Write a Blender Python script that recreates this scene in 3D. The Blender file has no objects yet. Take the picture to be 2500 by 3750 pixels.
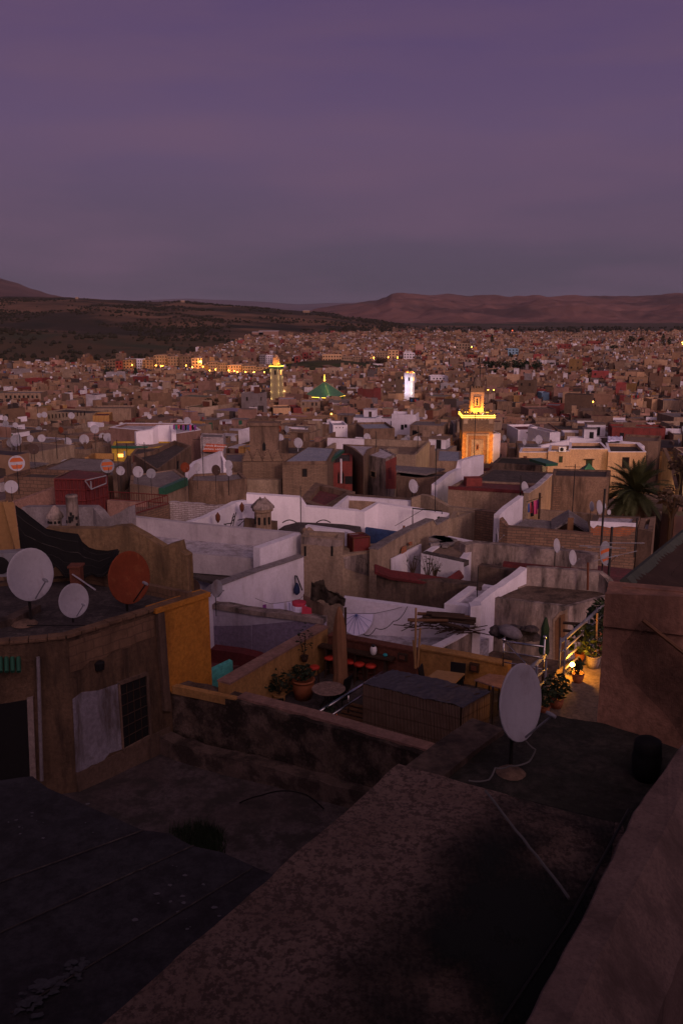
import bpy, bmesh, math, random
from mathutils import Vector, Matrix, noise as mnoise
SC = bpy.context.scene
C = SC.collection
R = math.radians
random.seed(7)
# ---------------------------------------------------------------- camera, sky, light, exposure
H = 40.0                       # camera height; the metres below it are called "drop"
F = 3189.0                     # focal length in photo pixels (2500 x 3750)
PITCH = math.atan((1875 - 1140) / F)
cp, sp = math.cos(PITCH), math.sin(PITCH)
cam_d = bpy.data.cameras.new("camera")
cam = bpy.data.objects.new("camera", cam_d); C.objects.link(cam)
cam.location = (0, 0, H); cam.rotation_euler = (R(90) - PITCH, 0, 0)
cam_d.sensor_fit = 'VERTICAL'; cam_d.sensor_height = 24; cam_d.lens = F / 3750 * 24
cam_d.clip_start = 0.1; cam_d.clip_end = 60000
SC.camera = cam

SUN_EL, SUN_AZ = 18.0, 158.0     # afterglow behind the camera (azimuth clockwise from +Y)
w = bpy.data.worlds.new("World"); SC.world = w; w.use_nodes = True
nt = w.node_tree; nt.nodes.clear()
def WN(t, **k):
    n = nt.nodes.new(t)
    for a, b in k.items(): setattr(n, a, b)
    return n
wo = WN('ShaderNodeOutputWorld'); bg = WN('ShaderNodeBackground')
nt.links.new(bg.outputs[0], wo.inputs[0])
tc = WN('ShaderNodeTexCoord'); sx = WN('ShaderNodeSeparateXYZ')
nt.links.new(tc.outputs['Generated'], sx.inputs[0])
ramp = WN('ShaderNodeValToRGB')                     # colour of the dusk sky by elevation
E = ramp.color_ramp.elements
stops = [(0.0, (.062, .050, .076)), (0.025, (.070, .053, .085)), (0.09, (.096, .062, .110)), (0.18, (.116, .070, .142)),
         (0.30, (.092, .055, .140)), (0.42, (.036, .029, .055)), (0.6, (.020, .019, .036)), (1.0, (.018, .018, .034))]
E[0].position, E[0].color = stops[0][0], (*stops[0][1], 1)
E[1].position, E[1].color = stops[-1][0], (*stops[-1][1], 1)
for p, c in stops[1:-1]:
    e = E.new(p); e.color = (*c, 1)
nt.links.new(sx.outputs['Z'], ramp.inputs[0])
# broad, soft bands of high cloud
mp = WN('ShaderNodeMapping'); mp.inputs['Scale'].default_value = (1.0, 1.6, 6.0)
nz = WN('ShaderNodeTexNoise'); nz.inputs['Scale'].default_value = 2.6; nz.inputs['Detail'].default_value = 5
nz.inputs['Roughness'].default_value = .5
nt.links.new(tc.outputs['Generated'], mp.inputs[0]); nt.links.new(mp.outputs[0], nz.inputs['Vector'])
cr = WN('ShaderNodeMapRange'); cr.inputs['From Min'].default_value = .42; cr.inputs['From Max'].default_value = .66
cr.inputs['To Min'].default_value = 0; cr.inputs['To Max'].default_value = .6
nt.links.new(nz.outputs[0], cr.inputs['Value'])
cm = WN('ShaderNodeMixRGB'); cm.inputs[2].default_value = (.142, .078, .134, 1)
cz = WN('ShaderNodeMapRange'); cz.inputs['From Min'].default_value = .45; cz.inputs['From Max'].default_value = .25; cz.inputs['To Min'].default_value = 0; cz.inputs['To Max'].default_value = 1
nt.links.new(sx.outputs['Z'], cz.inputs['Value']); cx_ = WN('ShaderNodeMath', operation='MULTIPLY'); nt.links.new(cr.outputs[0], cx_.inputs[0]); nt.links.new(cz.outputs[0], cx_.inputs[1])
nt.links.new(cx_.outputs[0], cm.inputs[0]); nt.links.new(ramp.outputs[0], cm.inputs[1])
# the bright western half of the sky, behind the camera
gd = WN('ShaderNodeVectorMath'); gd.operation = 'DOT_PRODUCT'; gd.inputs[1].default_value = (.30, -.90, .32)
nt.links.new(tc.outputs['Generated'], gd.inputs[0])
ng = WN('ShaderNodeMapRange'); ng.interpolation_type = 'SMOOTHSTEP'
ng.inputs['From Min'].default_value = 0.35; ng.inputs['From Max'].default_value = 1.0
ng.inputs['To Min'].default_value = 0; ng.inputs['To Max'].default_value = 1
nt.links.new(gd.outputs['Value'], ng.inputs['Value'])
gm = WN('ShaderNodeMixRGB'); gm.inputs[2].default_value = (1.15, .70, .80, 1)
nt.links.new(ng.outputs[0], gm.inputs[0]); nt.links.new(cm.outputs[0], gm.inputs[1])
# physical sky at the same low sun, added faintly
sky = WN('ShaderNodeTexSky'); sky.sky_type = 'NISHITA'; sky.sun_disc = False
sky.sun_elevation = R(SUN_EL); sky.sun_rotation = R(SUN_AZ)
am = WN('ShaderNodeMixRGB', blend_type='ADD'); am.inputs[0].default_value = 0.0015
nt.links.new(gm.outputs[0], am.inputs[1]); nt.links.new(sky.outputs[0], am.inputs[2])
nt.links.new(am.outputs[0], bg.inputs[0]); bg.inputs[1].default_value = 1.0

sd = bpy.data.lights.new("sun", 'SUN'); sun = bpy.data.objects.new("sun", sd); C.objects.link(sun)
sd.energy = 0.95; sd.angle = R(9); sd.color = (1.0, .62, .52)
_az = R(SUN_AZ); _el = R(SUN_EL)
_to = Vector((math.sin(_az) * math.cos(_el), math.cos(_az) * math.cos(_el), math.sin(_el)))
sun.rotation_euler = _to.to_track_quat('Z', 'Y').to_euler()
SC.view_settings.view_transform = 'Standard'; SC.view_settings.look = 'None'
SC.view_settings.exposure = 0.0; SC.view_settings.gamma = 1.0
SC.cycles.max_bounces = 5; SC.cycles.diffuse_bounces = 3; SC.cycles.transparent_max_bounces = 8
SC.cycles.use_denoising = True

# ---------------------------------------------------------------- geometry of the view: photo pixel -> place
def ray(x, y):
    dx, dy = (x - 1250) / F, -(y - 1875) / F
    return Vector((dx, cp + dy * sp, -sp + dy * cp))
def at(x, y, Y):
    d = ray(x, y); return Vector((0, 0, H)) + d * (Y / d.y)
def onz(x, y, drop):
    d = ray(x, y); return Vector((0, 0, H)) + d * (-drop / d.z)
def onplane(x, y, A, B):                                     # on the vertical plane through A and B
    n = Vector((B.y - A.y, A.x - B.x, 0)); d = ray(x, y); o = Vector((0, 0, H))
    return o + d * ((A - o).dot(n) / d.dot(n))
def proj(p):
    q = Vector(p) - Vector((0, 0, H)); f = q.y * cp - q.z * sp
    if f < .05: return None
    u = q.y * sp + q.z * cp
    return (1250 + F * q.x / f, 1875 - F * u / f)

# ---------------------------------------------------------------- objects
def mesh(name, v, f, m, parent=None, smooth=False):
    me = bpy.data.meshes.new(name); me.from_pydata([tuple(p) for p in v], [], f); me.update()
    if m is not None:
        me.materials.append(m)
    if smooth: me.polygons.foreach_set('use_smooth', [True] * len(me.polygons))
    o = bpy.data.objects.new(name, me); C.objects.link(o)
    if parent is not None: o.parent = parent
    return o
class MB:                                                     # collects shapes of ONE mesh
    def __init__(s): s.v = []; s.f = []
    def add(s, v, f):
        n = len(s.v); s.v += [Vector(p) for p in v]; s.f += [tuple(i + n for i in q) for q in f]; return s
    def box(s, c, d, rz=0, tilt=None):
        c = Vector(c); x, y, z = d[0] / 2, d[1] / 2, d[2] / 2
        M = Matrix.Rotation(rz, 3, 'Z')
        if tilt is not None: M = tilt
        vs = [c + M @ Vector((a * x, b * y, e * z)) for a in (-1, 1) for b in (-1, 1) for e in (-1, 1)]
        return s.add(vs, [(0, 1, 3, 2), (4, 6, 7, 5), (0, 4, 5, 1), (2, 3, 7, 6), (0, 2, 6, 4), (1, 5, 7, 3)])
    def prism(s, top, zb):                                    # top polygon (world), vertical sides to zb
        n = len(top); vs = [Vector(p) for p in top] + [Vector((p[0], p[1], zb)) for p in top]
        return s.add(vs, [tuple(range(n)), tuple(reversed(range(n, 2 * n)))] + [(i, i + n, (i + 1) % n + n, (i + 1) % n) for i in range(n)])
    def tube(s, pts, r, n=6):                                 # polyline tube, r number or list
        pts = [Vector(p) for p in pts]; rs = r if isinstance(r, (list, tuple)) else [r] * len(pts)
        vs, fs = [], []; pu = None
        for i, p in enumerate(pts):
            t = (pts[min(i + 1, len(pts) - 1)] - pts[max(i - 1, 0)])
            t = t.normalized() if t.length > 1e-9 else Vector((0, 0, 1))
            u = t.cross(Vector((0, 0, 1)) if abs(t.z) < .95 else Vector((1, 0, 0))).normalized()
            if pu is not None:
                u2 = pu - t * pu.dot(t)
                if u2.length > 1e-4: u = u2.normalized()
            pu = u; w_ = t.cross(u)
            for k in range(n):
                a = 2 * math.pi * k / n; vs.append(p + (u * math.cos(a) + w_ * math.sin(a)) * rs[i])
        for i in range(len(pts) - 1):
            for k in range(n):
                a, b = i * n + k, i * n + (k + 1) % n; fs.append((a, b, b + n, a + n))
        fs.append(tuple(reversed(range(n)))); fs.append(tuple(range((len(pts) - 1) * n, len(pts) * n)))
        return s.add(vs, fs)
    def lathe(s, c, prof, n=16, M=None):                      # profile of (r, z) about an upright axis at c
        c = Vector(c); vs, fs = [], []
        for r, z in prof:
            for k in range(n):
                a = 2 * math.pi * k / n; q = Vector((r * math.cos(a), r * math.sin(a), z))
                vs.append(c + (M @ q if M is not None else q))
        for i in range(len(prof) - 1):
            for k in range(n):
                a, b = i * n + k, i * n + (k + 1) % n; fs.append((a, b, b + n, a + n))
        fs.append(tuple(reversed(range(n)))); fs.append(tuple(range((len(prof) - 1) * n, len(prof) * n)))
        return s.add(vs, fs)
    def build(s, name, m, parent=None, smooth=False):
        o = mesh(name, s.v, s.f, m, parent, smooth)
        return o
def tag(o, label, cat, group=None):
    o['label'] = label; o['category'] = cat
    if group: o['group'] = group
    return o
def empty(name, label, cat, loc, group=None, rz=0):
    o = bpy.data.objects.new(name, None); C.objects.link(o); o.location = loc; o.rotation_euler = (0, 0, rz)
    o.empty_display_size = .2
    return tag(o, label, cat, group)
def struct(o, kind='structure'): o['kind'] = kind; return o
def rebase(o):                                                # move a world-space part so it hangs under its Empty unmoved
    p = o.parent
    M = Matrix.Translation(p.location) @ p.rotation_euler.to_matrix().to_4x4()
    o.data.transform(M.inverted()); return o
def ccw(P):
    a = sum(P[i][0] * P[(i + 1) % len(P)][1] - P[(i + 1) % len(P)][0] * P[i][1] for i in range(len(P)))
    return P if a > 0 else list(reversed(P))
def inset(P, t):                                              # inset a ccw polygon (xy) by t
    n = len(P); out = []
    for i in range(n):
        a, b, c = P[i - 1], P[i], P[(i + 1) % n]
        d1 = Vector((b[0] - a[0], b[1] - a[1])).normalized(); d2 = Vector((c[0] - b[0], c[1] - b[1])).normalized()
        n1, n2 = Vector((-d1.y, d1.x)), Vector((-d2.y, d2.x)); m = n1 + n2
        k = t / max(.25, (1 + n1.dot(n2)))
        out.append((b[0] + m.x * k, b[1] + m.y * k))
    return out

# ---------------------------------------------------------------- materials
MAT = {}
def newmat(name):
    m = bpy.data.materials.new(name); m.use_nodes = True; MAT[name] = m
    n = m.node_tree; b = n.nodes['Principled BSDF']; b.inputs['Roughness'].default_value = .9
    b.inputs['Specular IOR Level'].default_value = .2
    return m, n, b
def nn(n, t, **k):
    q = n.nodes.new(t)
    for a, v in k.items():
        if a in q.inputs: q.inputs[a].default_value = v
        else: setattr(q, a, v)
    return q
def noise_(n, vec, scale, detail=4, rough=.55, stretch=None):
    if stretch:
        m = nn(n, 'ShaderNodeMapping'); m.inputs['Scale'].default_value = stretch
        n.links.new(vec, m.inputs[0]); vec = m.outputs[0]
    q = nn(n, 'ShaderNodeTexNoise'); q.inputs['Scale'].default_value = scale
    q.inputs['Detail'].default_value = detail; q.inputs['Roughness'].default_value = rough
    n.links.new(vec, q.inputs['Vector']); return q.outputs[0]
def rng(n, v, a, b, c=0, d=1):
    q = nn(n, 'ShaderNodeMapRange'); q.inputs['From Min'].default_value = a; q.inputs['From Max'].default_value = b
    q.inputs['To Min'].default_value = c; q.inputs['To Max'].default_value = d; n.links.new(v, q.inputs['Value']); return q.outputs[0]
def mixc(n, f, a, b, mode='MIX'):
    q = nn(n, 'ShaderNodeMixRGB'); q.blend_type = mode
    for i, v in ((0, f), (1, a), (2, b)):
        if isinstance(v, (int, float)): q.inputs[i].default_value = v
        elif isinstance(v, tuple): q.inputs[i].default_value = (*v, 1)
        else: n.links.new(v, q.inputs[i])
    return q.outputs[0]
def bump(n, b, h, s, d=.03):
    q = nn(n, 'ShaderNodeBump'); q.inputs['Strength'].default_value = s; q.inputs['Distance'].default_value = d
    n.links.new(h, q.inputs['Height']); n.links.new(q.outputs[0], b.inputs['Normal'])
def wallcoord(n):                                             # (along the wall, height) from place and true normal
    g = nn(n, 'ShaderNodeNewGeometry')
    cr_ = nn(n, 'ShaderNodeVectorMath'); cr_.operation = 'CROSS_PRODUCT'; cr_.inputs[1].default_value = (0, 0, 1)
    n.links.new(g.outputs['True Normal'], cr_.inputs[0])
    dt = nn(n, 'ShaderNodeVectorMath'); dt.operation = 'DOT_PRODUCT'
    n.links.new(cr_.outputs[0], dt.inputs[0]); n.links.new(g.outputs['Position'], dt.inputs[1])
    s = nn(n, 'ShaderNodeSeparateXYZ'); n.links.new(g.outputs['Position'], s.inputs[0])
    c = nn(n, 'ShaderNodeCombineXYZ'); n.links.new(dt.outputs['Value'], c.inputs[0]); n.links.new(s.outputs[2], c.inputs[1])
    return c.outputs[0], g.outputs['Position']
def plaster(name, c1, c2, dirt=(.034, .023, .019), amt=.6, scale=.8, streak=True, fine=9, b=.45, lo=.47, hi=.68, grain=.62):
    """weathered render: two tones in patches, dark water stains, grain"""
    m, n, bs = newmat(name)
    g = nn(n, 'ShaderNodeNewGeometry'); P = g.outputs['Position']
    a = noise_(n, P, scale, 5, .6)
    col = mixc(n, rng(n, a, .35, .65), c1, c2)
    st = noise_(n, P, 1.3, 5, .65, (1.6, 1.6, .33) if streak else None)
    col = mixc(n, rng(n, st, lo, hi, 0, amt), col, dirt)
    fn = noise_(n, P, fine, 4, .7)
    col = mixc(n, rng(n, fn, .38, .66, .0, grain), col, tuple(x * .4 for x in c1))
    sp = noise_(n, P, 2.6, 6, .72)
    col = mixc(n, rng(n, sp, .56, .66, 0, amt * .75), col, tuple(x * .5 + y * .5 for x, y in zip(dirt, c2)))
    col = mixc(n, rng(n, sp, .36, .28, 0, .35), col, tuple(min(.8, x * 1.35) for x in c1))
    n.links.new(col, bs.inputs['Base Color'])
    bump(n, bs, fn, b, .05)
    return m
def brick(name, c1, c2, mortar, bw=.45, bh=.14, dirt=(.05, .035, .03), amt=.5):
    m, n, bs = newmat(name)
    uv, P = wallcoord(n)
    k = nn(n, 'ShaderNodeTexBrick'); k.inputs['Scale'].default_value = 1
    k.inputs['Brick Width'].default_value = bw; k.inputs['Row Height'].default_value = bh
    k.inputs['Mortar Size'].default_value = .018; k.inputs['Color1'].default_value = (*c1, 1); k.inputs['Color2'].default_value = (*c2, 1)
    k.inputs['Mortar'].default_value = (*mortar, 1); k.inputs['Bias'].default_value = 0
    wob = noise_(n, P, 2.0, 3); wv = nn(n, 'ShaderNodeVectorMath'); wv.operation = 'SCALE'; wv.inputs['Scale'].default_value = .12
    n.links.new(wob, wv.inputs[0]); ad = nn(n, 'ShaderNodeVectorMath'); ad.operation = 'ADD'
    n.links.new(uv, ad.inputs[0]); n.links.new(wv.outputs[0], ad.inputs[1]); n.links.new(ad.outputs[0], k.inputs['Vector'])
    st = noise_(n, P, .9, 5, .65, (1.5, 1.5, .5))
    col = mixc(n, rng(n, st, .48, .72, 0, amt), k.outputs['Color'], dirt)
    fn = noise_(n, P, 7, 4, .7)
    col = mixc(n, rng(n, fn, .3, .7, 0, .5), col, tuple(x * .4 for x in c1))
    n.links.new(col, bs.inputs['Base Color']); bump(n, bs, k.outputs['Fac'], -.4, .03)
    return m
def plain(name, c, rough=.6, metal=0, var=.3, scale=6):
    m, n, bs = newmat(name)
    g = nn(n, 'ShaderNodeNewGeometry'); a = noise_(n, g.outputs['Position'], scale, 4, .6)
    n.links.new(mixc(n, rng(n, a, .3, .7, 0, var), c, tuple(x * .45 for x in c)), bs.inputs['Base Color'])
    bs.inputs['Roughness'].default_value = rough; bs.inputs['Metallic'].default_value = metal
    return m
def patch(name, c1, c2, c3, s1=.6, s2=2.4, bmp=.3, lo=.48, hi=.62, fs=9):            # roofs and floors: stains of three tones
    m, n, bs = newmat(name)
    g = nn(n, 'ShaderNodeNewGeometry'); P = g.outputs['Position']
    col = mixc(n, rng(n, noise_(n, P, s1, 6, .62), .4, .6), c1, c2)
    col = mixc(n, rng(n, noise_(n, P, s2, 6, .7), lo, hi), col, c3)
    f = noise_(n, P, fs, 6, .75); col = mixc(n, rng(n, f, .42, .62, 0, .6), col, tuple(x * .35 for x in c1)); col = mixc(n, rng(n, f, .40, .30, 0, .45), col, tuple(x * 1.5 for x in c3))
    n.links.new(col, bs.inputs['Base Color']); bump(n, bs, f, bmp, .04)
    return m
def emit(name, c, s):
    m, n, bs = newmat(name); bs.inputs['Base Color'].default_value = (*c, 1)
    bs.inputs['Emission Color'].default_value = (*c, 1); bs.inputs['Emission Strength'].default_value = s; return m
def net(name, c, lo, hi, scale=9, dense=False):                             # woven shade netting: threads with holes, denser where folded
    m, n, bs = newmat(name); g = nn(n, 'ShaderNodeNewGeometry'); P = g.outputs['Position']
    bs.inputs['Base Color'].default_value = (*c, 1)
    a = noise_(n, P, 1.1, 4, .6)
    wv = nn(n, 'ShaderNodeTexWave'); wv.inputs['Scale'].default_value = scale; wv.inputs['Distortion'].default_value = 3
    wv.inputs['Detail'].default_value = 2
    n.links.new(P, wv.inputs['Vector'])
    s = nn(n, 'ShaderNodeMath'); s.operation = 'MULTIPLY_ADD'; s.inputs[1].default_value = .10
    n.links.new(wv.outputs['Fac'], s.inputs[0]); n.links.new(rng(n, a, .35, .65, lo, hi), s.inputs[2])
    v_ = nn(n, 'ShaderNodeVertexColor'); v_.layer_name = 'layers'                # how many layers of net lie on each other
    k_ = nn(n, 'ShaderNodeMath'); k_.operation = 'MULTIPLY'; n.links.new(s.outputs[0], k_.inputs[0]); n.links.new(v_.outputs[0], k_.inputs[1])
    n.links.new(k_.outputs[0] if dense else s.outputs[0], bs.inputs['Alpha']); return m

plaster('tan', (.245, .16, .115), (.17, .11, .08), amt=.75)
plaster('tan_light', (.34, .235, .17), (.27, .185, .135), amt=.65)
plaster('tan_dark', (.17, .11, .082), (.12, .08, .06), amt=.75)
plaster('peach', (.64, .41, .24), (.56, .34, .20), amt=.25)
plaster('pink', (.31, .18, .15), (.25, .145, .12), amt=.4)
plaster('white', (.70, .67, .77), (.58, .55, .63), dirt=(.20, .16, .15), amt=.24, lo=.55, grain=.18)
plaster('white_clean', (.80, .76, .84), (.72, .68, .76), dirt=(.34, .30, .30), amt=.18, lo=.56, grain=.12)
plaster('lavender', (.44, .41, .52), (.36, .33, .43), dirt=(.12, .09, .09), amt=.4, grain=.25)
plaster('grey_plaster', (.27, .24, .26), (.20, .175, .19), dirt=(.07, .055, .05), amt=.5)
plaster('beige', (.36, .27, .20), (.28, .205, .15), dirt=(.10, .075, .06), amt=.65)
plaster('stained', (.36, .29, .27), (.25, .19, .17), dirt=(.022, .017, .016), amt=.9, lo=.44, hi=.62)
plaster('moldy', (.11, .075, .06), (.16, .11, .09), dirt=(.018, .014, .013), amt=.85, lo=.42, hi=.62)
plaster('red_wall', (.26, .055, .05), (.18, .045, .04), amt=.45)
plaster('maroon', (.16, .03, .035), (.11, .025, .028), amt=.3)
plaster('yellow_wall', (.66, .44, .06), (.56, .36, .05), amt=.25)
plaster('orange_wall', (.52, .22, .035), (.42, .17, .03), dirt=(.12, .06, .02), amt=.35, lo=.55)
plaster('ochre', (.45, .25, .09), (.36, .19, .07), amt=.35)
plaster('salmon', (.42, .22, .15), (.31, .16, .11), dirt=(.07, .045, .036), amt=.65)
plaster('rust_brown', (.17, .06, .04), (.12, .045, .03), amt=.4)
plaster('teal_wall', (.14, .62, .56), (.11, .5, .46), amt=.2)
plaster('blue_wall', (.05, .09, .22), (.04, .07, .17), amt=.3)
plaster('sky_wall', (.25, .40, .55), (.20, .33, .46), amt=.25)
brick('brick_brown', (.26, .155, .105), (.17, .10, .075), (.10, .075, .06))
brick('brick_orange', (.42, .14, .06), (.30, .10, .05), (.20, .13, .10), .35, .12)
brick('stone', (.27, .18, .125), (.20, .13, .09), (.12, .085, .06), .5, .11)
brick('block_wall', (.20, .12, .085), (.15, .09, .065), (.06, .042, .035), .55, .26)
patch('roof_grey', (.20, .17, .175), (.14, .12, .125), (.25, .22, .225))
patch('roof_pale', (.50, .47, .54), (.40, .37, .43), (.27, .24, .26))
patch('roof_blue', (.26, .28, .36), (.21, .23, .30), (.34, .35, .40))
patch('roof_tan', (.24, .17, .13), (.18, .125, .10), (.14, .10, .085))
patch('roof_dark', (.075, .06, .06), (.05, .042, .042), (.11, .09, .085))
patch('roof_red', (.17, .055, .06), (.13, .045, .05), (.10, .05, .05))
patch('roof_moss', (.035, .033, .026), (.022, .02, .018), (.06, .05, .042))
plain('metal_dark', (.03, .026, .026), .5, .3)
plain('metal_rust', (.13, .045, .025), .7, .2)
plain('metal_red', (.13, .022, .022), .6)
plain('chrome', (.62, .60, .60), .22, 1, .1)
plaster('dish_white', (.37, .36, .415), (.33, .32, .37), dirt=(.16, .09, .06), amt=.5, lo=.56, hi=.74, grain=.15, b=.05)
plaster('dish_grey', (.23, .23, .27), (.19, .19, .22), dirt=(.11, .05, .03), amt=.6, lo=.52, hi=.7, grain=.2, b=.05)
plaster('dish_rust', (.19, .042, .018), (.13, .03, .014), dirt=(.30, .12, .05), amt=.6, lo=.58, hi=.7, grain=.3, b=.05)
plain('dish_dark', (.06, .035, .03), .7, 0, .3, 4)
plain('black', (.012, .011, .012), .7)
plain('glass_dark', (.016, .013, .015), .25)
plain('wood', (.17, .085, .045), .7, 0, .5, 5)
plain('wood_dark', (.055, .032, .022), .7, 0, .5, 5)
plain('bamboo', (.34, .20, .09), .6, 0, .4, 8)
plain('terracotta', (.30, .10, .045), .7, 0, .35, 6)
plain('green_tile', (.03, .11, .07), .4, 0, .4, 5)
plain('leaf', (.03, .045, .018), .6, 0, .5, 3)
plain('leaf_dark', (.022, .034, .018), .7, 0, .5, 2)
plain('palm_leaf', (.05, .058, .026), .6, 0, .5, 2)
plain('trunk', (.07, .045, .03), .9, 0, .4, 6)
plain('cloth_white', (.74, .72, .95), .9, 0, .15, 4)
plain('cloth_teal', (.014, .036, .034), .9)
plain('cloth_red', (.5, .05, .09), .9)
plain('cloth_pink', (.62, .08, .22), .9)
plain('cloth_navy', (.02, .03, .08), .9)
plain('cloth_blue', (.06, .11, .35), .9)
plain('cloth_beige', (.24, .12, .065), .9, 0, .3)
plain('cloth_purple', (.22, .05, .26), .9)
plain('cloth_green', (.05, .22, .17), .9)
plain('cloth_orange', (.60, .24, .06), .9)
plain('cloth_brown', (.06, .045, .036), .9, 0, .95, 12)
plain('seat_red', (.50, .045, .03), .5)
plain('white_gloss', (.7, .69, .72), .35, 0, .1)
plain('teal_gloss', (.03, .30, .34), .3, 0, .1)
emit('lamp_bulb', (1, .62, .16), 22); emit('lamp_amber', (1, .42, .06), 9); emit('lamp_gold', (1, .60, .07), 4.2); emit('lamp_white', (1, .82, .5), 14)
emit('lit_window', (1, .45, .10), 2.2); emit('lamp_green', (.15, 1, .5), 2.5); emit('lamp_red', (1, .1, .03), 5)
def lamp(name, loc, e, c=(1, .55, .15), r=.08, parent=None):
    d = bpy.data.lights.new(name, 'POINT'); d.energy = e; d.color = c; d.shadow_soft_size = r
    o = bpy.data.objects.new(name, d); C.objects.link(o); o.location = loc
    return o
# ---------------------------------------------------------------- builders
def PT(p, d=None):
    return at(*p) if len(p) == 3 else onz(p[0], p[1], d)
def house(name, label, cat, pts, drop, h, wall_m, roof_m, par=.45, th=.25, coping=None, group=None, zb=None):
    """flat-roofed block from its roof corners: walls with parapet (the thing), roof, coping (parts)"""
    P = [Vector(p) if isinstance(p, Vector) else PT(p, drop) for p in pts]; z = H - drop
    P = ccw([(p[0], p[1]) for p in P]); n = len(P)
    I = inset(P, th); zb = z - h if zb is None else zb; zf = z - par
    v = [(x, y, zb) for x, y in P] + [(x, y, z) for x, y in P] + [(x, y, z) for x, y in I] + [(x, y, zf - .05) for x, y in I]
    f = []
    for i in range(n):
        j = (i + 1) % n
        f += [(i, j, j + n, i + n), (i + n, j + n, j + 2 * n, i + 2 * n), (i + 2 * n, j + 2 * n, j + 3 * n, i + 3 * n)]
    f.append(tuple(range(3 * n, 4 * n)))
    o = tag(mesh(name, v, f, MAT[wall_m]), label, cat, group)
    mesh('roof', [(x, y, zf) for x, y in I], [tuple(range(n))], MAT[roof_m], o)
    if coping:
        a, b = inset(P, -.03), inset(P, th + .03); zt = z + .06
        v = [(x, y, z + .003) for x, y in a] + [(x, y, zt) for x, y in a] + [(x, y, zt) for x, y in b] + [(x, y, z + .003) for x, y in b]
        f = []
        for i in range(n):
            j = (i + 1) % n
            f += [(i, j, j + n, i + n), (i + n, j + n, j + 2 * n, i + 2 * n), (i + 2 * n, j + 2 * n, j + 3 * n, i + 3 * n), (i + 3 * n, j + 3 * n, j, i)]
        mesh('coping', v, f, MAT[coping], o)
    o['_'] = 0; del o['_']
    return o
def wall(name, label, pts, drop, dropb, m, th=.3, coping=None, cat='wall', group=None, rough=.0, cth=.06, parent=None):
    """free-standing wall along a polyline of its near top edge"""
    P = [PT(p, drop) for p in pts]
    if rough:                                              # crumbling top edge
        Q = []
        for a, b in zip(P, P[1:]):
            k = max(1, int((b - a).length / .35))
            Q += [a.lerp(b, i / k) + Vector((0, 0, random.uniform(-rough, rough) if i else 0)) for i in range(k)]
        P = Q + [P[-1]]
    n = len(P); N = []
    for i in range(n):
        d = P[min(i + 1, n - 1)] - P[max(i - 1, 0)]; q = Vector((-d.y, d.x, 0)).normalized()
        if q.dot(Vector((P[i].x, P[i].y, 0))) < 0: q = -q
        N.append(q)
    zb = H - dropb
    v = P + [p + q * th for p, q in zip(P, N)] + [Vector((p.x, p.y, zb)) for p in P] + [Vector((p.x + q.x * th, p.y + q.y * th, zb)) for p, q in zip(P, N)]
    f = []
    for i in range(n - 1):
        f += [(i, i + 1, n + i + 1, n + i), (i, 2 * n + i, 2 * n + i + 1, i + 1), (n + i, n + i + 1, 3 * n + i + 1, 3 * n + i)]
    f += [(0, n, 3 * n, 2 * n), (n - 1, 3 * n - 1 + 0, 4 * n - 1, 2 * n - 1)] if False else [(0, n, 3 * n, 2 * n), (n - 1, 3 * n - 1, 4 * n - 1, 2 * n - 1)]
    o = mesh(name, v, f, MAT[m], parent)
    if parent is None: tag(o, label, cat, group)
    if coping:
        v = []
        for dz in (.004, cth):
            for s in (-.04, th + .04): v += [p + q * s + Vector((0, 0, dz)) for p, q in zip(P, N)]
        f = []
        for i in range(n - 1):
            for a, b in ((0, 2), (2, 3), (3, 1), (1, 0)): f.append((a * n + i, a * n + i + 1, b * n + i + 1, b * n + i))
        f += [(0, n, 3 * n, 2 * n), (n - 1, 2 * n - 1, 4 * n - 1, 3 * n - 1)]
        mesh('coping', v, f, MAT[coping], o)
    return o
def facepatch(name, m, parent, px, A, B, off=.015, back=.0):  # polygon on a wall face, drawn at its real place, slightly proud
    n = Vector((B.y - A.y, A.x - B.x, 0)).normalized()
    if n.dot(A - Vector((0, 0, H))) > 0: n = -n
    P = [onplane(x, y, A, B) for x, y in px]; k = len(P)
    v = [p + n * off for p in P] + [p - n * .05 for p in P]
    return mesh(name, v, [tuple(range(k))] + [(i, (i + 1) % k, (i + 1) % k + k, i + k) for i in range(k)], MAT[m], parent)
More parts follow.
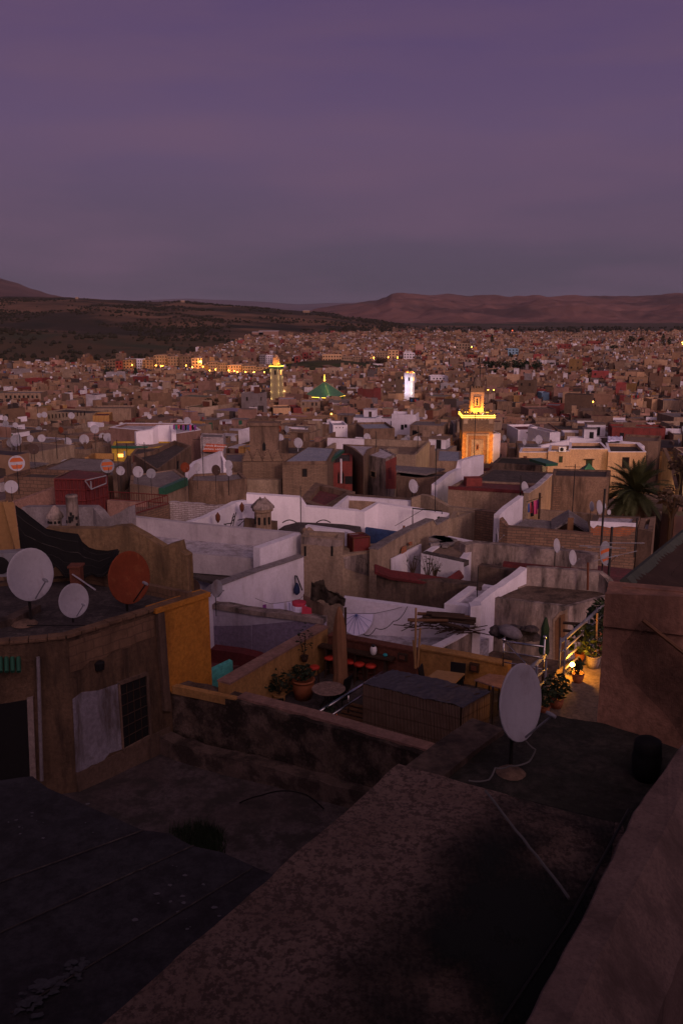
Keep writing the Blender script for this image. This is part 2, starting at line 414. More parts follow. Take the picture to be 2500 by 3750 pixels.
def window(parent, x0, y0, x1, y1, A, B, frame='wood_dark', pane='glass_dark', name='window', sk=0):
    """frame with its pane on the wall plane A-B, from photo corners"""
    n = Vector((B.y - A.y, A.x - B.x, 0)).normalized()
    if n.dot(A - Vector((0, 0, H))) > 0: n = -n
    a, b = onplane(x0, y0, A, B), onplane(x1, y1, A, B); t = Vector((b.x - a.x, b.y - a.y, 0)); L = t.length; t.normalize()
    zt, zb = a.z, a.z - abs(onplane(x0, y0, A, B).z - onplane(x0, y1, A, B).z); w_ = max(.05, L * .09)
    o = MB()
    def q(s, z, d): return Vector((a.x, a.y, 0)) + t * s + n * d + Vector((0, 0, z))
    for s0, s1, z0, z1 in ((0, L, zt - w_, zt), (0, L, zb, zb + w_), (0, w_, zb + w_, zt - w_), (L - w_, L, zb + w_, zt - w_)):
        o.add([q(s0, z0, -.02), q(s1, z0, -.02), q(s1, z1, -.02), q(s0, z1, -.02), q(s0, z0, .05), q(s1, z0, .05), q(s1, z1, .05), q(s0, z1, .05)],
              [(4, 5, 6, 7), (0, 1, 5, 4), (1, 2, 6, 5), (2, 3, 7, 6), (3, 0, 4, 7)])
    f = o.build(name, MAT[frame], parent)
    mesh('pane', [q(w_ * .8, zb + w_ * .8, .012), q(L - w_ * .8, zb + w_ * .8, .012), q(L - w_ * .8, zt - w_ * .8, .012), q(w_ * .8, zt - w_ * .8, .012)], [(0, 1, 2, 3)], MAT[pane], f)
    return f
def leaves(mb, c, rad, n, size, lean=.5):
    c = Vector(c)
    for _ in range(n):
        while True:
            p = Vector((random.uniform(-1, 1), random.uniform(-1, 1), random.uniform(-1, 1)))
            if p.length < 1: break
        p = c + Vector((p.x * rad[0], p.y * rad[1], p.z * rad[2]))
        a = Vector((random.gauss(0, 1), random.gauss(0, 1), random.gauss(0, lean))).normalized()
        b = a.cross(Vector((random.gauss(0, 1), random.gauss(0, 1), random.gauss(0, 1)))).normalized()
        s = size * random.uniform(.6, 1.4)
        mb.add([p - a * s, p + b * s * .45, p + a * s, p - b * s * .45], [(0, 1, 2, 3)])
DISHN = [0]
DISH_AZ, DISH_EL = R(43), R(17)
_dn = Vector((math.sin(DISH_AZ) * math.cos(DISH_EL), -math.cos(DISH_AZ) * math.cos(DISH_EL), math.sin(DISH_EL)))
def dishM(az=DISH_AZ, el=DISH_EL):
    n = Vector((math.sin(az) * math.cos(el), -math.cos(az) * math.cos(el), math.sin(el)))
    x = Vector((0, 0, 1)).cross(n).normalized(); y = n.cross(x)
    return Matrix((x, y, n)).transposed()
PROTO = {}
def cap_prof(D=1.0, k=7, dep=.085):
    return [(D / 2 * i / k, dep * D * (i / k) ** 2) for i in range(k + 1)]
def make_dish(mat, az, el, pole, band=None):
    """unit dish (1 m) whose reflector centre is at the origin; root stands at the pole foot"""
    M = dishM(az, el); root = bpy.data.objects.new('satellite_dish', None); C.objects.link(root)
    off = Vector((0, 0, pole))
    pr = cap_prof(); b = MB()
    b.lathe(off, [(max(r, .004), z) for r, z in pr] + [(.512, .083), (.512, .068), (.49, .06)] + [(max(r, .004), z - .022) for r, z in reversed(pr[:-1])], 28, M)
    refl = b.build('reflector', MAT[mat], root, True)
    if band:                                               # painted halves left over on the old face
        for s0, s1 in band:
            q = MB(); nx = 14; rows = 6
            for j in range(rows):
                for i in range(nx):
                    def pnt(u, v):
                        yy = s0 + (s1 - s0) * v; hw = math.sqrt(max(0, .19 - yy * yy)) * (.92 + .08 * math.sin(9 * yy)); xx = (u * 2 - 1) * hw
                        return off + M @ Vector((xx, yy, .34 * (xx * xx + yy * yy) + .006))
                    q.add([pnt(i / nx, j / rows), pnt((i + 1) / nx, j / rows), pnt((i + 1) / nx, (j + 1) / rows), pnt(i / nx, (j + 1) / rows)], [(0, 1, 2, 3)])
            q.build('paint_band', MAT['dish_paint'], refl)
    foc = off + M @ Vector((0, -.12, .52)); low = off + M @ Vector((0, -.49, .06))
    arm = MB().tube([low, foc], .014, 5).build('feed_arm', MAT['metal_dark' if mat != 'dish_white' else 'dish_grey'], root)
    d = (off + M @ Vector((0, .05, .1)) - foc).normalized()
    MB().tube([foc - d * .05, foc, foc + d * .06, foc + d * .09], [.02, .03, .03, .02], 8).build('receiver', MAT['dish_grey'], arm)
    back = off + M @ Vector((0, -.05, -.05))
    MB().tube([(back.x, back.y, -.02), (back.x, back.y, pole * .75), back + Vector((0, 0, .12))], .028, 6).build('pole', MAT['metal_dark'], root)
    MB().tube([back, off + M @ Vector((0, -.05, .0))], .05, 6).build('bracket', MAT['metal_dark'], root)
    return root
plain('dish_paint', (.42, .10, .03), .7)
def copy_tree(o, parent=None):
    c = o.copy(); C.objects.link(c)
    if parent is not None: c.parent = parent; c.matrix_parent_inverse = o.matrix_parent_inverse
    for ch in list(o.children): copy_tree(ch, c)
    return c
def dish(x, y, hpx, Y, mat, label, base=None, group='satellite dishes on the near roofs', az=DISH_AZ, el=DISH_EL, band=None):
    """satellite dish with its reflector centre at photo (x, y), hpx tall, at depth Y; base = drop of what it stands on"""
    c = at(x, y, Y); D = hpx * (Y * cp + (H - c.z) * sp) / F * .97
    pole = (c.z - (H - base)) / D if base else .75
    pole = min(max(pole, .5), 3.0); kq = round(pole * 3) / 3
    key = (mat, round(az, 1), round(el, 1), kq, bool(band))
    if key not in PROTO:
        PROTO[key] = make_dish(mat, az, el, kq, band); o = PROTO[key]
    else:
        o = copy_tree(PROTO[key])
    o.location = (c.x, c.y, c.z - pole * D); o.scale = (D, D, D * pole / kq if abs(pole / kq - 1) > .12 and False else D)
    if abs(pole - kq) > 1e-6: o.location.z = c.z - kq * D
    return tag(o, label, 'satellite dish', group)
def antenna(x, yt, yb, Y, label, arms=True, r=.022, group='aerial masts on the roofs'):
    t, b = at(x, yt, Y), at(x, yb, Y); b.z = t.z - (t.z - b.z)
    m = MB().tube([(t.x, t.y, b.z), (t.x, t.y, t.z)], r, 5)
    o = tag(m.build('aerial_mast', MAT['metal_dark']), label, 'aerial mast', group)
    if arms:
        q = MB(); a = random.uniform(-.4, .4); d = Vector((math.cos(a), math.sin(a), 0)); p = t - Vector((0, 0, .15)); e = Vector((-d.y, d.x, 0))
        q.tube([p - d * .6, p + d * .6], .012, 4)
        for k in range(5): s = p + d * (-.5 + k * .25); q.tube([s - e * .22, s + e * .22], .008, 4)
        q.build('aerial', MAT['metal_dark'], o)
    return o
def cable(pts, r=.012, m='black', sag=.0):
    P = [Vector(p) for p in pts]; Q = []
    for a, b in zip(P, P[1:]):
        for i in range(8): t = i / 8; Q.append(a.lerp(b, t) - Vector((0, 0, sag * 4 * t * (1 - t))))
    Q.append(P[-1]); return MB().tube(Q, r, 5)

# ================================================================ the roof under the camera
def sheet(name, pts, drop, m, sub=.25, amp=.03, thick=3.0, fr=1.0):
    """rough flat roof slab: cut into a grid so its surface can be uneven"""
    P = ccw([tuple(PT(p, drop).xy) if not isinstance(p, Vector) else tuple(p.xy) for p in pts]); z = H - drop
    bm = bmesh.new(); vs = [bm.verts.new((x, y, z)) for x, y in P]; bm.faces.new(vs)
    xs = [p[0] for p in P]; ys = [p[1] for p in P]
    for ax, lo, hi in ((0, min(xs), max(xs)), (1, min(ys), max(ys))):
        k = lo + sub
        while k < hi:
            no = Vector((1, 0, 0)) if ax == 0 else Vector((0, 1, 0)); co = no * k
            bmesh.ops.bisect_plane(bm, geom=bm.verts[:] + bm.edges[:] + bm.faces[:], plane_co=co, plane_no=no); k += sub
    for v in bm.verts:
        v.co.z += amp * (mnoise.noise(v.co * 1.1 * fr) + .6 * mnoise.noise(v.co * 3.1 * fr) + .3 * mnoise.noise(v.co * 7 * fr))
    be = [e for e in bm.edges if e.is_boundary]
    r_ = bmesh.ops.extrude_edge_only(bm, edges=be)
    for g in r_['geom']:
        if isinstance(g, bmesh.types.BMVert): g.co.z = z - thick
    bmesh.ops.recalc_face_normals(bm, faces=bm.faces)
    me = bpy.data.meshes.new(name); bm.to_mesh(me); bm.free(); me.materials.append(MAT[m])
    o = bpy.data.objects.new(name, me); C.objects.link(o); return o
patch('mud', (.27, .18, .152), (.21, .135, .112), (.10, .066, .056), 1.3, 13, 1.0, .48, .58, 26)
patch('felt', (.048, .044, .052), (.036, .033, .040), (.026, .023, .027), .5, 2.3, .4, .44, .6, 7)
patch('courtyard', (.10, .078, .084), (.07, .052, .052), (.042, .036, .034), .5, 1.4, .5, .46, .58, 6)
slab = sheet('mud_roof', [(1459, 2798), (1620, 2842), (1776, 2889), (2278, 3017), (2330, 3300), (2300, 3900), (1700, 4500), (-250, 4300)], 4.8, 'mud', .12, .03, 8)
tag(slab, 'nearest roof of rough brown mud plaster, partly under black netting', 'roof')
# black netting spread over the right half of it, with folds
net('netting', (.012, .013, .012), .0, 1.15, 6, True)
net('netting_tight', (.02, .017, .015), .18, .42, 14)
g = []; nv = 60
L0 = [(1790, 2900), (1660, 3010), (1480, 3180), (1180, 3480), (900, 3780), (650, 4050)]
R0 = [(2250, 3015), (2235, 3160), (2170, 3330), (2060, 3560), (1900, 3800), (1750, 4050)]
def poly_at(L, t):
    k = t * (len(L) - 1); i = min(int(k), len(L) - 2); u = k - i
    return (L[i][0] * (1 - u) + L[i + 1][0] * u, L[i][1] * (1 - u) + L[i + 1][1] * u)
for j in range(nv + 1):
    a, b = poly_at(L0, j / nv), poly_at(R0, j / nv)
    pa, pb = onz(a[0], a[1], 4.74), onz(b[0], b[1], 4.74)
    for i in range(41):
        p = pa.lerp(pb, i / 40)
        wob = mnoise.noise(p * 1.3) * .5 + mnoise.noise(p * 4) * .25
        if i == 0: p = p + (pa - pb).normalized() * (mnoise.noise(p * 2.2) * .12)
        p.z += .035 * wob + .012
        g.append(p)
ntg = mesh('shade_net', g, [(j * 41 + i, j * 41 + i + 1, j * 41 + i + 42, j * 41 + i + 41) for j in range(nv) for i in range(40)], MAT['netting'], None, True)
la = ntg.data.color_attributes.new('layers', 'FLOAT_COLOR', 'POINT')
for vi in range(len(ntg.data.vertices)):
    i = vi % 41; d_ = min(1, (i / 41) * 2.2 + .10 + .35 * mnoise.noise(ntg.data.vertices[vi].co * 1.7)); la.data[vi].color = (d_, d_, d_, 1)
tag(ntg, 'black shade netting lying folded over the nearest brown roof', 'netting')
a, b = onz(1776, 2905, 4.70), onz(2082, 3300, 4.70)
bt = MB().tube([a.lerp(b, i / 12) + Vector((random.uniform(-.006, .006), 0, .03 + random.uniform(-.004, .004))) for i in range(13)], .013, 5)
plain('batten_grey', (.14, .13, .13), .8)
tag(bt.build('batten', MAT['batten_grey']), 'thin pale batten lying across the black netting', 'batten')
a, b, c_ = onz(2300, 2965, 4.6), onz(2180, 3190, 4.62), onz(1830, 3750, 4.66)
tag(MB().tube([a, b, b.lerp(c_, .4) + Vector((.03, 0, 0)), c_], .014, 5).build('pipe', MAT['metal_dark']), 'thin dark pipe along the foot of the wide pinkish parapet', 'pipe')
# the wide parapet on the right
def dens(L, k=10):
    return [L[i].lerp(L[i + 1], j / k) + Vector((.018 * mnoise.noise(L[i].lerp(L[i + 1], j / k) * 4), .0, .012 * mnoise.noise(L[i].lerp(L[i + 1], j / k) * 6))) for i in range(len(L) - 1) for j in range(k)] + [L[-1]]
pl = [onz(*p, 4.35) for p in ((2640, 2500), (2500, 2714), (2318, 2969), (2127, 3359), (1912, 3750), (1780, 3990))]
pr_ = [onz(*p, 4.35) for p in ((2700, 2600), (2500, 2897), (2380, 3140), (2240, 3400), (2079, 3750), (1980, 3990))]
pl, pr_ = dens(pl), dens(pr_)
v = []; 
pr2 = [p + Vector((.5, .05, -.42)) for p in pr_]
for p in pl: v.append(p + Vector((-.02, 0, -1.5)))
v += [p + Vector((0, 0, -.02)) for p in pl] + [p + Vector((.02, 0, .0)) for p in pl] + pr_ + pr2 + [p + Vector((0, 0, -3)) for p in pr2]
k = len(pl)
f = [(r * k + i, (r + 1) * k + i, (r + 1) * k + i + 1, r * k + i + 1) for r in range(5) for i in range(k - 1)]
plaster('parapet_pink', (.25, .165, .145), (.19, .125, .11), dirt=(.045, .03, .027), amt=.7, fine=30, scale=1.6)
tag(mesh('parapet', v, f, MAT['parapet_pink']), 'wide pinkish parapet of the viewing terrace, bottom right', 'parapet')

own = house('house', 'unseen tan block added behind the viewpoint to shade the foreground', 'house', [Vector((-17, -15, 0)), Vector((17, -15, 0)), Vector((17, -1.2, 0)), Vector((-17, -1.2, 0))], -2.6, 24, 'tan', 'roof_tan', .3, .3)  # added out of view, sized so its shadow darkens the near roofs
MB().box((2, -9, H + 3.4), (6, 5, 3)).build('shade_block_top', MAT['tan_light'], own)  # upper part of the added shading block
# ---- roof with the big dish, a step lower
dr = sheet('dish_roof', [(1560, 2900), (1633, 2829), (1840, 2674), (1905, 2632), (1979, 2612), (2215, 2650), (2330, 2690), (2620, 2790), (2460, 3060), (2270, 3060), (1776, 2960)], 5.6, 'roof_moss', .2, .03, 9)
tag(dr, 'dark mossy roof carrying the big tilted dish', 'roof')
wall('kerb', '', [(1610, 2852), (1725, 2757), (1845, 2668)], 5.52, 6.2, 'moldy', .5, parent=dr)
mb = MB()
c0 = onz(1868, 2832, 5.6)
mb.lathe(c0 - Vector((0, 0, .05)), [(.23, 0), (.20, .05), (.13, .10), (.06, .12)], 14)
patch('mortar', (.22, .14, .10), (.17, .11, .08), (.12, .08, .06))
mb.build('mortar_mound', MAT['mortar'], dr, True)
dish(1888, 2570, 286, 9.95, 'dish_white', 'big pale tilted dish standing alone on the dark mossy roof', 5.55, az=R(48), el=R(11))
cb = cable([onz(1715, 2858, 5.5), onz(1790, 2855, 5.5), onz(1812, 2812, 5.45), onz(1865, 2805, 5.4), onz(1935, 2790, 5.45), onz(1960, 2745, 5.3), at(1915, 2700, 10)], .011, sag=.02)
tag(cb.build('cable', MAT['batten_grey']), 'pale cable trailing on the roof below the big dish', 'cable')
cb_ = onz(2360, 2850, 5.6)
bq = MB().lathe(cb_, [(.13, 0), (.17, .1), (.18, .3), (.165, .34), (.17, .36), (.16, .5), (.11, .53)], 16)
br = tag(bq.build('barrel', MAT['black'], None, True), 'black plastic barrel in the corner below the orange-pink wall', 'barrel')

# ---- salmon house on the right with hanging net, and tiled roof behind
A, B = at(2217, 2176, 11.4), at(2560, 2188, 11.0)
zt = A.z
sal = house('house', 'salmon plastered house at the right edge with netting hung on it', 'house', [A, B, Vector((B.x + .4, B.y + .6, zt)), Vector((A.x + .22, A.y + .6, zt))], H - zt, 9, 'salmon', 'salmon', .02, .2, None)
cpt = [onplane(x, y, A, B) for x, y in ((2212, 2174), (2560, 2188))]
wall('parapet_roll', '', [(2214, 2174, 11.36), (2560, 2188, 10.96)], None, H - zt + .45, 'salmon', .06, parent=sal)
nrm = Vector((-(B.y - A.y), B.x - A.x, 0)).normalized() * -1
if nrm.y > 0: nrm = -nrm
gx = []; NP = [(2352, 2258), (2560, 2430), (2560, 2740), (2520, 2760), (2290, 2560), (2262, 2366)]
TL, TR, BR_, BL = (2352, 2258), (2600, 2455), (2600, 2790), (2265, 2370)
nw = 22
for j in range(nw + 1):
    for i in range(nw + 1):
        u, t = i / nw, j / nw
        # top edge runs along the pole, the left edge hangs in a curve
        top = (TL[0] + (TR[0] - TL[0]) * u, TL[1] + (TR[1] - TL[1]) * u)
        lf = poly_at([(2352, 2258), (2268, 2365), (2283, 2462), (2360, 2530), (2440, 2610), (2500, 2700)], t)
        rt = (2600 + 20 * t, 2455 + 400 * t)
        x = lf[0] * (1 - u) + rt[0] * u; y = lf[1] * (1 - u) + rt[1] * u if t > 0 else top[1]
        p = onplane(x, y, A, B) + nrm * (.10 + .05 * mnoise.noise(Vector((x / 60, y / 60, 0))))
        gx.append(p)
W = nw + 1
hn = mesh('hanging_net', gx, [(j * W + i, j * W + i + 1, (j + 1) * W + i + 1, (j + 1) * W + i) for j in range(nw) for i in range(nw)], MAT['netting_tight'], None, True)
tag(hn, 'dark netting hung slanting over the salmon wall', 'netting')
p0, p1 = onplane(2352, 2256, A, B) + nrm * .17, onplane(2620, 2470, A, B) + nrm * .17
tag(MB().tube([p0, p1], .028, 6).build('pole', MAT['wood']), 'slanting wooden pole holding the net on the salmon wall', 'pole')
# low net stretched from the terrace edge to the wall
# tiled roof behind the salmon wall, green coping
E0, E1 = at(2296, 2136, 13.2), at(2520, 1948, 17.2)
back = at(2540, 1900, 18)
tm = MB(); rows = 26
tile_o = empty('tiled_roof', 'dark clay tiled roof with green coping at the right edge', 'roof', (E0.x, E0.y, E0.z - 4))
def addc(mb, name, m, sm=False): return rebase(mb.build(name, MAT[m], tile_o, sm))
dn = Vector((.96, -.22, 0)).normalized()
for i in range(rows):
    a = E0.lerp(E1, i / rows); b = E0.lerp(E1, (i + .82) / rows)
    n_t = 16
    for j in range(n_t):
        s0, s1 = j * .33, (j + 1) * .33 + .05; z0, z1 = -.13 * j - .05, -.13 * (j + 1) - .02
        jit = random.uniform(-.02, .03)
        mid = (a + b) / 2
        P0 = [q + dn * s0 + Vector((0, 0, z0 + jit)) for q in (a, mid, b)]; P1 = [q + dn * s1 + Vector((0, 0, z1 + jit)) for q in (a, mid, b)]
        P0[1].z += .07; P1[1].z += .07
        tm.add(P0 + P1, [(0, 1, 4, 3), (1, 2, 5, 4), (0, 2, 1), (3, 4, 5)])
plain('tile_brown', (.06, .038, .032), .8, 0, .7, 3)
plain('tile_green_old', (.085, .095, .075), .8, 0, .6, 4)
addc(tm, 'tiles', 'tile_brown')
bs_ = MB(); q0, q1 = E0 + dn * 5 + Vector((0, 0, -2.3)), E1 + dn * 5 + Vector((0, 0, -2.3))
bs_.add([E0 - Vector((0, 0, .12)), E1 - Vector((0, 0, .12)), q1, q0], [(0, 1, 2, 3)]); addc(bs_, 'roof_deck', 'tile_brown')
cg = MB()
nseg = 16
for i in range(nseg):
    a, b = E0.lerp(E1, i / nseg), E0.lerp(E1, (i + .97) / nseg); o_ = -dn
    cg.add([a + o_ * .15 + Vector((0, 0, -.35)), b + o_ * .15 + Vector((0, 0, -.35)), a + o_ * .12 + Vector((0, 0, .05)), b + o_ * .12 + Vector((0, 0, .05)),
            a + o_ * .02 + Vector((0, 0, .09)), b + o_ * .02 + Vector((0, 0, .09)), a - o_ * .1 + Vector((0, 0, -.02)), b - o_ * .1 + Vector((0, 0, -.02))],
           [(0, 2, 3, 1), (2, 4, 5, 3), (4, 6, 7, 5), (0, 1, 7, 6), (0, 6, 4, 2), (1, 3, 5, 7)])
addc(cg, 'coping', 'tile_green_old')
sdm = MB(); a, b = E0 - dn * .2, E1 - dn * .2
sdm.add([a + Vector((0, 0, -.3)), b + Vector((0, 0, -.3)), b - Vector((0, 0, 9)), a - Vector((0, 0, 9)), q0 - Vector((0, 0, 6)), q0], [(0, 1, 2, 3), (0, 3, 4, 5)])
addc(sdm, 'wall', 'salmon')

# ---- grey felt roof, lower left
gr = sheet('felt_roof', [(-200, 2885), (0, 2857), (120, 2842), (175, 2886), (263, 2925), (526, 3041), (622, 3053), (702, 3097), (813, 3120), (925, 3170), (1080, 3240), (700, 3500), (200, 3960), (-500, 3900)], 8.2, 'felt', .3, .012, 9)
tag(gr, 'flat grey felt roof at the lower left with long overlapping seams', 'roof')
for a, b in (((-60, 2050 * 0 + 3255), (526, 3041)), ((-60, 3445), (710, 3097)), ((40, 3712), (925, 3180))):
    pa, pb = onz(a[0], a[1], 8.17), onz(b[0], b[1], 8.17)
    s = MB().tube([pa.lerp(pb, i / 20) + Vector((.02 * mnoise.noise(Vector((i, a[1], 0))), 0, .008)) for i in range(21)], .011, 5); s.build('seam', MAT['roof_dark'], gr)
pm = MB()                                                   # pale scraps and peeled spots
for _ in range(34):
    x, y = random.choice(((random.gauss(620, 90), random.gauss(3190, 25)), (random.gauss(90, 60), random.gauss(3020, 30)), (random.gauss(330, 60), random.gauss(3020, 40)), (random.gauss(640, 80), random.gauss(3300, 50))))
    c = onz(x, y, 8.185); r = random.uniform(.012, .055)
    pm.add([c + Vector((r * random.uniform(.5, 1.3) * math.cos(t), r * random.uniform(.4, 1) * math.sin(t), .014)) for t in [i * 1.05 for i in range(6)]], [tuple(range(6))])
plain('peel', (.12, .11, .13), .9); pm.build('peeled_spots', MAT['peel'], gr)
pm = MB()
for _ in range(60):
    t = random.random(); x, y = 90 + 220 * t + random.gauss(0, 25), 3690 - 150 * t + random.gauss(0, 22)
    c = onz(x, y, 8.185); r = random.uniform(.02, .085)
    pm.add([c + Vector((r * random.uniform(.5, 1.3) * math.cos(q), r * random.uniform(.4, 1.1) * math.sin(q), .016 + .001 * _)) for q in [i * .785 for i in range(8)]], [tuple(range(8))])
plain('lime', (.075, .072, .085), .9, 0, .8, 14); pm.build('lime_streak', MAT['lime'], gr)

# ---- sunk courtyard with grass and hose
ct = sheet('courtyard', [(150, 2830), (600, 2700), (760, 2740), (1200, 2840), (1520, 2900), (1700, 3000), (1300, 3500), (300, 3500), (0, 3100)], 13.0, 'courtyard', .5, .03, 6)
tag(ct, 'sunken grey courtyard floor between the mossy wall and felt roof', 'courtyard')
gm_ = MB()
for _ in range(1300):
    x = random.triangular(612, 830, 760); y = 3080 + random.uniform(-38, 60) - 12 * math.sin((x - 612) / 60)
    p = onz(x, y, 12.97); hgt = random.uniform(.12, .42); a = random.uniform(0, 6.28); l = Vector((math.cos(a), math.sin(a), 0))
    gm_.add([p - l * .012, p + l * .012, p + Vector((random.gauss(0, .08), random.gauss(0, .08), hgt))], [(0, 1, 2)])
gs = gm_.build('grass', MAT['leaf_dark']); struct(gs, 'stuff'); tag(gs, 'dark tuft of grass growing beside the felt roof edge', 'grass')
hs = cable([onz(878, 2940, 12.95), onz(960, 2912, 12.6), onz(1040, 2896, 12.3), onz(1120, 2910, 12.4), onz(1185, 2962, 12.9)], .022, sag=-.03)
tag(hs.build('hose', MAT['black'], None, True), 'thick black hose arching over the courtyard floor', 'hose')

# ---- house with the dishes on the left
D8 = 8.49
A, B = onz(243, 2340, D8), onz(757, 2177, D8); Cc = onz(295, 2104, D8); Dd = onz(-300, 2150, D8); Ee = onz(-250, 2385, D8)
lh = house('house', 'weathered house on the left with dishes on its roof and an orange end wall', 'house', [Ee, A, B, Cc, Dd], D8, 6, 'stained_tan' if 'stained_tan' in MAT else 'tan_dark', 'roof_dark', .10, .3)
brick('old_block', (.20, .12, .075), (.175, .105, .066), (.125, .075, .05), .55, .27, (.035, .02, .015), .9)
lh.data.materials[0] = plaster('crumbling', (.17, .105, .066), (.11, .067, .043), dirt=(.03, .02, .016), amt=.9, lo=.44, hi=.64, b=.8)
# coping bricks along the front edge
for a, b in ((A, B), (Ee, A)):
    q = MB(); L = (b - a).length; k = int(L / .42); t = (b - a).normalized(); rz = math.atan2(t.y, t.x); nn_ = Vector((t.y, -t.x, 0))
    for i in range(k):
        q.box(a + t * ((i + .5) * L / k) - nn_ * .1 + Vector((0, 0, .055 + random.uniform(-.008, .008))), (L / k * .95, .30, .09), rz)
    q.build('brick_coping', MAT['old_block'], lh)
facepatch('block_courses', 'old_block', lh, [(252, 2352), (430, 2296), (566, 2252), (566, 2330), (500, 2352), (470, 2372), (420, 2380), (380, 2412), (330, 2420), (300, 2450), (258, 2462)], A, B, .012)
plaster('worn_lavender', (.30, .275, .33), (.23, .205, .245), dirt=(.08, .055, .045), amt=.9, lo=.48, hi=.62)
facepatch('painted_plaster', 'worn_lavender', lh, [(266, 2560), (300, 2535), (360, 2528), (436, 2502), (448, 2742), (400, 2758), (372, 2792), (335, 2801), (300, 2826), (279, 2828)], A, B, .02)
ow = facepatch('orange_wall', 'orange_wall', lh, [(567, 2236), (600, 2226), (680, 2203), (757, 2180), (772, 2545), (772, 2590), (690, 2565), (600, 2520)], A, B, .09)
ob = [onplane(x, y, A, B) for x, y in ((560, 2228), (760, 2168))]
tdir = (ob[1] - ob[0]); tdir.z = 0; rz = math.atan2(tdir.y, tdir.x)
MB().box((ob[0] + ob[1]) / 2 * 1 + Vector((0, 0, -.06)) + Vector((-tdir.y, tdir.x, 0)).normalized() * .1, (tdir.length, .48, .14), rz).build('coping', MAT['orange_wall'], lh)
facepatch('pilaster', 'tan_dark', lh, [(568, 2245), (592, 2238), (618, 2600), (594, 2600)], A, B, .14)
dz = facepatch('door', 'black', lh, [(437, 2506), (531, 2471), (543, 2690), (452, 2742)], A, B, .03)
brk = MB()
for u in range(1, 4):
    x = 437 + (531 - 437) * u / 4
    a, b = onplane(x, 2506 - 35 * u / 4, A, B), onplane(x + 12, 2742 - 50 * u / 4, A, B); brk.tube([a + Vector((.03, -.03, 0)), b + Vector((.03, -.03, 0))], .012, 4)
for u in range(1, 6):
    y = u / 6; a, b = onplane(437 + 15 * y, 2506 + 236 * y, A, B), onplane(531 + 12 * y, 2471 + 219 * y, A, B); brk.tube([a + Vector((.03, -.03, 0)), b + Vector((.03, -.03, 0))], .012, 4)
brk.build('door_lattice', MAT['wood_dark'], dz)
for px in ([(428, 2498), (534, 2460), (534, 2471), (437, 2506)], [(531, 2468), (538, 2466), (552, 2692), (543, 2692)], [(446, 2742), (546, 2688), (548, 2698), (448, 2754)]): facepatch('door_frame', 'tan_dark', lh, px, A, B, .09)
facepatch('door_frame', 'tan', lh, [(430, 2503), (437, 2506), (452, 2742), (446, 2745)], A, B, .06)
facepatch('skirting', 'tan_dark', lh, [(279, 2830), (340, 2803), (452, 2746), (545, 2694), (620, 2660), (640, 2800), (420, 2900), (290, 2930)], A, B, .05)
q = MB(); c = onplane(364, 2438, A, B); q.lathe(c, [(.02, -.12), (.14, -.1), (.16, .1), (.05, .16)], 10); q.build('wall_fitting', MAT['black'], lh)
dg = facepatch('door', 'black', lh, [(-60, 2588), (100, 2562), (112, 2850), (-60, 2900)], Ee, A, .03)
facepatch('door_jamb', 'stained', lh, [(100, 2555), (122, 2548), (134, 2850), (112, 2852)], Ee, A, .06)
a, b = onplane(132, 2400, Ee, A), onplane(146, 2850, Ee, A); nE = Vector((.1, -.12, 0))
MB().tube([a + nE, b + nE], .05, 8).build('drain_pipe', MAT['grey_plaster'], lh)
gt = MB()
for i in range(5):
    a = onplane(-20 + i * 22, 2408, Ee, A); gt.tube([a, a + Vector((.12, -.35, -.25))], .06, 6)
gt.build('green_tiles', MAT['green_tile'], lh)
wall('back_parapet', '', [(295, 2096), (500, 2135), (687, 2172)], D8 - .22, D8 + .2, 'old_block', .2, parent=lh)
wall('inner_parapet', '', [(-50, 2290), (60, 2262), (150, 2215)], D8 - .1, D8 + .2, 'moldy', .35, parent=lh)
dish(105, 2104, 196, 23.3, 'dish_white', 'largest white dish at the left edge of the dark roof', D8, az=R(55), el=R(10))
dish(266, 2199, 128, 22.9, 'dish_white', 'smaller white dish between the large white dish and the rust-red dish', D8, az=R(52), el=R(10))
dish(465, 2115, 196, 24.2, 'dish_rust', 'big rust-red dish above the brick-edged wall with the door', D8, az=R(55), el=R(10))
mm = MB().lathe(onz(92, 2285, D8 + .08), [(.36, 0), (.3, .06), (.12, .09)], 16); mm.build('mortar_mound', MAT['mortar'], lh)
p0, p1 = at(262, 2100, 25.5), at(350, 2160, 24.5)
tag(MB().tube([p0, p1], .025, 5).build('pole', MAT['dish_white']), 'slender white pole leaning behind the small white dish', 'pole')
tag(cable([onz(100, 2290, 8.5), onz(320, 2290, 8.5), onz(455, 2250, 8.5), onz(540, 2235, 8.5)], .015).build('cable', MAT['black']), 'black cable lying on the roof behind the three dishes', 'cable')
kb = at(283, 2125, 25.6)
tag(MB().box(kb, (.33, .33, .9)).box(kb + Vector((0, 0, .47)), (.42, .42, .06)).build('chimney', MAT['rust_brown']), 'short square dark chimney behind the three dishes', 'chimney')

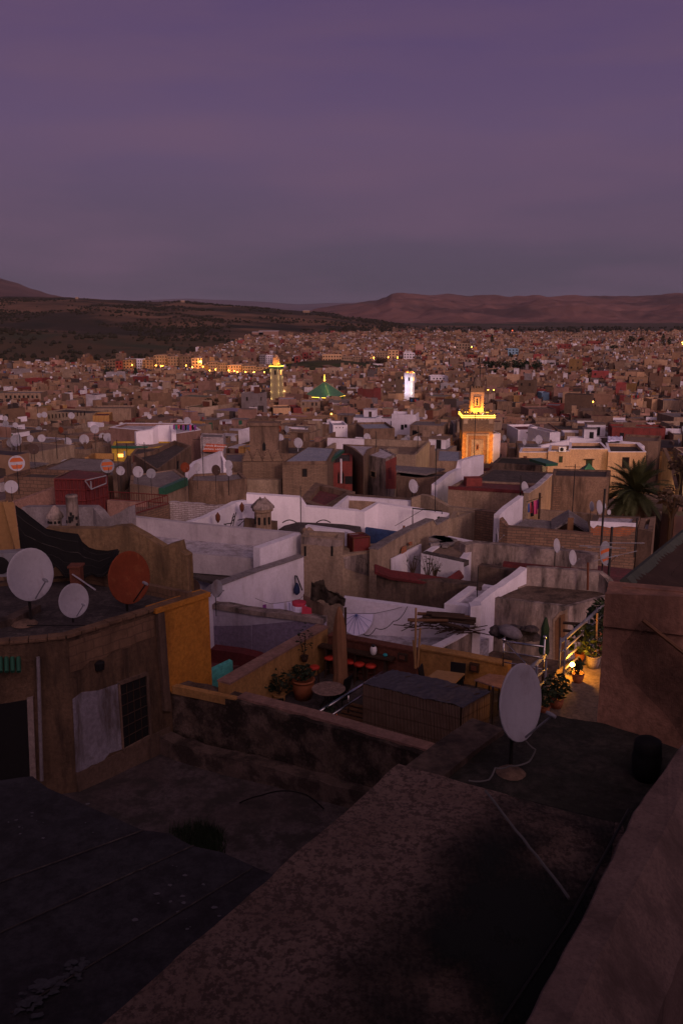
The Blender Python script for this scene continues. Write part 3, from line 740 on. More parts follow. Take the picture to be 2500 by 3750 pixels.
# ---- mossy wall with pink coping in front of the restaurant
wl = [(600, 2508), (720, 2530), (840, 2562), (1015, 2608), (1179, 2655), (1353, 2705), (1554, 2768), (1700, 2815)]
plaster('skirt', (.15, .105, .09), (.10, .07, .06), dirt=(.02, .015, .013), amt=.9, lo=.46, hi=.58, fine=14, streak=False, scale=1.6)
plaster('mossy', (.085, .058, .045), (.17, .12, .10), dirt=(.014, .011, .01), amt=.95, lo=.44, hi=.56, fine=14, streak=False, scale=1.5)
mw = wall('wall', 'long mossy courtyard wall topped by a pale pink coping', wl, 11.0, 13.4, 'mossy', .55, None, rough=.03)
pc = wall('coping', '', [(868, 2552), (1015, 2590), (1179, 2633), (1353, 2686), (1554, 2743), (1700, 2790)], 10.93, 11.25, 'pink', .42, parent=mw)
wall('coping_end', '', [(610, 2508), (720, 2530), (862, 2560)], 10.95, 11.2, 'ochre', .2, parent=mw)
wall('skirting', '', [(560, 2690), (640, 2725), (800, 2770), (1000, 2815), (1250, 2885), (1450, 2940)], 12.45, 13.3, 'skirt', .45, parent=mw, rough=.05)
# ================================================================ the restaurant terrace
FD = 12.2                                                    # drop of its floor
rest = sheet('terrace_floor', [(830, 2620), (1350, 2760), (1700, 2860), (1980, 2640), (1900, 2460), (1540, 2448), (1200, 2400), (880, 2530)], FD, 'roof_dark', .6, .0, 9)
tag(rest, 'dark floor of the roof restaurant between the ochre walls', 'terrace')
wall('wall', 'ochre terrace wall with pinkish coping on the left of the roof restaurant', [(838, 2508), (1020, 2402), (1200, 2298)], 10.7, 12.6, 'ochre', .4, 'pink')
wall('wall', 'dark red-brown bar wall behind the red stools', [(1200, 2330), (1360, 2360), (1527, 2392)], 10.85, 12.6, 'rust_brown', .3, 'rust_brown')
wall('wall', 'yellow terrace wall behind the square tables', [(1530, 2378), (1700, 2408), (1860, 2440)], 10.8, 12.6, 'ochre', .3, 'ochre')
wall('wall', 'short turquoise wall glimpsed beside the orange wall end', [(764, 2462, 26.6), (852, 2420, 27.2)], None, 13.2, 'teal_wall', .2)
# umbrella, closed
b = at(1247, 2488, 26.2); b.z = H - FD
um = empty('parasol', 'closed beige parasol standing on the restaurant terrace', 'parasol', b, None)
def ec(mb, name, m, par, sm=False): return rebase(mb.build(name, MAT[m], par, sm))
ht = at(1236, 2222, 26.2).z - b.z
pr = []
q = MB(); N_ = 20
for zf, rr in ((.0, .235), (.05, .26), (.18, .20), (.36, .205), (.55, .21), (.75, .18), (.9, .12), (.97, .06), (1.0, .02)):
    for k in range(N_):
        a = 2 * math.pi * k / N_; r2 = rr * .92 * (1 + .3 * math.cos(a * 7 + zf * 2))
        pr.append(b + Vector((r2 * math.cos(a) - .05 * zf, r2 * math.sin(a), .35 + zf * (ht - .35))))
fs = [(i * N_ + k, i * N_ + (k + 1) % N_, (i + 1) * N_ + (k + 1) % N_, (i + 1) * N_ + k) for i in range(8) for k in range(N_)]
q.add(pr, fs); ec(q, 'canopy', 'cloth_beige', um, True)
ec(MB().tube([b, b + Vector((0, 0, .5))], .03), 'pole', 'wood', um); ec(MB().lathe(b, [(.28, 0), (.28, .07), (.1, .1)], 14), 'base', 'black', um)
p = at(1264, 2225, 27.2)
tag(MB().tube([Vector((p.x, p.y, H - FD)), p], .05, 6).build('post', MAT['wood_dark']), 'dark wooden post just right of the closed parasol', 'post')
# bar shelf, stools, lantern, bowl
a, c = onz(1172, 2362, 11.15), onz(1440, 2414, 11.15); t = (c - a).normalized(); rz = math.atan2(t.y, t.x)
q = MB().box((a + c) / 2, ((c - a).length, .32, .06), rz)
sh = tag(q.build('bar_shelf', MAT['wood_dark']), 'long dark bar shelf fixed along the red-brown wall', 'shelf')
for s in (.1, .5, .9):
    e = a.lerp(c, s); MB().box(e - Vector((0, 0, .53)), (.06, .22, 1.0), rz).build('leg', MAT['wood_dark'], sh)
def stool(c, label):
    o = empty('bar_stool', label, 'bar stool', (c.x, c.y, H - FD), 'red-topped bar stools')
    h = c.z - (H - FD)
    ec(MB().lathe(c - Vector((0, 0, .08)), [(.17, 0), (.19, .03), (.19, .07), (.15, .1), (.02, .11)], 14), 'seat', 'seat_red', o, True)
    for sx_, sy_ in ((1, 1), (1, -1), (-1, 1), (-1, -1)):
        ec(MB().tube([c + Vector((.11 * sx_, .11 * sy_, -.08)), (c.x + .17 * sx_, c.y + .17 * sy_, H - FD)], .018, 5), 'leg', 'wood_dark', o)
    z = H - FD + .3
    ec(MB().tube([(c.x + .15 * i, c.y + .15 * j, z) for i, j in ((1, 1), (1, -1), (-1, -1), (-1, 1), (1, 1))], .012, 4), 'footrest', 'wood_dark', o)
for x, y, l in ((1207, 2406, 'red bar stool partly hidden left of the closed parasol'), (1281, 2420, 'red bar stool just right of the closed parasol'),
                (1315, 2429, 'middle red bar stool of the three right of the parasol'), (1357, 2435, 'red bar stool farthest right, below the white lantern'), (1150, 2441, 'red-topped stool beside the large terracotta pot')):
    stool(onz(x, y, 11.5), l)
c = onz(1367, 2398, 11.12)
o = tag(MB().lathe(c, [(.06, 0), (.10, .06), (.115, .16), (.10, .26), (.06, .30)], 14).build('lantern', MAT['white_gloss'], None, True), 'round white lantern on the dark bar shelf', 'lantern')
MB().lathe(c + Vector((0, 0, .30)), [(.065, 0), (.07, .03), (.06, .05)], 12).build('lid', MAT['metal_dark'], o)
c = onz(1410, 2404, 11.12); tag(MB().lathe(c, [(.03, 0), (.075, .03), (.08, .07), (.05, .1)], 12).build('bowl', MAT['teal_gloss'], None, True), 'small turquoise bowl on the dark bar shelf', 'bowl')
def ebox(x0, y0, x1, y1, A, B, label):  # unlit electric box fixed on a terrace wall
    n = Vector((B.y - A.y, A.x - B.x, 0)).normalized(); n = n if n.y < 0 else -n
    a, c = onplane(x0, y0, A, B), onplane(x1, y1, A, B); m = (a + c) / 2; t = (B - A); rz = math.atan2(t.y, t.x)
    o = tag(MB().box(m + n * .06, ((c - a).xy.length, .12, abs(a.z - c.z)), rz).build('wall_fitting', MAT['wood_dark']), label, 'electric box')
    MB().box(m + n * .13, ((c - a).xy.length * .55, .02, abs(a.z - c.z) * .55), rz).build('panel', MAT['rust_brown'], o)
A1, B1 = onz(1530, 2378, 10.8), onz(1860, 2440, 10.8); A0, B0 = onz(1200, 2330, 10.85), onz(1527, 2392, 10.85)
ebox(1721, 2424, 1754, 2460, A1, B1, 'square brown electric box on the yellow wall'); ebox(1460, 2388, 1493, 2418, A0, B0, 'square brown electric box on the red-brown bar wall')
# tables and chairs
FD2 = 11.7
pf = sheet('platform', [(1535, 2446), (1850, 2502), (1845, 2560), (1700, 2610), (1560, 2535)], FD2, 'roof_dark', .6, 0, .5); tag(pf, 'low platform under the square tables of the restaurant', 'platform')
def table(px, label, m='wood', dt=10.95):
    P = [onz(x, y, dt) for x, y in px]; c = sum(P, Vector()) / 4
    o = empty('table', label, 'table', (c.x, c.y, H - FD2))
    q = MB(); q.v = []; q.prism(ccw(P), H - dt - .04); ec(q, 'tabletop', m, o)
    for p in P:
        p = p.lerp(c, .12); ec(MB().tube([(p.x, p.y, H - dt - .04), (p.x, p.y, H - FD2)], .03, 5), 'leg', 'metal_dark', o)
table([(1564, 2478), (1600, 2453), (1701, 2466), (1661, 2505)], 'square wooden table by the yellow wall', 'bamboo')
table([(1735, 2490), (1790, 2466), (1860, 2476), (1830, 2520)], 'square brown table half hidden by the big dish', 'pink')
def chair(x, y, rz, label, fd=FD2):
    M = Matrix.Rotation(rz, 3, 'Z'); c = onz(x, y, fd - .95) - M @ Vector((0, .32, 0)); o = empty('chair', label, 'chair', (c.x, c.y, H - fd), 'black terrace chairs')
    f = lambda a, b_, z: Vector((c.x, c.y, H - fd)) + M @ Vector((a, b_, z))
    ec(MB().box(f(0, 0, .45), (.44, .44, .05), rz), 'seat', 'black', o)
    ec(MB().add([f(-.23, .22, .47), f(.23, .22, .47), f(.24, .30, .95), f(-.24, .30, .95), f(-.23, .26, .47), f(.23, .26, .47), f(.24, .34, .95), f(-.24, .34, .95)],
                [(0, 1, 2, 3), (7, 6, 5, 4), (0, 4, 5, 1), (1, 5, 6, 2), (2, 6, 7, 3), (3, 7, 4, 0)]), 'backrest', 'black', o)
    for i in (-1, 1):
        for j in (-1, 1): ec(MB().tube([f(.19 * i, .19 * j, .45), f(.21 * i, .21 * j, 0)], .016, 4), 'leg', 'black', o)
chair(1677, 2427, R(-18), 'black chair between the square table and yellow wall'); chair(1538, 2440, R(70), 'black chair left of the square wooden table')
chair(1010, 2560, R(190), 'dark chair in front of the round table, by the pink coping', FD); chair(1275, 2480, R(-120), 'dark chair right of the round mosaic table', FD)
c = onz(1203, 2520, 11.45)
o = empty('round_table', 'round mosaic table between the terracotta pot and the handrail', 'table', (c.x, c.y, H - FD))
brick('mosaic', (.30, .19, .15), (.22, .14, .11), (.10, .07, .06), .09, .09)
patch('mosaic_top', (.30, .20, .165), (.20, .13, .11), (.14, .10, .09), 5, 14)
ec(MB().lathe(c - Vector((0, 0, .04)), [(.5, 0), (.53, .02), (.52, .04), (.01, .045)], 28), 'tabletop', 'mosaic_top', o)
for k in range(3):
    a = k * 2.1 + .4; d = Vector((math.cos(a), math.sin(a), 0))
    ec(MB().tube([c + d * .3 - Vector((0, 0, .04)), c + d * .12 - Vector((0, 0, .4)), Vector((c.x, c.y, H - FD)) + d * .35], .018, 5), 'leg', 'metal_dark', o)
# pots and plants
def potted(x, yb, Y, r, h, label, pm='terracotta', lm='leaf_dark', crown=(.4, .4, .35), n=150, ls=.07, stems=5, cat='potted plant', drop=None, parts=None):
    b = at(x, yb, Y)
    if drop: b = onz(x, yb, drop)
    o = empty('potted_plant', label, cat, b, 'potted plants')
    ec(MB().lathe(b, [(r * .72, 0), (r * .95, h * .45), (r, h * .8), (r * .93, h * .9), (r * 1.08, h * .93), (r * 1.08, h), (r * .9, h), (r * .85, h * .93)], 18), 'pot', pm, o, True)
    q = MB(); cz = b.z + h + crown[2] * .9
    for _ in range(stems):
        a = random.uniform(0, 6.28); e = Vector((b.x + crown[0] * .7 * math.cos(a), b.y + crown[1] * .7 * math.sin(a), cz + random.uniform(-.3, .6) * crown[2]))
        s = Vector((b.x, b.y, b.z + h * .9)); q.tube([s, s.lerp(e, .5) + Vector((0, 0, .06)), e], [.012, .009, .004], 4)
    ec(q, 'stem', 'trunk', o)
    q = MB(); leaves(q, (b.x, b.y, cz), crown, n, ls); ec(q, 'foliage', lm, o)
    return o
potted(1110, 2556, 25.6, .36, .66, 'large terracotta pot with a dark bushy plant', crown=(.42, .42, .26), n=260, drop=FD)
potted(1022, 2578, 25, .20, .34, 'leafy shrub in a pale pot against the ochre wall', 'ochre', 'leaf_dark', (.46, .34, .5), 130, .09, 8, drop=FD)
potted(925, 2590, 25, .18, .3, 'sparse climbing plant along the foot of the ochre wall', 'ochre', 'leaf_dark', (.62, .3, .45), 120, .085, 9, drop=FD)
potted(1115, 2422, 27, .12, .2, 'thin tall plant hanging before the ochre wall', 'wood_dark', 'leaf_dark', (.3, .2, .62), 60, .06, 5, drop=11.3)
potted(1198, 2652, 22.6, .15, .24, 'small orange pot with spiky leaves by the handrail', 'dish_paint', 'leaf_dark', (.22, .2, .2), 40, .08, 4, drop=11.6)
c = onz(1232, 2650, 11.55); tag(MB().lathe(c, [(.16, 0), (.06, .2), (.02, .3)], 10).build('folded_cloth', MAT['dish_paint']), 'orange cloth peak beside the handrail at the coping', 'cloth')
# bamboo poles
for k, (xt, yt, xb, yb, l) in enumerate(((1522, 2226, 1519, 2447, 'tallest bamboo pole at the corner of the bar wall'), (1538, 2300, 1528, 2443, 'shorter bamboo pole leaning right of the tallest one'), (1512, 2344, 1521, 2448, 'short bamboo pole leaning left of the tallest one'))):
    tag(MB().tube([at(xt, yt, 26.3), at(xb, yb, 26.2)], .035, 6).build('bamboo_pole', MAT['bamboo']), l, 'bamboo pole', 'bamboo poles at the terrace corner')
# handrail down the middle
def rail(name, label, posts, rails, m='chrome', r=.03, rp=.028, group=None, knob=False):
    """posts [(x, ytop, ybot, Y)], rails [[(x, y, Y), ...]]"""
    p0 = at(posts[0][0], posts[0][2], posts[0][3]); o = empty(name, label, 'railing', p0, group)
    for x, a, b, Y in posts:
        t = at(x, a, Y); u = at(x, b, Y); q = MB().tube([t, Vector((t.x, t.y, u.z))], rp, 7)
        if knob: q.lathe(t, [(.02, 0), (.06, .03), (.06, .08), (.02, .11)], 8)
        ec(q, 'post', m, o, True)
    for i, L in enumerate(rails): ec(MB().tube([at(*q) for q in L], r if i == 0 else r * .55, 7), 'handrail' if i == 0 else 'crossbar', m, o, True)
    return o
rail('handrail', 'steel handrail slanting across the restaurant terrace', [(1145, 2625, 2680, 22.6), (1275, 2540, 2610, 24.2), (1402, 2462, 2510, 25.8)],
     [[(1128, 2632, 22.4), (1275, 2540, 24.2), (1402, 2462, 25.8)], [(1150, 2660, 22.5), (1405, 2495, 25.8)]], r=.05)
dk = MB()
for i in range(9):
    a, c = onz(1180 + i * 12, 2688 - i * 14, 12.12), onz(1330 + i * 12, 2725 - i * 14, 12.12)
    dk.box((a + c) / 2, ((c - a).length, .14, .04), math.atan2((c - a).y, (c - a).x))
dk.build('deck_boards', MAT['wood'], rest)
# ---- reed-clad shelter
TL, TR, BRk, BLk = onz(1331, 2505, 10.75), onz(1686, 2588, 10.75), onz(1790, 2537, 10.75), onz(1443, 2458, 10.75)
P = ccw([TL, TR, BRk, BLk])
cx = sum(P, Vector()) / 4
rb = empty('reed_shelter', 'box-shaped shelter clad in brown reed matting', 'shelter', (cx.x, cx.y, H - FD - .5))
m, n, bs = newmat('reed'); uv, Pp = wallcoord(n)
wv = nn(n, 'ShaderNodeTexWave'); wv.inputs['Scale'].default_value = 7; wv.inputs['Distortion'].default_value = 1.6; wv.inputs['Detail'].default_value = 3
n.links.new(uv, wv.inputs['Vector'])
cc = mixc(n, rng(n, wv.outputs['Fac'], .2, .9), (.085, .053, .040), (.29, .195, .15))
wc = nn(n, 'ShaderNodeTexWave'); wc.bands_direction = 'Y'; wc.inputs['Scale'].default_value = .75; wc.inputs['Distortion'].default_value = .6
n.links.new(uv, wc.inputs['Vector'])
cc = mixc(n, rng(n, wc.outputs['Fac'], .0, .06, .5, 0), cc, (.04, .022, .015))
cc = mixc(n, rng(n, noise_(n, Pp, 3, 4), .35, .7, 0, .55), cc, (.10, .055, .035)); n.links.new(cc, bs.inputs['Base Color']); bump(n, bs, wv.outputs['Fac'], .6, .02)
q = MB(); q.prism(P, H - FD - .3); ec(q, 'frame', 'wood_dark', rb)
def clad(a, b_, zt, zb, name, seed):
    t = (b_ - a); t.z = 0; L = t.length; t.normalize(); nrm = Vector((t.y, -t.x, 0)); q = MB(); k = int(L / .045)
    rr = random.Random(seed)
    for i in range(k):
        s0, s1 = i * L / k, (i + .9) * L / k; dz = rr.uniform(-.03, .03); off = .03 + rr.uniform(0, .015)
        A_, B_ = a + t * s0 + nrm * off, a + t * s1 + nrm * off
        q.add([Vector((A_.x, A_.y, zb + dz)), Vector((B_.x, B_.y, zb + dz)), Vector((B_.x, B_.y, zt + dz * .6)), Vector((A_.x, A_.y, zt + dz * .6))], [(0, 1, 2, 3)])
    return ec(q, name, 'reed', rb)
clad(TL, TR, H - 10.74, H - FD - .1, 'reed_mat', 1); clad(TR, BRk, H - 10.74, H - FD - .1, 'reed_mat', 2); clad(BRk, BLk, H - 10.74, H - FD - .1, 'reed_mat', 3); clad(BLk, TL, H - 10.74, H - FD - .1, 'reed_mat', 4)
q = MB(); rr = random.Random(5); k = 60                      # bluish sagging thatch of the lid
plain('thatch', (.075, .07, .095), .9, 0, .7, 7)
NX, NY = 40, 12; g = []
for j in range(NY + 1):
    for i in range(NX + 1):
        u, t_ = i / NX, j / NY; p = TL.lerp(TR, u).lerp(BLk.lerp(BRk, u), t_); p = p + (p - cx).normalized() * .08
        p.z = H - 10.72 + .05 * mnoise.noise(p * 2.5) + .03 * mnoise.noise(p * 9) + .035 * mnoise.noise(Vector((u * 30, t_ * 3, 8))); g.append(p)
q.add(g, [(j * (NX + 1) + i, j * (NX + 1) + i + 1, (j + 1) * (NX + 1) + i + 1, (j + 1) * (NX + 1) + i) for j in range(NY) for i in range(NX)]); ec(q, 'lid', 'thatch', rb)
p = BRk + Vector((.1, 0, 0)); 
tag(MB().tube([p + Vector((0, 0, .2)), Vector((p.x, p.y, H - 12.6))], .035, 6).build('post', MAT['chrome']), 'steel post at the right end of the reed shelter', 'post')
# ---- lamp terrace and steps to its right
patch('tiles_floor', (.26, .18, .13), (.20, .14, .10), (.15, .105, .08), 1.2, 5)
lt = sheet('lamp_terrace', [(1935, 2660), (2040, 2452), (2120, 2402), (2260, 2392), (2330, 2720), (1940, 2720)], 10.2, 'tiles_floor', .6, .0, 9)
tag(lt, 'small terrace lit by a lamp among pots, left of the salmon wall', 'terrace')
lp = at(2094, 2434, 23.4)
lo = tag(MB().lathe(lp - Vector((0, 0, .07)), [(.02, 0), (.06, .03), (.075, .07), (.05, .12), (.015, .14)], 12).build('lamp', MAT['lamp_bulb'], None, True), 'bright bare lamp glowing on the floor among the pots', 'lamp')
MB().lathe(Vector((lp.x, lp.y, H - 10.2)), [(.07, 0), (.06, .05), (.03, .12), (.025, lp.z - .07 - (H - 10.2))], 10).build('base', MAT['metal_dark'], lo)
lamp('terrace_lamp_light', lp + Vector((.02, -.05, .22)), 85, (1, .40, .03), .05)
potted(2113, 2497, 22.8, .17, .26, 'round pot with reedy leaves directly in front of the glowing lamp', 'terracotta', 'leaf', (.16, .14, .26), 40, .1, 8, drop=10.2)
potted(2168, 2444, 23.8, .21, .38, 'tall patterned pot with yellowish plant right of the lamp', 'stained', 'leaf', (.5, .4, .28), 90, .09, 9, drop=10.2)
potted(2034, 2590, 21.0, .19, .28, 'bushy green plant in a square pot below the steel stairs', 'terracotta', 'leaf', (.36, .34, .36), 260, .07, 8, drop=10.2)
potted(1992, 2610, 20.9, .14, .2, 'low leafy plant behind the edge of the big dish', 'terracotta', 'leaf', (.26, .25, .3), 120, .07, 6, drop=10.2)
potted(2212, 2400, 24.6, .2, .3, 'tall dark bush against the salmon wall corner', 'terracotta', 'leaf_dark', (.42, .4, .75), 420, .06, 10, drop=10.2)
potted(2120, 2420, 24.6, .16, .26, 'broad-leaved banana plant behind the lamp', 'terracotta', 'leaf', (.36, .3, .5), 40, .2, 6, drop=10.2)
potted(2190, 2330, 26, .15, .2, 'feathery palm-like plant above the upper stair rail', 'terracotta', 'leaf', (.42, .3, .55), 110, .14, 6, drop=10.0)
p = at(2185, 2245, 24.5); tag(MB().tube([p, at(2180, 2400, 24.2)], .03, 6).build('bamboo_pole', MAT['bamboo']), 'yellow cane standing in the plants right of the stair rail', 'bamboo pole')
rail('railing', 'steel railing along the terrace edge above the yellow wall', [(1844, 2349, 2440, 24.6), (1994, 2340, 2540, 23.6), (1963, 2443, 2560, 22.9)],
     [[(1842, 2349, 24.6), (1994, 2369, 23.6)], [(1845, 2387, 24.6), (1990, 2409, 23.6)], [(1846, 2425, 24.6), (1990, 2452, 23.6)], [(1850, 2352, 24.6), (1962, 2470, 23.2)]], r=.035, knob=True)
rail('railing', 'steel stair rail descending behind the big dish', [(1999, 2420, 2570, 22.6), (1966, 2440, 2590, 22.0), (1932, 2460, 2610, 21.5)], [[(1996, 2401, 23.5), (1925, 2458, 21.8)], [(1998, 2450, 23.4), (1930, 2505, 21.8)], [(1998, 2490, 23.4), (1934, 2550, 21.8)]], m='dish_grey', r=.06)
rail('railing', 'steel stair rail climbing towards the salmon wall', [(2052, 2335, 2450, 23.2), (2071, 2330, 2480, 22.9), (2156, 2262, 2395, 24.8), (2236, 2184, 2320, 26.6)],
     [[(2054, 2349, 23.2), (2156, 2262, 24.8), (2242, 2180, 26.8)], [(2058, 2385, 23.2), (2240, 2222, 26.8)], [(2060, 2420, 23.2), (2240, 2262, 26.8)], [(2062, 2455, 23.2), (2236, 2300, 26.8)]], m='dish_grey', r=.055)
b = at(1990, 2395, 25.2); ht = at(1990, 2262, 25.2).z - b.z
um = empty('parasol', 'closed dark teal parasol left of the wooden door', 'parasol', (b.x, b.y, b.z - .6))
q = MB().lathe(b, [(.14, 0), (.17, .1), (.12, ht * .5), (.13, ht * .7), (.04, ht)], 9); ec(q, 'canopy', 'cloth_teal' if 'cloth_teal' in MAT else 'green_tile', um)
ec(MB().tube([b - Vector((0, 0, .6)), b + Vector((0, 0, .2))], .025), 'pole', 'wood_dark', um)

# ================================================================ lavender courtyard house, white roof with wood pile
fl = sheet('courtyard', [(740, 2480), (1000, 2400), (1200, 2300), (1180, 2270), (915, 2240), (750, 2230)], 12.3, 'roof_red', .8, 0, 6)
tag(fl, 'dark red courtyard floor below the lavender walls', 'courtyard')
gw = wall('wall', 'lavender courtyard wall with crumbling mossy top', [(752, 2212), (921, 2238), (1050, 2254), (1182, 2272)], 10.5, 13, 'lavender', .35, None, rough=.02)
wall('coping', '', [(752, 2209), (921, 2235), (1050, 2251), (1182, 2269)], 10.44, 10.62, 'stained', .42, parent=gw, rough=.03)
A, B = onz(752, 2212, 10.5), onz(921, 2238, 10.5); B2 = onz(1182, 2272, 10.5)
facepatch('painted_dado', 'purple_dado' if 'purple_dado' in MAT else 'lavender', gw, [(752, 2292), (921, 2290), (921, 2420), (752, 2420)], A, B, .01)
plaster('purple_dado', (.24, .20, .30), (.20, .165, .25), amt=.25)
facepatch('painted_dado', 'purple_dado', gw, [(923, 2288), (1110, 2274), (1185, 2282), (1185, 2400), (923, 2440)], B, B2, .015)
for ch in gw.children:
    if ch.name.startswith('painted_dado'): ch.data.materials[0] = MAT['purple_dado']
wall('ridge', 'dark red roof ridge inside the lavender courtyard', [(770, 2378, 29.3), (880, 2392, 29), (935, 2405, 28.8), (975, 2420, 28.7)], None, 13, 'maroon', .5, cat='roof')
hw = wall('wall', 'tall white house wall with washing hung in front of it', [(760, 2182), (814, 2143), (885, 2116), (959, 2089), (1045, 2062), (1127, 2034)], 10.0, 13.5, 'white', .35, 'grey_plaster', cth=.05)
A, B = onz(814, 2143, 10), onz(1127, 2034, 10)
# washing line with towels
nA = Vector((B.y - A.y, A.x - B.x, 0)).normalized(); nA = nA if nA.dot(A - Vector((0, 0, H))) < 0 else -nA
def on(x, y, d): return onplane(x, y, A, B) + nA * d
cl = cable([on(925, 2188, .15), on(958, 2202, .5), on(1056, 2184, .6), on(1112, 2165, .15)], .008, sag=.02)
tag(cl.build('clothes_line', MAT['black']), 'clothes line strung in front of the tall white wall', 'clothes line')
def cloth(name, label, px, m, d0=.5, cat='cloth', group=None, fn=on, fold=.02, par=None):
    (x0, y0), (x1, y1), (x2, y2), (x3, y3) = px; g = []; k = 10
    for j in range(k + 1):
        for i in range(k + 1):
            u, t = i / k, j / k
            x = (x0 * (1 - u) + x1 * u) * (1 - t) + (x3 * (1 - u) + x2 * u) * t; y = (y0 * (1 - u) + y1 * u) * (1 - t) + (y3 * (1 - u) + y2 * u) * t
            g.append(fn(x, y, d0 + fold * math.sin(u * 11 + t * 2) * t))
    g2 = g + [p + Vector((0, .012, 0)) for p in g]; W = k + 1
    f = [(j * W + i, j * W + i + 1, (j + 1) * W + i + 1, (j + 1) * W + i) for j in range(k) for i in range(k)]
    f += [tuple(W * W + q for q in reversed(t)) for t in f]
    o = mesh(name, g2, f, MAT[m], par, True)
    if par is None: tag(o, label, cat, group)
    return o
tw = cloth('towel', 'white towel pinned left on the line before the white wall', [(966, 2200), (1006, 2196), (1006, 2238), (968, 2244)], 'cloth_white', .5, 'towel', 'towels on the line')
tw = cloth('towel', 'white towel with zigzag border pinned right on the line', [(1012, 2194), (1052, 2186), (1054, 2246), (1014, 2246)], 'cloth_white', .55, 'towel', 'towels on the line')
zz = MB().tube([on(1018 + (4 if i % 2 else 0), 2198 + i * 3.6, .59) for i in range(11)] + [on(1018 + i * 3.4, 2236 - (4 if i % 2 else 0), .6) for i in range(10)], .012, 4); zz.build('zigzag_border', MAT['cloth_blue'], tw)
cloth('trousers', 'small dark purple trousers hanging left of the towels', [(934, 2208), (947, 2206), (948, 2232), (933, 2232)], 'cloth_purple', .4, 'trousers')
bp = empty('backpack', 'dark blue backpack hanging by its strap on the white wall', 'backpack', on(1078, 2160, .2))
q = MB(); c = on(1073, 2150, .2); q.lathe(c - Vector((0, 0, .28)), [(.06, 0), (.13, .08), (.13, .25), (.09, .42), (.03, .5)], 10); ec(q, 'bag', 'cloth_navy', bp, True)
ec(MB().tube([on(1066, 2140, .22), on(1074, 2106, .1), on(1080, 2108, .1), on(1090, 2158, .24)], .028, 5), 'strap', 'black', bp)
dish(791, 2155, 66, 29.6, 'dish_grey', 'small grey dish before the left end of the white wall', 10.6, az=R(62), el=R(8))
c = at(1095, 2225, 29.6)
o = tag(MB().lathe(c - Vector((0, 0, .4)), [(.22, 0), (.24, .5), (.26, .62), (.2, .62)], 12).build('basket', MAT['cloth_red'], None, True), 'red and white basket below the hanging backpack', 'basket')
MB().lathe(c + Vector((0, 0, -.1)), [(.262, 0), (.27, .14), (.262, .2)], 12).build('band', MAT['cloth_white'], o)
bd = [at(1110, 2176, 30.0), at(1184, 2218, 29.3)]
o = tag(MB().add([bd[0], bd[1], bd[1] - Vector((0, 0, .62)), bd[0] - Vector((0, 0, .72))] + [p + Vector((.03, .05, 0)) for p in (bd[0], bd[1], bd[1] - Vector((0, 0, .62)), bd[0] - Vector((0, 0, .72)))],
         [(0, 1, 2, 3), (7, 6, 5, 4), (0, 4, 5, 1), (1, 5, 6, 2), (2, 6, 7, 3), (3, 7, 4, 0)]).build('door_panel', MAT['tan_light']), 'old beige door leaf propped up beside the brown blanket', 'door')
cloth('blanket', 'dark red blanket hung below the door leaf', [(1105, 2215), (1140, 2228), (1142, 2258), (1104, 2256)], 'cloth_red', .9, 'blanket', fn=lambda x, y, d: at(x, y, 29.2) )
def bl(x, y, d):
    p = at(x, y, 29.25 + d); p.y += .16 * mnoise.noise(Vector((x / 13, y / 17, 2))) - .1 * math.sin((x - 1136) / 9); p.z += .05 * mnoise.noise(Vector((x / 9, y / 9, 5))); return p
bk = cloth('blanket', 'dark patterned blanket slung over the wall beside the parasol', [(1140, 2130), (1184, 2126), (1206, 2206), (1136, 2196)], 'cloth_brown', 0, 'blanket', fn=bl, fold=.08)
cloth('fold', '', [(1172, 2140), (1196, 2158), (1268, 2188), (1200, 2200)], 'cloth_brown', -.1, fn=bl, fold=.1, par=bk); cloth('fold', '', [(1196, 2180), (1266, 2190), (1262, 2216), (1204, 2214)], 'cloth_brown', -.15, fn=bl, fold=.1, par=bk)
# white roof with the wood pile
wr = sheet('white_roof', [(1210, 2370), (1560, 2430), (1790, 2340), (1660, 2300), (1250, 2285)], 11.6, 'roof_pale', .4, .03, 7)
tag(wr, 'pale roof behind the bar wall with a pile of timber on it', 'roof')
bw = wall('wall', 'low whitewashed wall with a round cloth hung on it', [(1258, 2190, 30.3), (1440, 2214, 30.1), (1632, 2240, 29.9)], None, 13.4, 'white', .3)
A, B = at(1258, 2190, 30.3), at(1632, 2240, 29.9)
def onb(x, y, d): return onplane(x, y, A, B) + Vector((0, -d, 0))
q = MB(); ctr = onb(1304, 2244, .1); rr = 62
g = [ctr]; K = 18
for ring in (.5, 1.0):
    for i in range(K + 1):
        t = math.pi * i / K; g.append(onb(1304 + rr * ring * math.cos(t), 2244 + rr * 1.25 * ring * math.sin(t), .1 + .05 * ring * math.sin(t) + .012 * math.sin(i * 2.2)))
f = [(0, 1 + i, 2 + i) for i in range(K)] + [(1 + i, K + 2 + i, K + 3 + i, 2 + i) for i in range(K)]
rt = tag(MB().add(g, f).build('round_cloth', MAT['cloth_white'], None, True), 'round white patterned tablecloth hung folded on the whitewashed wall', 'tablecloth')
q = MB()
for i in range(2, K, 2):
    t = math.pi * i / K; q.tube([onb(1304, 2244, .15), onb(1304 + rr * .95 * math.cos(t), 2244 + rr * 1.19 * math.sin(t), .2)], .008, 3)
q.build('spoke_pattern', MAT['cloth_blue'], rt)
tag(cable([onb(1265, 2241, .12), onb(1372, 2242, .12), onb(1470, 2220, .1)], .008, sag=.01).build('clothes_line', MAT['black']), 'clothes line holding the round white cloth', 'clothes line')
tag(cable([onb(1490, 2218, .1), at(1440, 2275, 29), at(1375, 2300, 28.7), at(1330, 2322, 28.6)], .014, sag=.15).build('cable', MAT['black']), 'black cable looping down over the whitewashed wall', 'cable')
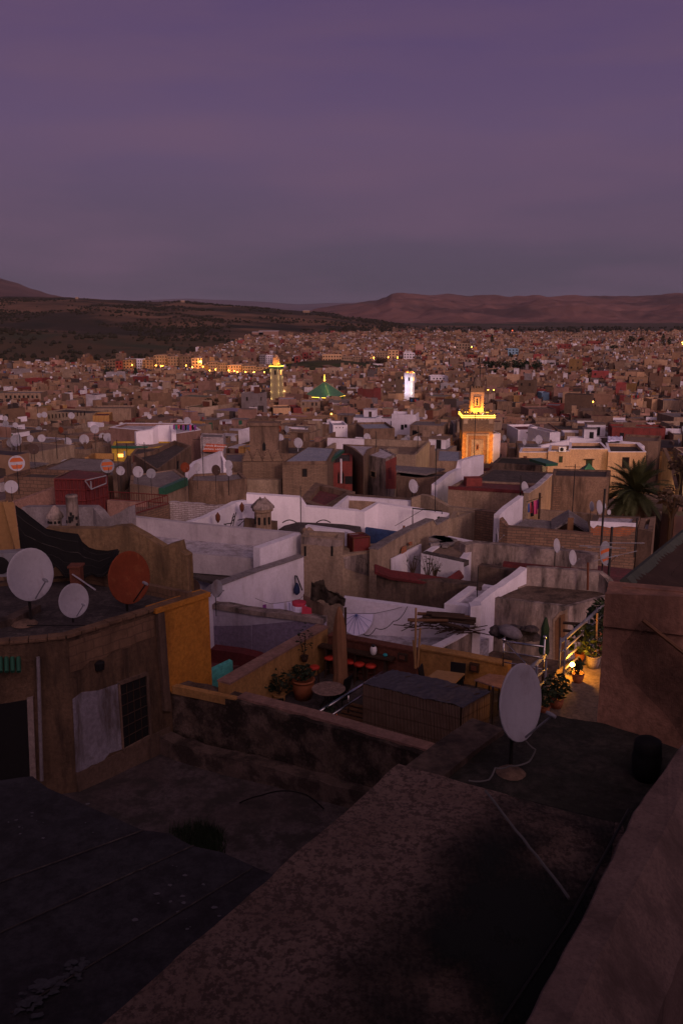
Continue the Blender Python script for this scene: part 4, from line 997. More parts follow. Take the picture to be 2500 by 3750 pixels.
c4 = [onz(1626, 2210, 10.35), onz(1742, 2224, 10.35), onz(1829, 2148, 10.35), onz(1733, 2132, 10.35)]
house('house', 'small white roof box beside the stepped white wall', 'house', c4, 10.35, 3, 'white', 'roof_pale', .14, .3)
rr = random.Random(11); grp = 'timbers in the pile on the pale roof'
logs = [(1527, 2247, 1738, 2262), (1545, 2258, 1742, 2275), (1560, 2246, 1700, 2256), (1492, 2270, 1636, 2276), (1560, 2262, 1736, 2284), (1580, 2254, 1742, 2268), (1500, 2273, 1640, 2272), (1610, 2280, 1690, 2300)]
nm = ['topmost long timber', 'thick long timber', 'short upper timber', 'low timber jutting left', 'lowest long timber', 'middle long timber', 'thin timber jutting left', 'short timber lying on the right']
for k, (x0, y0, x1, y1) in enumerate(logs):
    Y = 29.3 - k * .1; tag(MB().tube([at(x0, y0, Y), at((x0 + x1) / 2, (y0 + y1) / 2 - 1, Y - .1), at(x1, y1, Y - .25)], rr.uniform(.045, .085), 7).build('timber', MAT['wood_dark' if k % 3 else 'wood']), nm[k] + ' in the wood pile on the pale roof', 'timber', grp)
q = MB()
for _ in range(70):
    x, y = rr.uniform(1500, 1735), 0; y = 2284 + (x - 1500) * .12 + rr.uniform(-14, 12); a = at(x, y, 28.8); q.tube([a, a + Vector((rr.uniform(-.7, .7), rr.uniform(-.3, .3), rr.uniform(-.12, .12)))], .018, 4)
tag(struct(q.build('brushwood', MAT['wood_dark']), 'stuff'), 'loose dark brushwood heaped under the timbers', 'brushwood')
# ---- stained house with stepped white wall
SB = [onz(1768, 2184, 10.4), onz(2082, 2222, 10.4), onz(2275, 2170, 10.4), onz(1960, 2120, 10.4)]
st = house('house', 'damp-stained house with black streaks, wooden door and stepped white wall', 'house', SB, 10.4, 6, 'stained', 'moldy', .06, .2)
A, B = SB[0], SB[1]
bwl = wall('back_parapet', '', [(1925, 2078, 32.6), (2030, 2083, 32.3), (2192, 2097, 31.8), (2215, 2120, 31.5), (2250, 2176, 31)], None, 11.2, 'stained', .3, parent=st, rough=.01)
wall('stepped_wall', '', [(1735, 2228, 29.5), (1765, 2200, 30.0), (1800, 2172, 30.7), (1865, 2128, 31.7), (1929, 2080, 32.6)], None, 13, 'white', .32, parent=st, rough=.03)
wall('buttress', '', [(1722, 2222, 29.0), (1762, 2216, 29.0)], None, 13, 'white', .5, parent=st)
wall('yard_wall', '', [(1596, 2382, 27.7), (1670, 2345, 28.4), (1738, 2305, 29.1)], None, 13, 'stained', .25, 'white', parent=st)
facepatch('door_frame', 'tan_light', st, [(2024, 2268), (2048, 2240), (2076, 2232), (2076, 2420), (2024, 2420)], A, B, .03)
dd = facepatch('door', 'wood', st, [(2032, 2275), (2050, 2252), (2068, 2246), (2068, 2414), (2032, 2414)], A, B, .05)
facepatch('door_panel', 'wood_dark', dd, [(2047, 2262), (2052, 2258), (2053, 2410), (2047, 2410)], A, B, .07)
yd = sheet('yard_floor', [(1600, 2440), (1740, 2330), (2300, 2380), (2300, 2480), (1850, 2480)], 12.5, 'moldy', .8, .02, 4); tag(yd, 'dark small yard floor in front of the stained house', 'yard')
q = MB(); 
for _ in range(26):
    c = at(rr.uniform(1795, 1955), rr.uniform(2302, 2340), 28.6 + rr.uniform(-.3, .3)); a = rr.uniform(.1, .3)
    q.lathe(c, [(.02, -a * .5), (a * .8, -a * .2), (a, 0), (a * .7, a * .35), (.02, a * .5)], 7, Matrix.Rotation(rr.uniform(-.5, .5), 3, 'X'))
ju = tag(struct(q.build('junk_heap', MAT['roof_dark']), 'stuff'), 'heap of dark sacks and rubbish against the stained house', 'junk heap')
c = at(1868, 2313, 28.2); tag(MB().lathe(c, [(.02, -.2), (.4, -.12), (.45, 0), (.3, .14), (.05, .2)], 9, Matrix.Rotation(.3, 3, 'Y')).build('sack', MAT['grey_plaster'], None, True), 'grey sack lying on top of the rubbish heap', 'sack')
tag(MB().tube([at(2150, 2160, 31.4), at(2151, 2060, 31.4)], .045, 6).build('post', MAT['metal_rust']), 'rusty post against the stained parapet', 'post')
pl_ = MB()
for k in range(3): pl_.tube([at(2060 + k * 0, 2280 + k * 28, 26.5), at(2200, 2290 + k * 34, 26.2)], .05, 5)
tag(pl_.build('fence', MAT['wood_dark']), 'dark wooden rails between stained house and plants', 'fence')
# ================================================================ the middle roofs, traced one by one
rr = random.Random(21)
GD = lambda Y: [(0, 12), (45, 12), (80, 13.6), (110, 17.5), (160, 22), (260, 30), (400, 33.5), (700, 36), (1000, 36), (1300, 31), (1900, 36)]
def roofdrop(Y):
    L = GD(0)
    for (a, b), (c, d) in zip(L, L[1:]):
        if Y <= c: return b + (d - b) * (max(Y, a) - a) / (c - a)
    return L[-1][1]
def hz(Y): return H - roofdrop(Y) - 8
MID = []                                                     # traced blocks: (object, screen box, depth) kept clear by the loose filling
def keep(o, pts):
    q = [proj(p) for p in pts]; q = [p for p in q if p]
    MID.append((o, min(p[0] for p in q), max(p[0] for p in q), min(p[1] for p in q), max(p[1] for p in q), min(p.y for p in pts), [(p.x, p.y) for p in pts]))
def blk(label, pts, drop, wm, rm, yb=None, par=.4, th=.25, coping=None, name='house', cat='house', group=None):
    """traced house: roof corners in the photo at one drop; yb = lowest photo row of its visible front"""
    P = [PT(p, drop) for p in pts]; Y = min(p.y for p in P)
    o = house(name, label, cat, pts, drop, max(6, roofdrop(Y) + 8 - drop), wm, rm, par, th, coping, group)
    if yb is not None:
        fr = min(P, key=lambda p: p.y); keep(o, P + [at(proj(fr)[0], yb, fr.y)])
    return o, P
def wal(label, pts, drop, dropb, m, yb=None, **k):
    o = wall('wall', label, pts, drop, dropb, m, **k); P = [PT(p, drop) for p in pts]
    if yb: keep(o, P + [at(pts[0][0], yb, P[0].y)])
    return o
# ---- left: reed screen, black awning, curved brown wall
A, B = at(-120, 1838, 26), at(52, 1836, 26)
sc = empty('reed_screen', 'yellowish reed screen at the left edge above the big white dish', 'screen', (B.x, B.y, H - 8.4))
q = MB()
for i in range(70):
    x = -120 + i * 2.45; a = at(x, 1838 + rr.uniform(-4, 4), 26); b = at(x, 2020, 26); q.tube([a, b], .014, 4)
rebase(q.build('reeds', MAT['bamboo'], sc))
q = MB()
for i in range(14):
    a = at(12 + i * 3, 1838 + i * .3, 25.9); b = at(58 + i * 1.2, 2012 - i * .4, 25.8); q.tube([a, b], .016, 4)
rebase(q.build('loose_panel', MAT['bamboo'], sc))
ac = at(28, 2062, 25.2)
o = tag(MB().box(ac, (.95, .45, .72), R(12)).build('air_conditioner', MAT['dish_grey']), 'white air conditioner unit half hidden behind the largest white dish', 'air conditioner')
MB().lathe(ac + Vector((-.12, -.24, 0)), [(.27, -.0), (.27, .03), (.02, .04)], 18, Matrix.Rotation(R(90), 3, 'X')).build('fan_grille', MAT['black'], o)
o = wal('curved brown wall sloping down behind the rust-red dish', [(168, 1934, 29.5), (286, 1936, 29.5), (380, 1938, 29.4), (430, 1928, 29.3), (462, 1926, 29.2), (530, 1964, 29.0), (594, 2004, 28.8), (625, 1993, 28.7), (656, 1985, 28.6), (661, 2020, 28.6), (684, 2036, 28.5), (690, 2060, 28.5)], None, 13, 'beige', 2190, th=.4)
o.data.materials[0] = plaster('ochre_brown', (.26, .165, .09), (.19, .12, .07), amt=.75, lo=.45)
top = [(57, 1852), (85, 1870), (112, 1893), (170, 1938), (230, 1950), (286, 1957), (300, 1985), (325, 2006), (352, 2015), (395, 2019), (434, 2012)]
bot = [(75, 2030), (115, 2085), (160, 2100), (200, 2080), (245, 2112), (290, 2118), (318, 2112), (345, 2108), (385, 2112), (420, 2075), (436, 2020)]
g = []; NR = 12
for j in range(NR + 1):
    for i in range(41):
        a = poly_at(top, i / 40); b = poly_at(bot, i / 40); t = j / NR
        x, y = a[0] * (1 - t) + b[0] * t, a[1] * (1 - t) + b[1] * t; p = at(x, y, 28.6 * (1 - t) + 26.3 * t)
        p.y += .12 * math.sin(i * .9 + t * 3) * t; g.append(p)
q = MB().add(g, [(j * 41 + i, j * 41 + i + 1, j * 41 + i + 42, j * 41 + i + 41) for j in range(NR) for i in range(40)])
plain('tarp', (.010, .009, .009), .95, 0, .4, 4)
aw = tag(q.build('awning', MAT['tarp'], None, True), 'black tarpaulin awning drooping behind the dishes on the left', 'awning')
aw.modifiers.new('thickness', 'SOLIDIFY').thickness = .02
for k in range(4):
    cab = MB().tube([g[(2 + k * 3) * 41 + i] + Vector((0, -.06, .02)) for i in range(0, 41, 2)], .012, 4); cab.build('cord', MAT['metal_dark'], aw)
# grey curved wall, turrets
wal('grey plaster parapet with a dip behind the round holed chimney', [(80, 1858, 40), (200, 1857, 39.5), (340, 1857, 39), (352, 1872, 38.8), (378, 1903, 38.6), (400, 1894, 38.4), (440, 1876, 38.2), (470, 1856, 38)], None, 14, 'grey_plaster', 1935, th=.5)
c = at(270, 1925, 36.5); h_ = (at(270, 1812, 36.5) - c).z
q = MB().lathe(c, [(.27, -2), (.27, 0), (.26, h_ * .5), (.25, h_ * .93), (.27, h_ * .94), (.24, h_)], 14)
ch = tag(q.build('chimney', MAT['stained'], None, True), 'round old chimney pierced with small holes', 'chimney')
for k in range(10):
    a = -1.57 + rr.uniform(-1, 1); z = rr.choice((.15, .3, .45)) * h_ * .8; p = c + Vector((.272 * math.cos(a), .272 * math.sin(a), z + rr.uniform(-.1, .1)))
    MB().box(p, (.09, .06, .13), a + 1.57).build('vent_hole', MAT['black'], ch)
def turret(x, yb, yt, ybase_roof, Y, wpx, label, m='tan_light', n=8, spikes=False):
    c = at(x, yb, Y); k = Y / F * 1.02; r = wpx / 2 * k; z1 = (at(x, ybase_roof, Y) - c).z; z2 = (at(x, yt, Y) - c).z
    o = tag(MB().lathe(c, [(r * .82, -1.5), (r * .82, z1 * .86), (r, z1 * .9), (r * 1.02, z1)], n).build('turret', MAT[m]), label, 'turret')
    MB().lathe(c, [(r * 1.16, z1 + .01), (r * 1.12, z1 + .12), (r * .9, z1 + (z2 - z1) * .4), (r * .5, z1 + (z2 - z1) * .75), (.03, z2 - (.12 if spikes else 0))], n).build('roof', MAT['stained'], o)
    if spikes:
        for s in (-.22, .25): MB().lathe(c + Vector((r * s, -r * .1, z1 + (z2 - z1) * .5)), [(r * .36, 0), (r * .18, (z2 - z1) * .3), (.01, (z2 - z1) * .5)], 4).build('pinnacle', MAT['stained'], o)
    for s in (-.9, -.35, .3, .85):
        a = R(-90) + s; MB().box(c + Vector((r * .8 * math.cos(a), r * .8 * math.sin(a), z1 * .58)), (.10, .12, z1 * .26), a + R(90)).build('slot_window', MAT['black'], o)
    return o
turret(205, 1928, 1850, 1895, 37, 58, 'low pointed ventilation turret left of the round chimney', 'stained')
turret(964, 1960, 1818, 1860, 45, 76, 'little pale octagonal turret with twin points before the white parapets', 'tan_light', spikes=True)
dish(42, 1783, 48, 38, 'dish_white', 'small white dish on a pole above the reed screen', 9.6, az=R(25))
# big grey-white terrace
plaster('pale_grey', (.46, .42, .46), (.38, .345, .38), dirt=(.12, .10, .10), amt=.35, grain=.2)
D = 9.9
o, P = blk('broad pale grey flat-roofed house with a long back parapet', [(939, 2045), (665, 2022), (420, 2000), (455, 1935), (1085, 1995)], D, 'white', 'roof_pale', 2090, par=.01, th=.1)
wall('back_parapet', '', [(440, 1888, 38.8), (700, 1918, 37.4), (900, 1937, 36.6), (1090, 1955, 35.9)], None, D + .2, 'pale_grey', .3, parent=o)
wall('side_parapet', '', [(951, 2008, 33.7), (1102, 1954, 35.9)], None, D + .6, 'white', .35, parent=o)
wall('front_lintel', '', [(939, 2047, 34.2), (665, 2024, 35.0)], None, D + .75, 'pale_grey', .2, parent=o)
q = MB(); cs = [onz(*p, 10.75) for p in ((640, 2108), (730, 2066), (900, 2100), (800, 2140))]
rf = sheet('lean_to', [(650, 2096), (729, 2072), (905, 2098), (800, 2136)], 10.7, 'roof_dark', .5, .02, .12); tag(rf, 'dark lean-to roof under the pale grey house', 'roof')
dish(700, 2150, 66, 29.0, 'dish_dark', 'dark dish seen in the shadow under the lean-to roof', 10.6, az=R(10), el=R(5))
# white parapets of the big white house
D = 10.9
o = wal('bright white parapet with a raised left end behind the twin-pointed turret', [(902, 1809, 48.5), (1098, 1822, 48.5), (1116, 1855, 48.4), (1300, 1871, 48), (1334, 1875, 47.8), (1383, 1844, 48.6), (1500, 1862, 48), (1640, 1886, 47.4)], None, 15, 'white_clean', 1950, th=.5)
wal('white stepped parapet descending left from the raised corner', [(660, 1925, 42.5), (760, 1892, 44.5), (830, 1858, 46.5), (868, 1838, 47.5), (905, 1832, 48.3)], None, 14, 'white', 1930, th=.35)
wal('lower white parapet just left of the twin-pointed turret', [(888, 1850, 46.8), (945, 1848, 46.6)], None, 14, 'white', 1900, th=.3)
wtf = sheet('white_house_floor', [(720, 1935), (900, 1900), (1620, 1930), (1560, 1985), (1000, 1985)], 12.9, 'roof_tan', 1, .02, 6); tag(wtf, 'sunken tan roof floor inside the white parapets', 'roof')
o = wal('brown wall stub behind the octagonal turret', [(893, 1900, 45.6), (1010, 1912, 45.2)], None, 14, 'tan', 1950)
# arched black canopy
q = MB(); L = [(1000, 1952), (1040, 1925), (1090, 1912), (1180, 1915), (1260, 1920), (1320, 1928)]
a0 = [at(x, y, 45.5) for x, y in L]; a1 = [at(x + 8, y + 34, 43.6) for x, y in L]; a2 = [Vector((p.x, p.y, p.z - .3)) for p in a1]
for A_, B_ in ((a0, a1), (a1, a2)):
    for i in range(5): q.add([A_[i], A_[i + 1], B_[i + 1], B_[i]], [(0, 1, 2, 3)])
cn = tag(q.build('canopy', MAT['roof_dark']), 'arched blue-black canopy right of the octagonal turret', 'canopy')
for xc in (1060, 1184): MB().tube([at(xc - 26 + 52 * i / 8, 1914 - 10 * math.sin(math.pi * i / 8), 45.4) for i in range(9)], .03, 5).build('hoop', MAT['metal_dark'], cn)
wal('blue painted low wall below the white parapet', [(1336, 1934, 47.0), (1448, 1950, 46.5)], None, 14, 'blue_wall', 1970)
q = MB().tube([at(1510, 1922, 46.8), at(1510, 1862, 46.8), at(1617, 1872, 46.2), at(1617, 1882, 46.2)], .04, 5); tag(q.build('clothes_rack', MAT['metal_dark']), 'black metal frame standing before the white parapet', 'frame')
tag(cable([at(1445, 1926, 46), at(1545, 1868, 46.8)], .014).build('clothes_line', MAT['black']), 'line of pegs slanting across the white parapet', 'clothes line')
for x, yb, w_, h_, l in ((1478, 1950, 12, 26, 'taller terracotta jar on the wall by the blue wall'), (1493, 1944, 9, 16, 'smaller terracotta jar beside the taller jar')):
    c = at(x, yb, 41.5); k = 41.5 / F; tag(MB().lathe(c, [(w_ * k * .4, 0), (w_ * k * .62, h_ * k * .3), (w_ * k * .5, h_ * k * .7), (w_ * k * .3, h_ * k * .85), (w_ * k * .42, h_ * k)], 10).build('jar', MAT['terracotta'], None, True), l, 'jar')
for x, yy, l in ((798, 1895, 'dark wall lantern on the sloping white parapet, left one'), (886, 1858, 'dark wall lantern on the white parapet near the turret, right one')):
    c = at(x, yy, 43.5 if x < 820 else 46.4); tag(MB().lathe(c, [(.03, -.28), (.12, -.12), (.13, .1), (.05, .22), (.02, .28)], 8).build('wall_lantern', MAT['metal_rust']), l, 'lantern')
q = MB(); 
for (x0, y0, x1, y1) in ((845, 1925, 857, 1880), (853, 1927, 864, 1876), (820, 1920, 852, 1915), (848, 1910, 860, 1900), (850, 1898, 862, 1888), (820, 1918, 840, 1932), (870, 1930, 895, 1905), (870, 1905, 895, 1900), (895, 1905, 893, 1932)): q.tube([at(x0, y0, 44), at(x1, y1, 44)], .025, 4)
tag(q.build('ladder', MAT['metal_dark']), 'thin black metal ladder and stand on the white house roof', 'ladder')
c = at(1608, 1915, 43); q = MB(); leaves(q, c + Vector((0, 0, .12)), (.18, .18, .22), 60, .09); o = tag(q.build('potted_plant', MAT['leaf_dark']), 'small green cactus-like plant in the corner of the white parapet', 'plant')
# crumbling white brick wall on the left
wal('flaking whitewashed brick wall below the red railing', [(618, 1838, 52), (790, 1852, 51), (900, 1842, 51)], None, 16, 'white', 1925, rough=.05).data.materials[0] = brick('flaking', (.52, .47, .50), (.42, .36, .38), (.2, .14, .13), .4, .12, (.12, .08, .07), .55)
# beige tower house with slots
o, P = blk('tall beige house with slot windows and stained top in the centre', [(1102, 1962), (1254, 1977), (1262, 1950), (1118, 1942)], 9.1, 'beige', 'roof_tan', 2200, par=.3)
A, B = P[0], P[1]
for x in (1114, 1212): facepatch('slot_window', 'black', o, [(x, 2000), (x + 7, 2000), (x + 7, 2036), (x, 2036)], A, B, .02)
facepatch('stained_top', 'stained', o, [(1102, 1964), (1254, 1979), (1254, 1998), (1215, 2004), (1160, 1996), (1102, 1992)], A, B, .01)
o, P2 = blk('lower beige block joined to the right of the slot-windowed house', [(1252, 2032), (1381, 2015), (1420, 1985), (1262, 2000)], 9.75, 'beige', 'roof_tan', 2200, par=.12)
A, B = P2[0], P2[1]
facepatch('stained_patch', 'stained', o, [(1256, 2040), (1380, 2022), (1382, 2075), (1350, 2110), (1300, 2095), (1262, 2080)], A, B, .015)
wal('white wall block above the slot-windowed house', [(1118, 1925, 38.5), (1262, 1945, 37.8), (1300, 1962, 37), (1312, 1990, 36.6)], None, 13, 'white', 1960)
q = MB(); c = at(1312, 2026, 35.4)
o = tag(MB().box(c + Vector((0, 0, .36)), (.72, .7, .76), R(20)).build('water_tank', MAT['metal_red']), 'square rusty red metal tank on the lower beige block', 'tank')
q = MB(); M = Matrix.Rotation(R(20), 3, 'Z')
for i in (-1, 1):
    for j in (-1, 1): q.tube([c + M @ Vector((.36 * i, .35 * j, -.02)), c + M @ Vector((.36 * i, .35 * j, .8))], .03, 4)
    for z in (.05, .78): q.tube([c + M @ Vector((.36, .35 * i, z)), c + M @ Vector((-.36, .35 * i, z))], .03, 4); q.tube([c + M @ Vector((.36 * i, .35, z)), c + M @ Vector((.36 * i, -.35, z))], .03, 4)
q.build('frame', MAT['metal_rust'], o)
q = MB()
for i in range(12): q.lathe(at(1125 + rr.uniform(-14, 16), 1946 + rr.uniform(-6, 5), 36.5), [(.02, -.1), (.13, -.04), (.12, .05), (.02, .12)], 6)
tag(q.build('rubble', MAT['tan_light']), 'small heap of pale rubble on the beige tower corner', 'rubble')
o = wal('long brown wall rising to the right with a white-painted lower part', [(1381, 2014, 34.6), (1435, 1980, 36.2), (1500, 1944, 38.2), (1584, 1905, 40.2), (1597, 1924, 40.4), (1640, 1900, 41.5)], None, 14, 'beige', 2110, th=.35, coping='roof_grey')
A, B = at(1381, 2014, 34.6), at(1584, 1905, 40.2)
facepatch('white_paint', 'white', o, [(1433, 2046), (1470, 2028), (1500, 2012), (1541, 1992), (1541, 2085), (1540, 2115), (1434, 2108)], A, B, .02)
for px in ([(1497, 1990), (1506, 1984), (1509, 1994), (1500, 1998)], [(1474, 2005), (1486, 1998), (1487, 2018), (1470, 2028)], [(1614, 1920), (1624, 1914), (1625, 1926), (1616, 1930)]): facepatch('bare_brick', 'brick_orange', o, px, A, B, .02)
# roof and white walls beyond the beige tower
o, P = blk('low house with tan roof, stone rubble and white front wall', [(1541, 2026), (1697, 2060), (1752, 1984), (1642, 1962)], 10.2, 'white', 'roof_tan', 2130, par=.05, th=.3)
bw2 = MB(); p = onz(1582, 2005, 10.2)
for i in range(14): bw2.box(onz(rr.uniform(1590, 1645), rr.uniform(1970, 2010), 10.2) + Vector((0, 0, .06)), (rr.uniform(.3, .9), rr.uniform(.2, .5), .12), rr.uniform(0, 3))
tag(bw2.build('stone_slabs', MAT['roof_grey']), 'broken dark stone slabs lying on the tan roof', 'slabs')
wall('front_edge', '', [(1541, 2024), (1697, 2058)], 10.18, 10.4, 'roof_dark', .4, parent=o)
o = wal('mossy dark wall topped with dark red tiles below the white-painted wall', [(1378, 2096, 33.2), (1430, 2108, 33.0), (1535, 2122, 32.8), (1640, 2135, 32.5), (1760, 2150, 32)], None, 14, 'moldy', 2230, th=.6)
q = MB(); L = [(1374, 2085), (1430, 2106), (1535, 2120), (1640, 2136), (1692, 2100)]
for i in range(56):
    a = poly_at(L, i / 56); b = poly_at(L, (i + .9) / 56); Y = 32.9 if i < 42 else 32.9 + (i - 42) * .16
    pa, pb = at(a[0], a[1], Y), at(b[0], b[1], Y); q.tube([(pa + pb) / 2 + Vector((0, .3, .08)), (pa + pb) / 2 + Vector((0, -.16, -.10))], .07, 6)
q.build('roof_tiles', MAT['maroon'], o)
def bare(x, yb, Y, h_, label, n=16):
    b = at(x, yb, Y); q = MB(); r_ = random.Random(x)
    for i in range(n):
        a = r_.uniform(0, 6.28); e = b + Vector((r_.uniform(-.5, .5) * h_ * .6, r_.uniform(-.2, .2), h_ * r_.uniform(.5, 1))); s = b.lerp(e, .4) + Vector((0, 0, .1)); q.tube([b, s, e], [.018, .012, .005], 4)
    tr = q.build('shrub', MAT['trunk']); q = MB(); leaves(q, b + Vector((0, 0, h_ * .65)), (h_ * .4, .2, h_ * .3), 26, .05); q.build('foliage', MAT['leaf_dark'], tr)
    return tag(tr, label, 'shrub', 'thin bare shrubs')
bare(1510, 2112, 34.0, 1.1, 'thin leafless shrub left against the white-painted wall'); bare(1565, 2125, 33.8, 1.2, 'thin leafless shrub in the middle before the white front wall'); bare(1590, 2128, 33.6, 1.0, 'thin leafless shrub farthest right before the white front wall')
# right: long low walls, red floor, dishes
wal('long low stained parapet running right behind the rusty post', [(1703, 1996, 36.4), (1740, 1990, 36.6), (1900, 2003, 36.2), (2060, 2018, 35.8), (2190, 2034, 35.4)], None, 13, 'stained', 2060, th=.5)
fl = sheet('red_floor', [(1790, 2095), (1900, 2040), (2320, 2085), (2250, 2170), (1990, 2110)], 10.9, 'roof_red', .8, .02, 6); tag(fl, 'dark red roof floor behind the stained parapet', 'roof')
wal('dark weathered wall with pebbly face left of the red floor', [(1750, 2070, 34), (1850, 2088, 33.4), (1950, 2095, 33)], None, 13, 'moldy', 2150, th=.4)
wal('red-capped wall strip behind the two paired dishes', [(1840, 2064, 35), (2000, 2080, 34.5), (2190, 2096, 34)], None, 13, 'maroon', 2100, th=.4)
dish(2034, 1998, 53, 34.5, 'dish_white', 'white dish of the middle pair, upper left one', 10.9, az=R(52), el=R(12))
dish(2092, 2042, 57, 33.2, 'dish_white', 'white dish of the middle pair, lower right one', 10.9, az=R(50), el=R(12))
dish(2210, 2027, 92, 34.2, 'dish_grey', 'old dish painted with orange stripes beside the tall aerial mast', 10.9, az=R(48), el=R(12), band=((-.30, -.18), (.02, .16)))
dish(1818, 1957, 50, 37.4, 'dish_white', 'white dish seen nearly edge-on before the brick wall', 10.6, az=R(78), el=R(8))
wal('flat-topped brown brick wall running right to the orange brick house', [(1828, 1898, 42.5), (1840, 1916, 42.4), (1858, 1929, 42.2), (2000, 1942, 41.8), (2170, 1957, 41.2)], None, 14, 'brick_brown', 2010, th=.4)
wal('high whitewashed wall end left of the hung pink washing', [(1828, 1886, 43.2), (1860, 1856, 44.4), (1915, 1816, 46.5)], None, 15, 'white', 1930, th=.3)
sheetf = sheet('brick_house_roof', [(1885, 1930), (1920, 1900), (2130, 1915), (2150, 1950)], 11.0, 'roof_grey', .8, .03, 4); tag(sheetf, 'grey roof floor with the gabled shed behind the brick wall', 'roof')
A, Bm, Cc_ = at(2018, 1942, 43), at(2084, 1904, 43.6), at(2158, 1952, 42.6)
q = MB(); d_ = Vector((.55, 2.4, 0))
q.add([A, Bm, Cc_, A + d_, Bm + d_, Cc_ + d_] + [p - Vector((0, 0, .1)) for p in (A, Bm, Cc_, A + d_, Bm + d_, Cc_ + d_)], [(0, 1, 4, 3), (1, 2, 5, 4), (6, 9, 10, 7), (7, 10, 11, 8), (0, 6, 7, 1), (1, 7, 8, 2)])
o = empty('shed', 'small gabled wooden shed behind the brown brick wall', 'shed', (Bm.x, Bm.y, Bm.z - 2))
rebase(q.build('roof', MAT['roof_grey'], o)); q = MB(); e = Vector((.1, .2, -.08)); q.add([A + e, Bm + e, Cc_ + e, Cc_ + e - Vector((0, 0, 2)), A + e - Vector((0, 0, 2))], [(0, 1, 2, 3, 4)]); rebase(q.build('gable_wall', MAT['wood_dark'], o))
rebase(MB().box((A + Cc_) / 2 + Vector((0, .12, .1)), (.3, .05, 1.2)).build('board', MAT['wood'], o))
o, P = blk('orange brick house with whitewashed rooftop beside the palm', [(2159, 1912), (2332, 1920), (2342, 1892), (2172, 1886)], 10.1, 'brick_brown', 'roof_pale', 2035, par=.06, th=.3)
A, B = P[0], P[1]
facepatch('orange_bricks', 'brick_orange', o, [(2161, 1926), (2331, 1932), (2318, 1945), (2300, 1962), (2240, 1964), (2190, 1958), (2163, 1960)], A, B, .02)
facepatch('white_band', 'white', o, [(2159, 1908), (2332, 1916), (2331, 1930), (2280, 1926), (2230, 1932), (2185, 1922), (2172, 1934), (2160, 1926)], A, B, .035)
o, P = blk('plain brown house block right of the orange brick house', [(2334, 1936), (2388, 1948), (2400, 1890), (2345, 1898)], 10.3, 'tan', 'roof_pale', 2035, par=.3)
for x, y, h_, Y, az, l in ((2163, 1855, 38, 45, 50, 'white dish at the left of the group by the palm'), (2190, 1858, 54, 44.6, 52, 'largest white dish of the group by the palm'), (2212, 1853, 24, 45.2, 60, 'narrow dish at the right of the group by the palm'), (2227, 1876, 20, 45, 30, 'smallest dish of the group by the palm')):
    dish(x, y, h_, Y, 'dish_white', l, 11.0, az=R(az), el=R(12))
# aerials here
antenna(2214, 1790, 2010, 36, 'tall dark aerial mast before the orange brick house, left one', False, .05)
q = antenna(2240, 1930, 2170, 33, 'tall dark aerial mast with long pale rods on the right', False, .055)
m_ = MB()
for (x0, y0, x1, y1) in ((2215, 1988, 2358, 1989), (2150, 2005, 2290, 2008), (2170, 2055, 2330, 2018), (2120, 1999, 2240, 2002)): m_.tube([at(x0, y0, 32.9), at(x1, y1, 32.9)], .018, 4)
m_.build('aerial_rods', MAT['dish_grey'], q)
antenna(2332, 1896, 2040, 38, 'dark thin pole before the orange brick house, right one', False, .04)
antenna(1750, 2075, 2200, 30.4, 'thin rod standing in the white roof box', False, .02)
# mid right: tan house with red roof, washing
o, P = blk('tan house with flat dark red roof and dark red coping', [(1640, 1786), (1922, 1800), (1998, 1772), (1690, 1757)], 11.6, 'tan_light', 'roof_red', 1880, par=.1)
A, B = P[0], P[1]
facepatch('red_band', 'maroon', o, [(1640, 1780), (1925, 1797), (1922, 1808), (1640, 1792)], A, B, .03)
q = MB().box(at(1730, 1766, 59), (1.1, .8, .7), .1); q.build('roof_hut', MAT['red_wall'], o)
dish(1918, 1786, 46, 54, 'dish_white', 'white dish at the corner of the red-roofed house', 12.6, az=R(48))
dish(1510, 1781, 52, 54.5, 'dish_white', 'white dish on the dark wall between the red building and the tan house', 13, az=R(48))
antenna(1907, 1740, 1850, 53, 'leaning dark pole before the red-roofed house', False, .04)
o, P = blk('dark flat-roofed shed house behind the red-roofed house', [(1722, 1762), (2005, 1772), (2028, 1730), (1800, 1716)], 11.7, 'tan_dark', 'roof_dark', 1770, par=.03)
wal('tan wall with a broken end right of the washing', [(1935, 1806, 52), (1975, 1780, 55), (2020, 1738, 58)], None, 16, 'beige', 1890, th=.3, coping='roof_pale')
cw = [('cloth_blue', 1932, 1938, 'blue'), ('cloth_red', 1940, 1946, 'red'), ('black', 1942, 1952, 'black'), ('cloth_pink', 1953, 1966, 'bright pink'), ('cloth_purple', 1966, 1972, 'dark purple')]
for i, (m, x0, x1, nme) in enumerate(cw):
    yb_ = (1875, 1878, 1890, 1882, 1862)[i]
    cloth('garment', nme + ' garment hanging on the line beside the tan wall', [(x0, 1846 - i * 4), (x1, 1843 - i * 4), (x1 + 1, yb_), (x0 - 1, yb_ + 2)], m, 0, 'washing', 'washing by the tan wall', fn=lambda x, y, d: at(x, y, 47.5 + d), fold=.03)
tag(MB().tube([at(1925, 1838, 47.8), at(1985, 1820, 47.3)], .015, 4).build('clothes_line', MAT['black']), 'clothes line with blue, red and pink washing', 'clothes line')
tag(MB().tube([at(1972, 1900, 47.3), at(1976, 1805, 47.3)], .07, 5).build('post', MAT['wood_dark']), 'dark post at the right end of the pink washing', 'post')
o, P = blk('high brick house with bare wall between the washing and the palm', [(2020, 1742), (2130, 1746), (2228, 1748), (2235, 1722), (2025, 1716)], 12.2, 'tan', 'roof_dark', 1880, par=.1)
A, B = P[0], P[2]
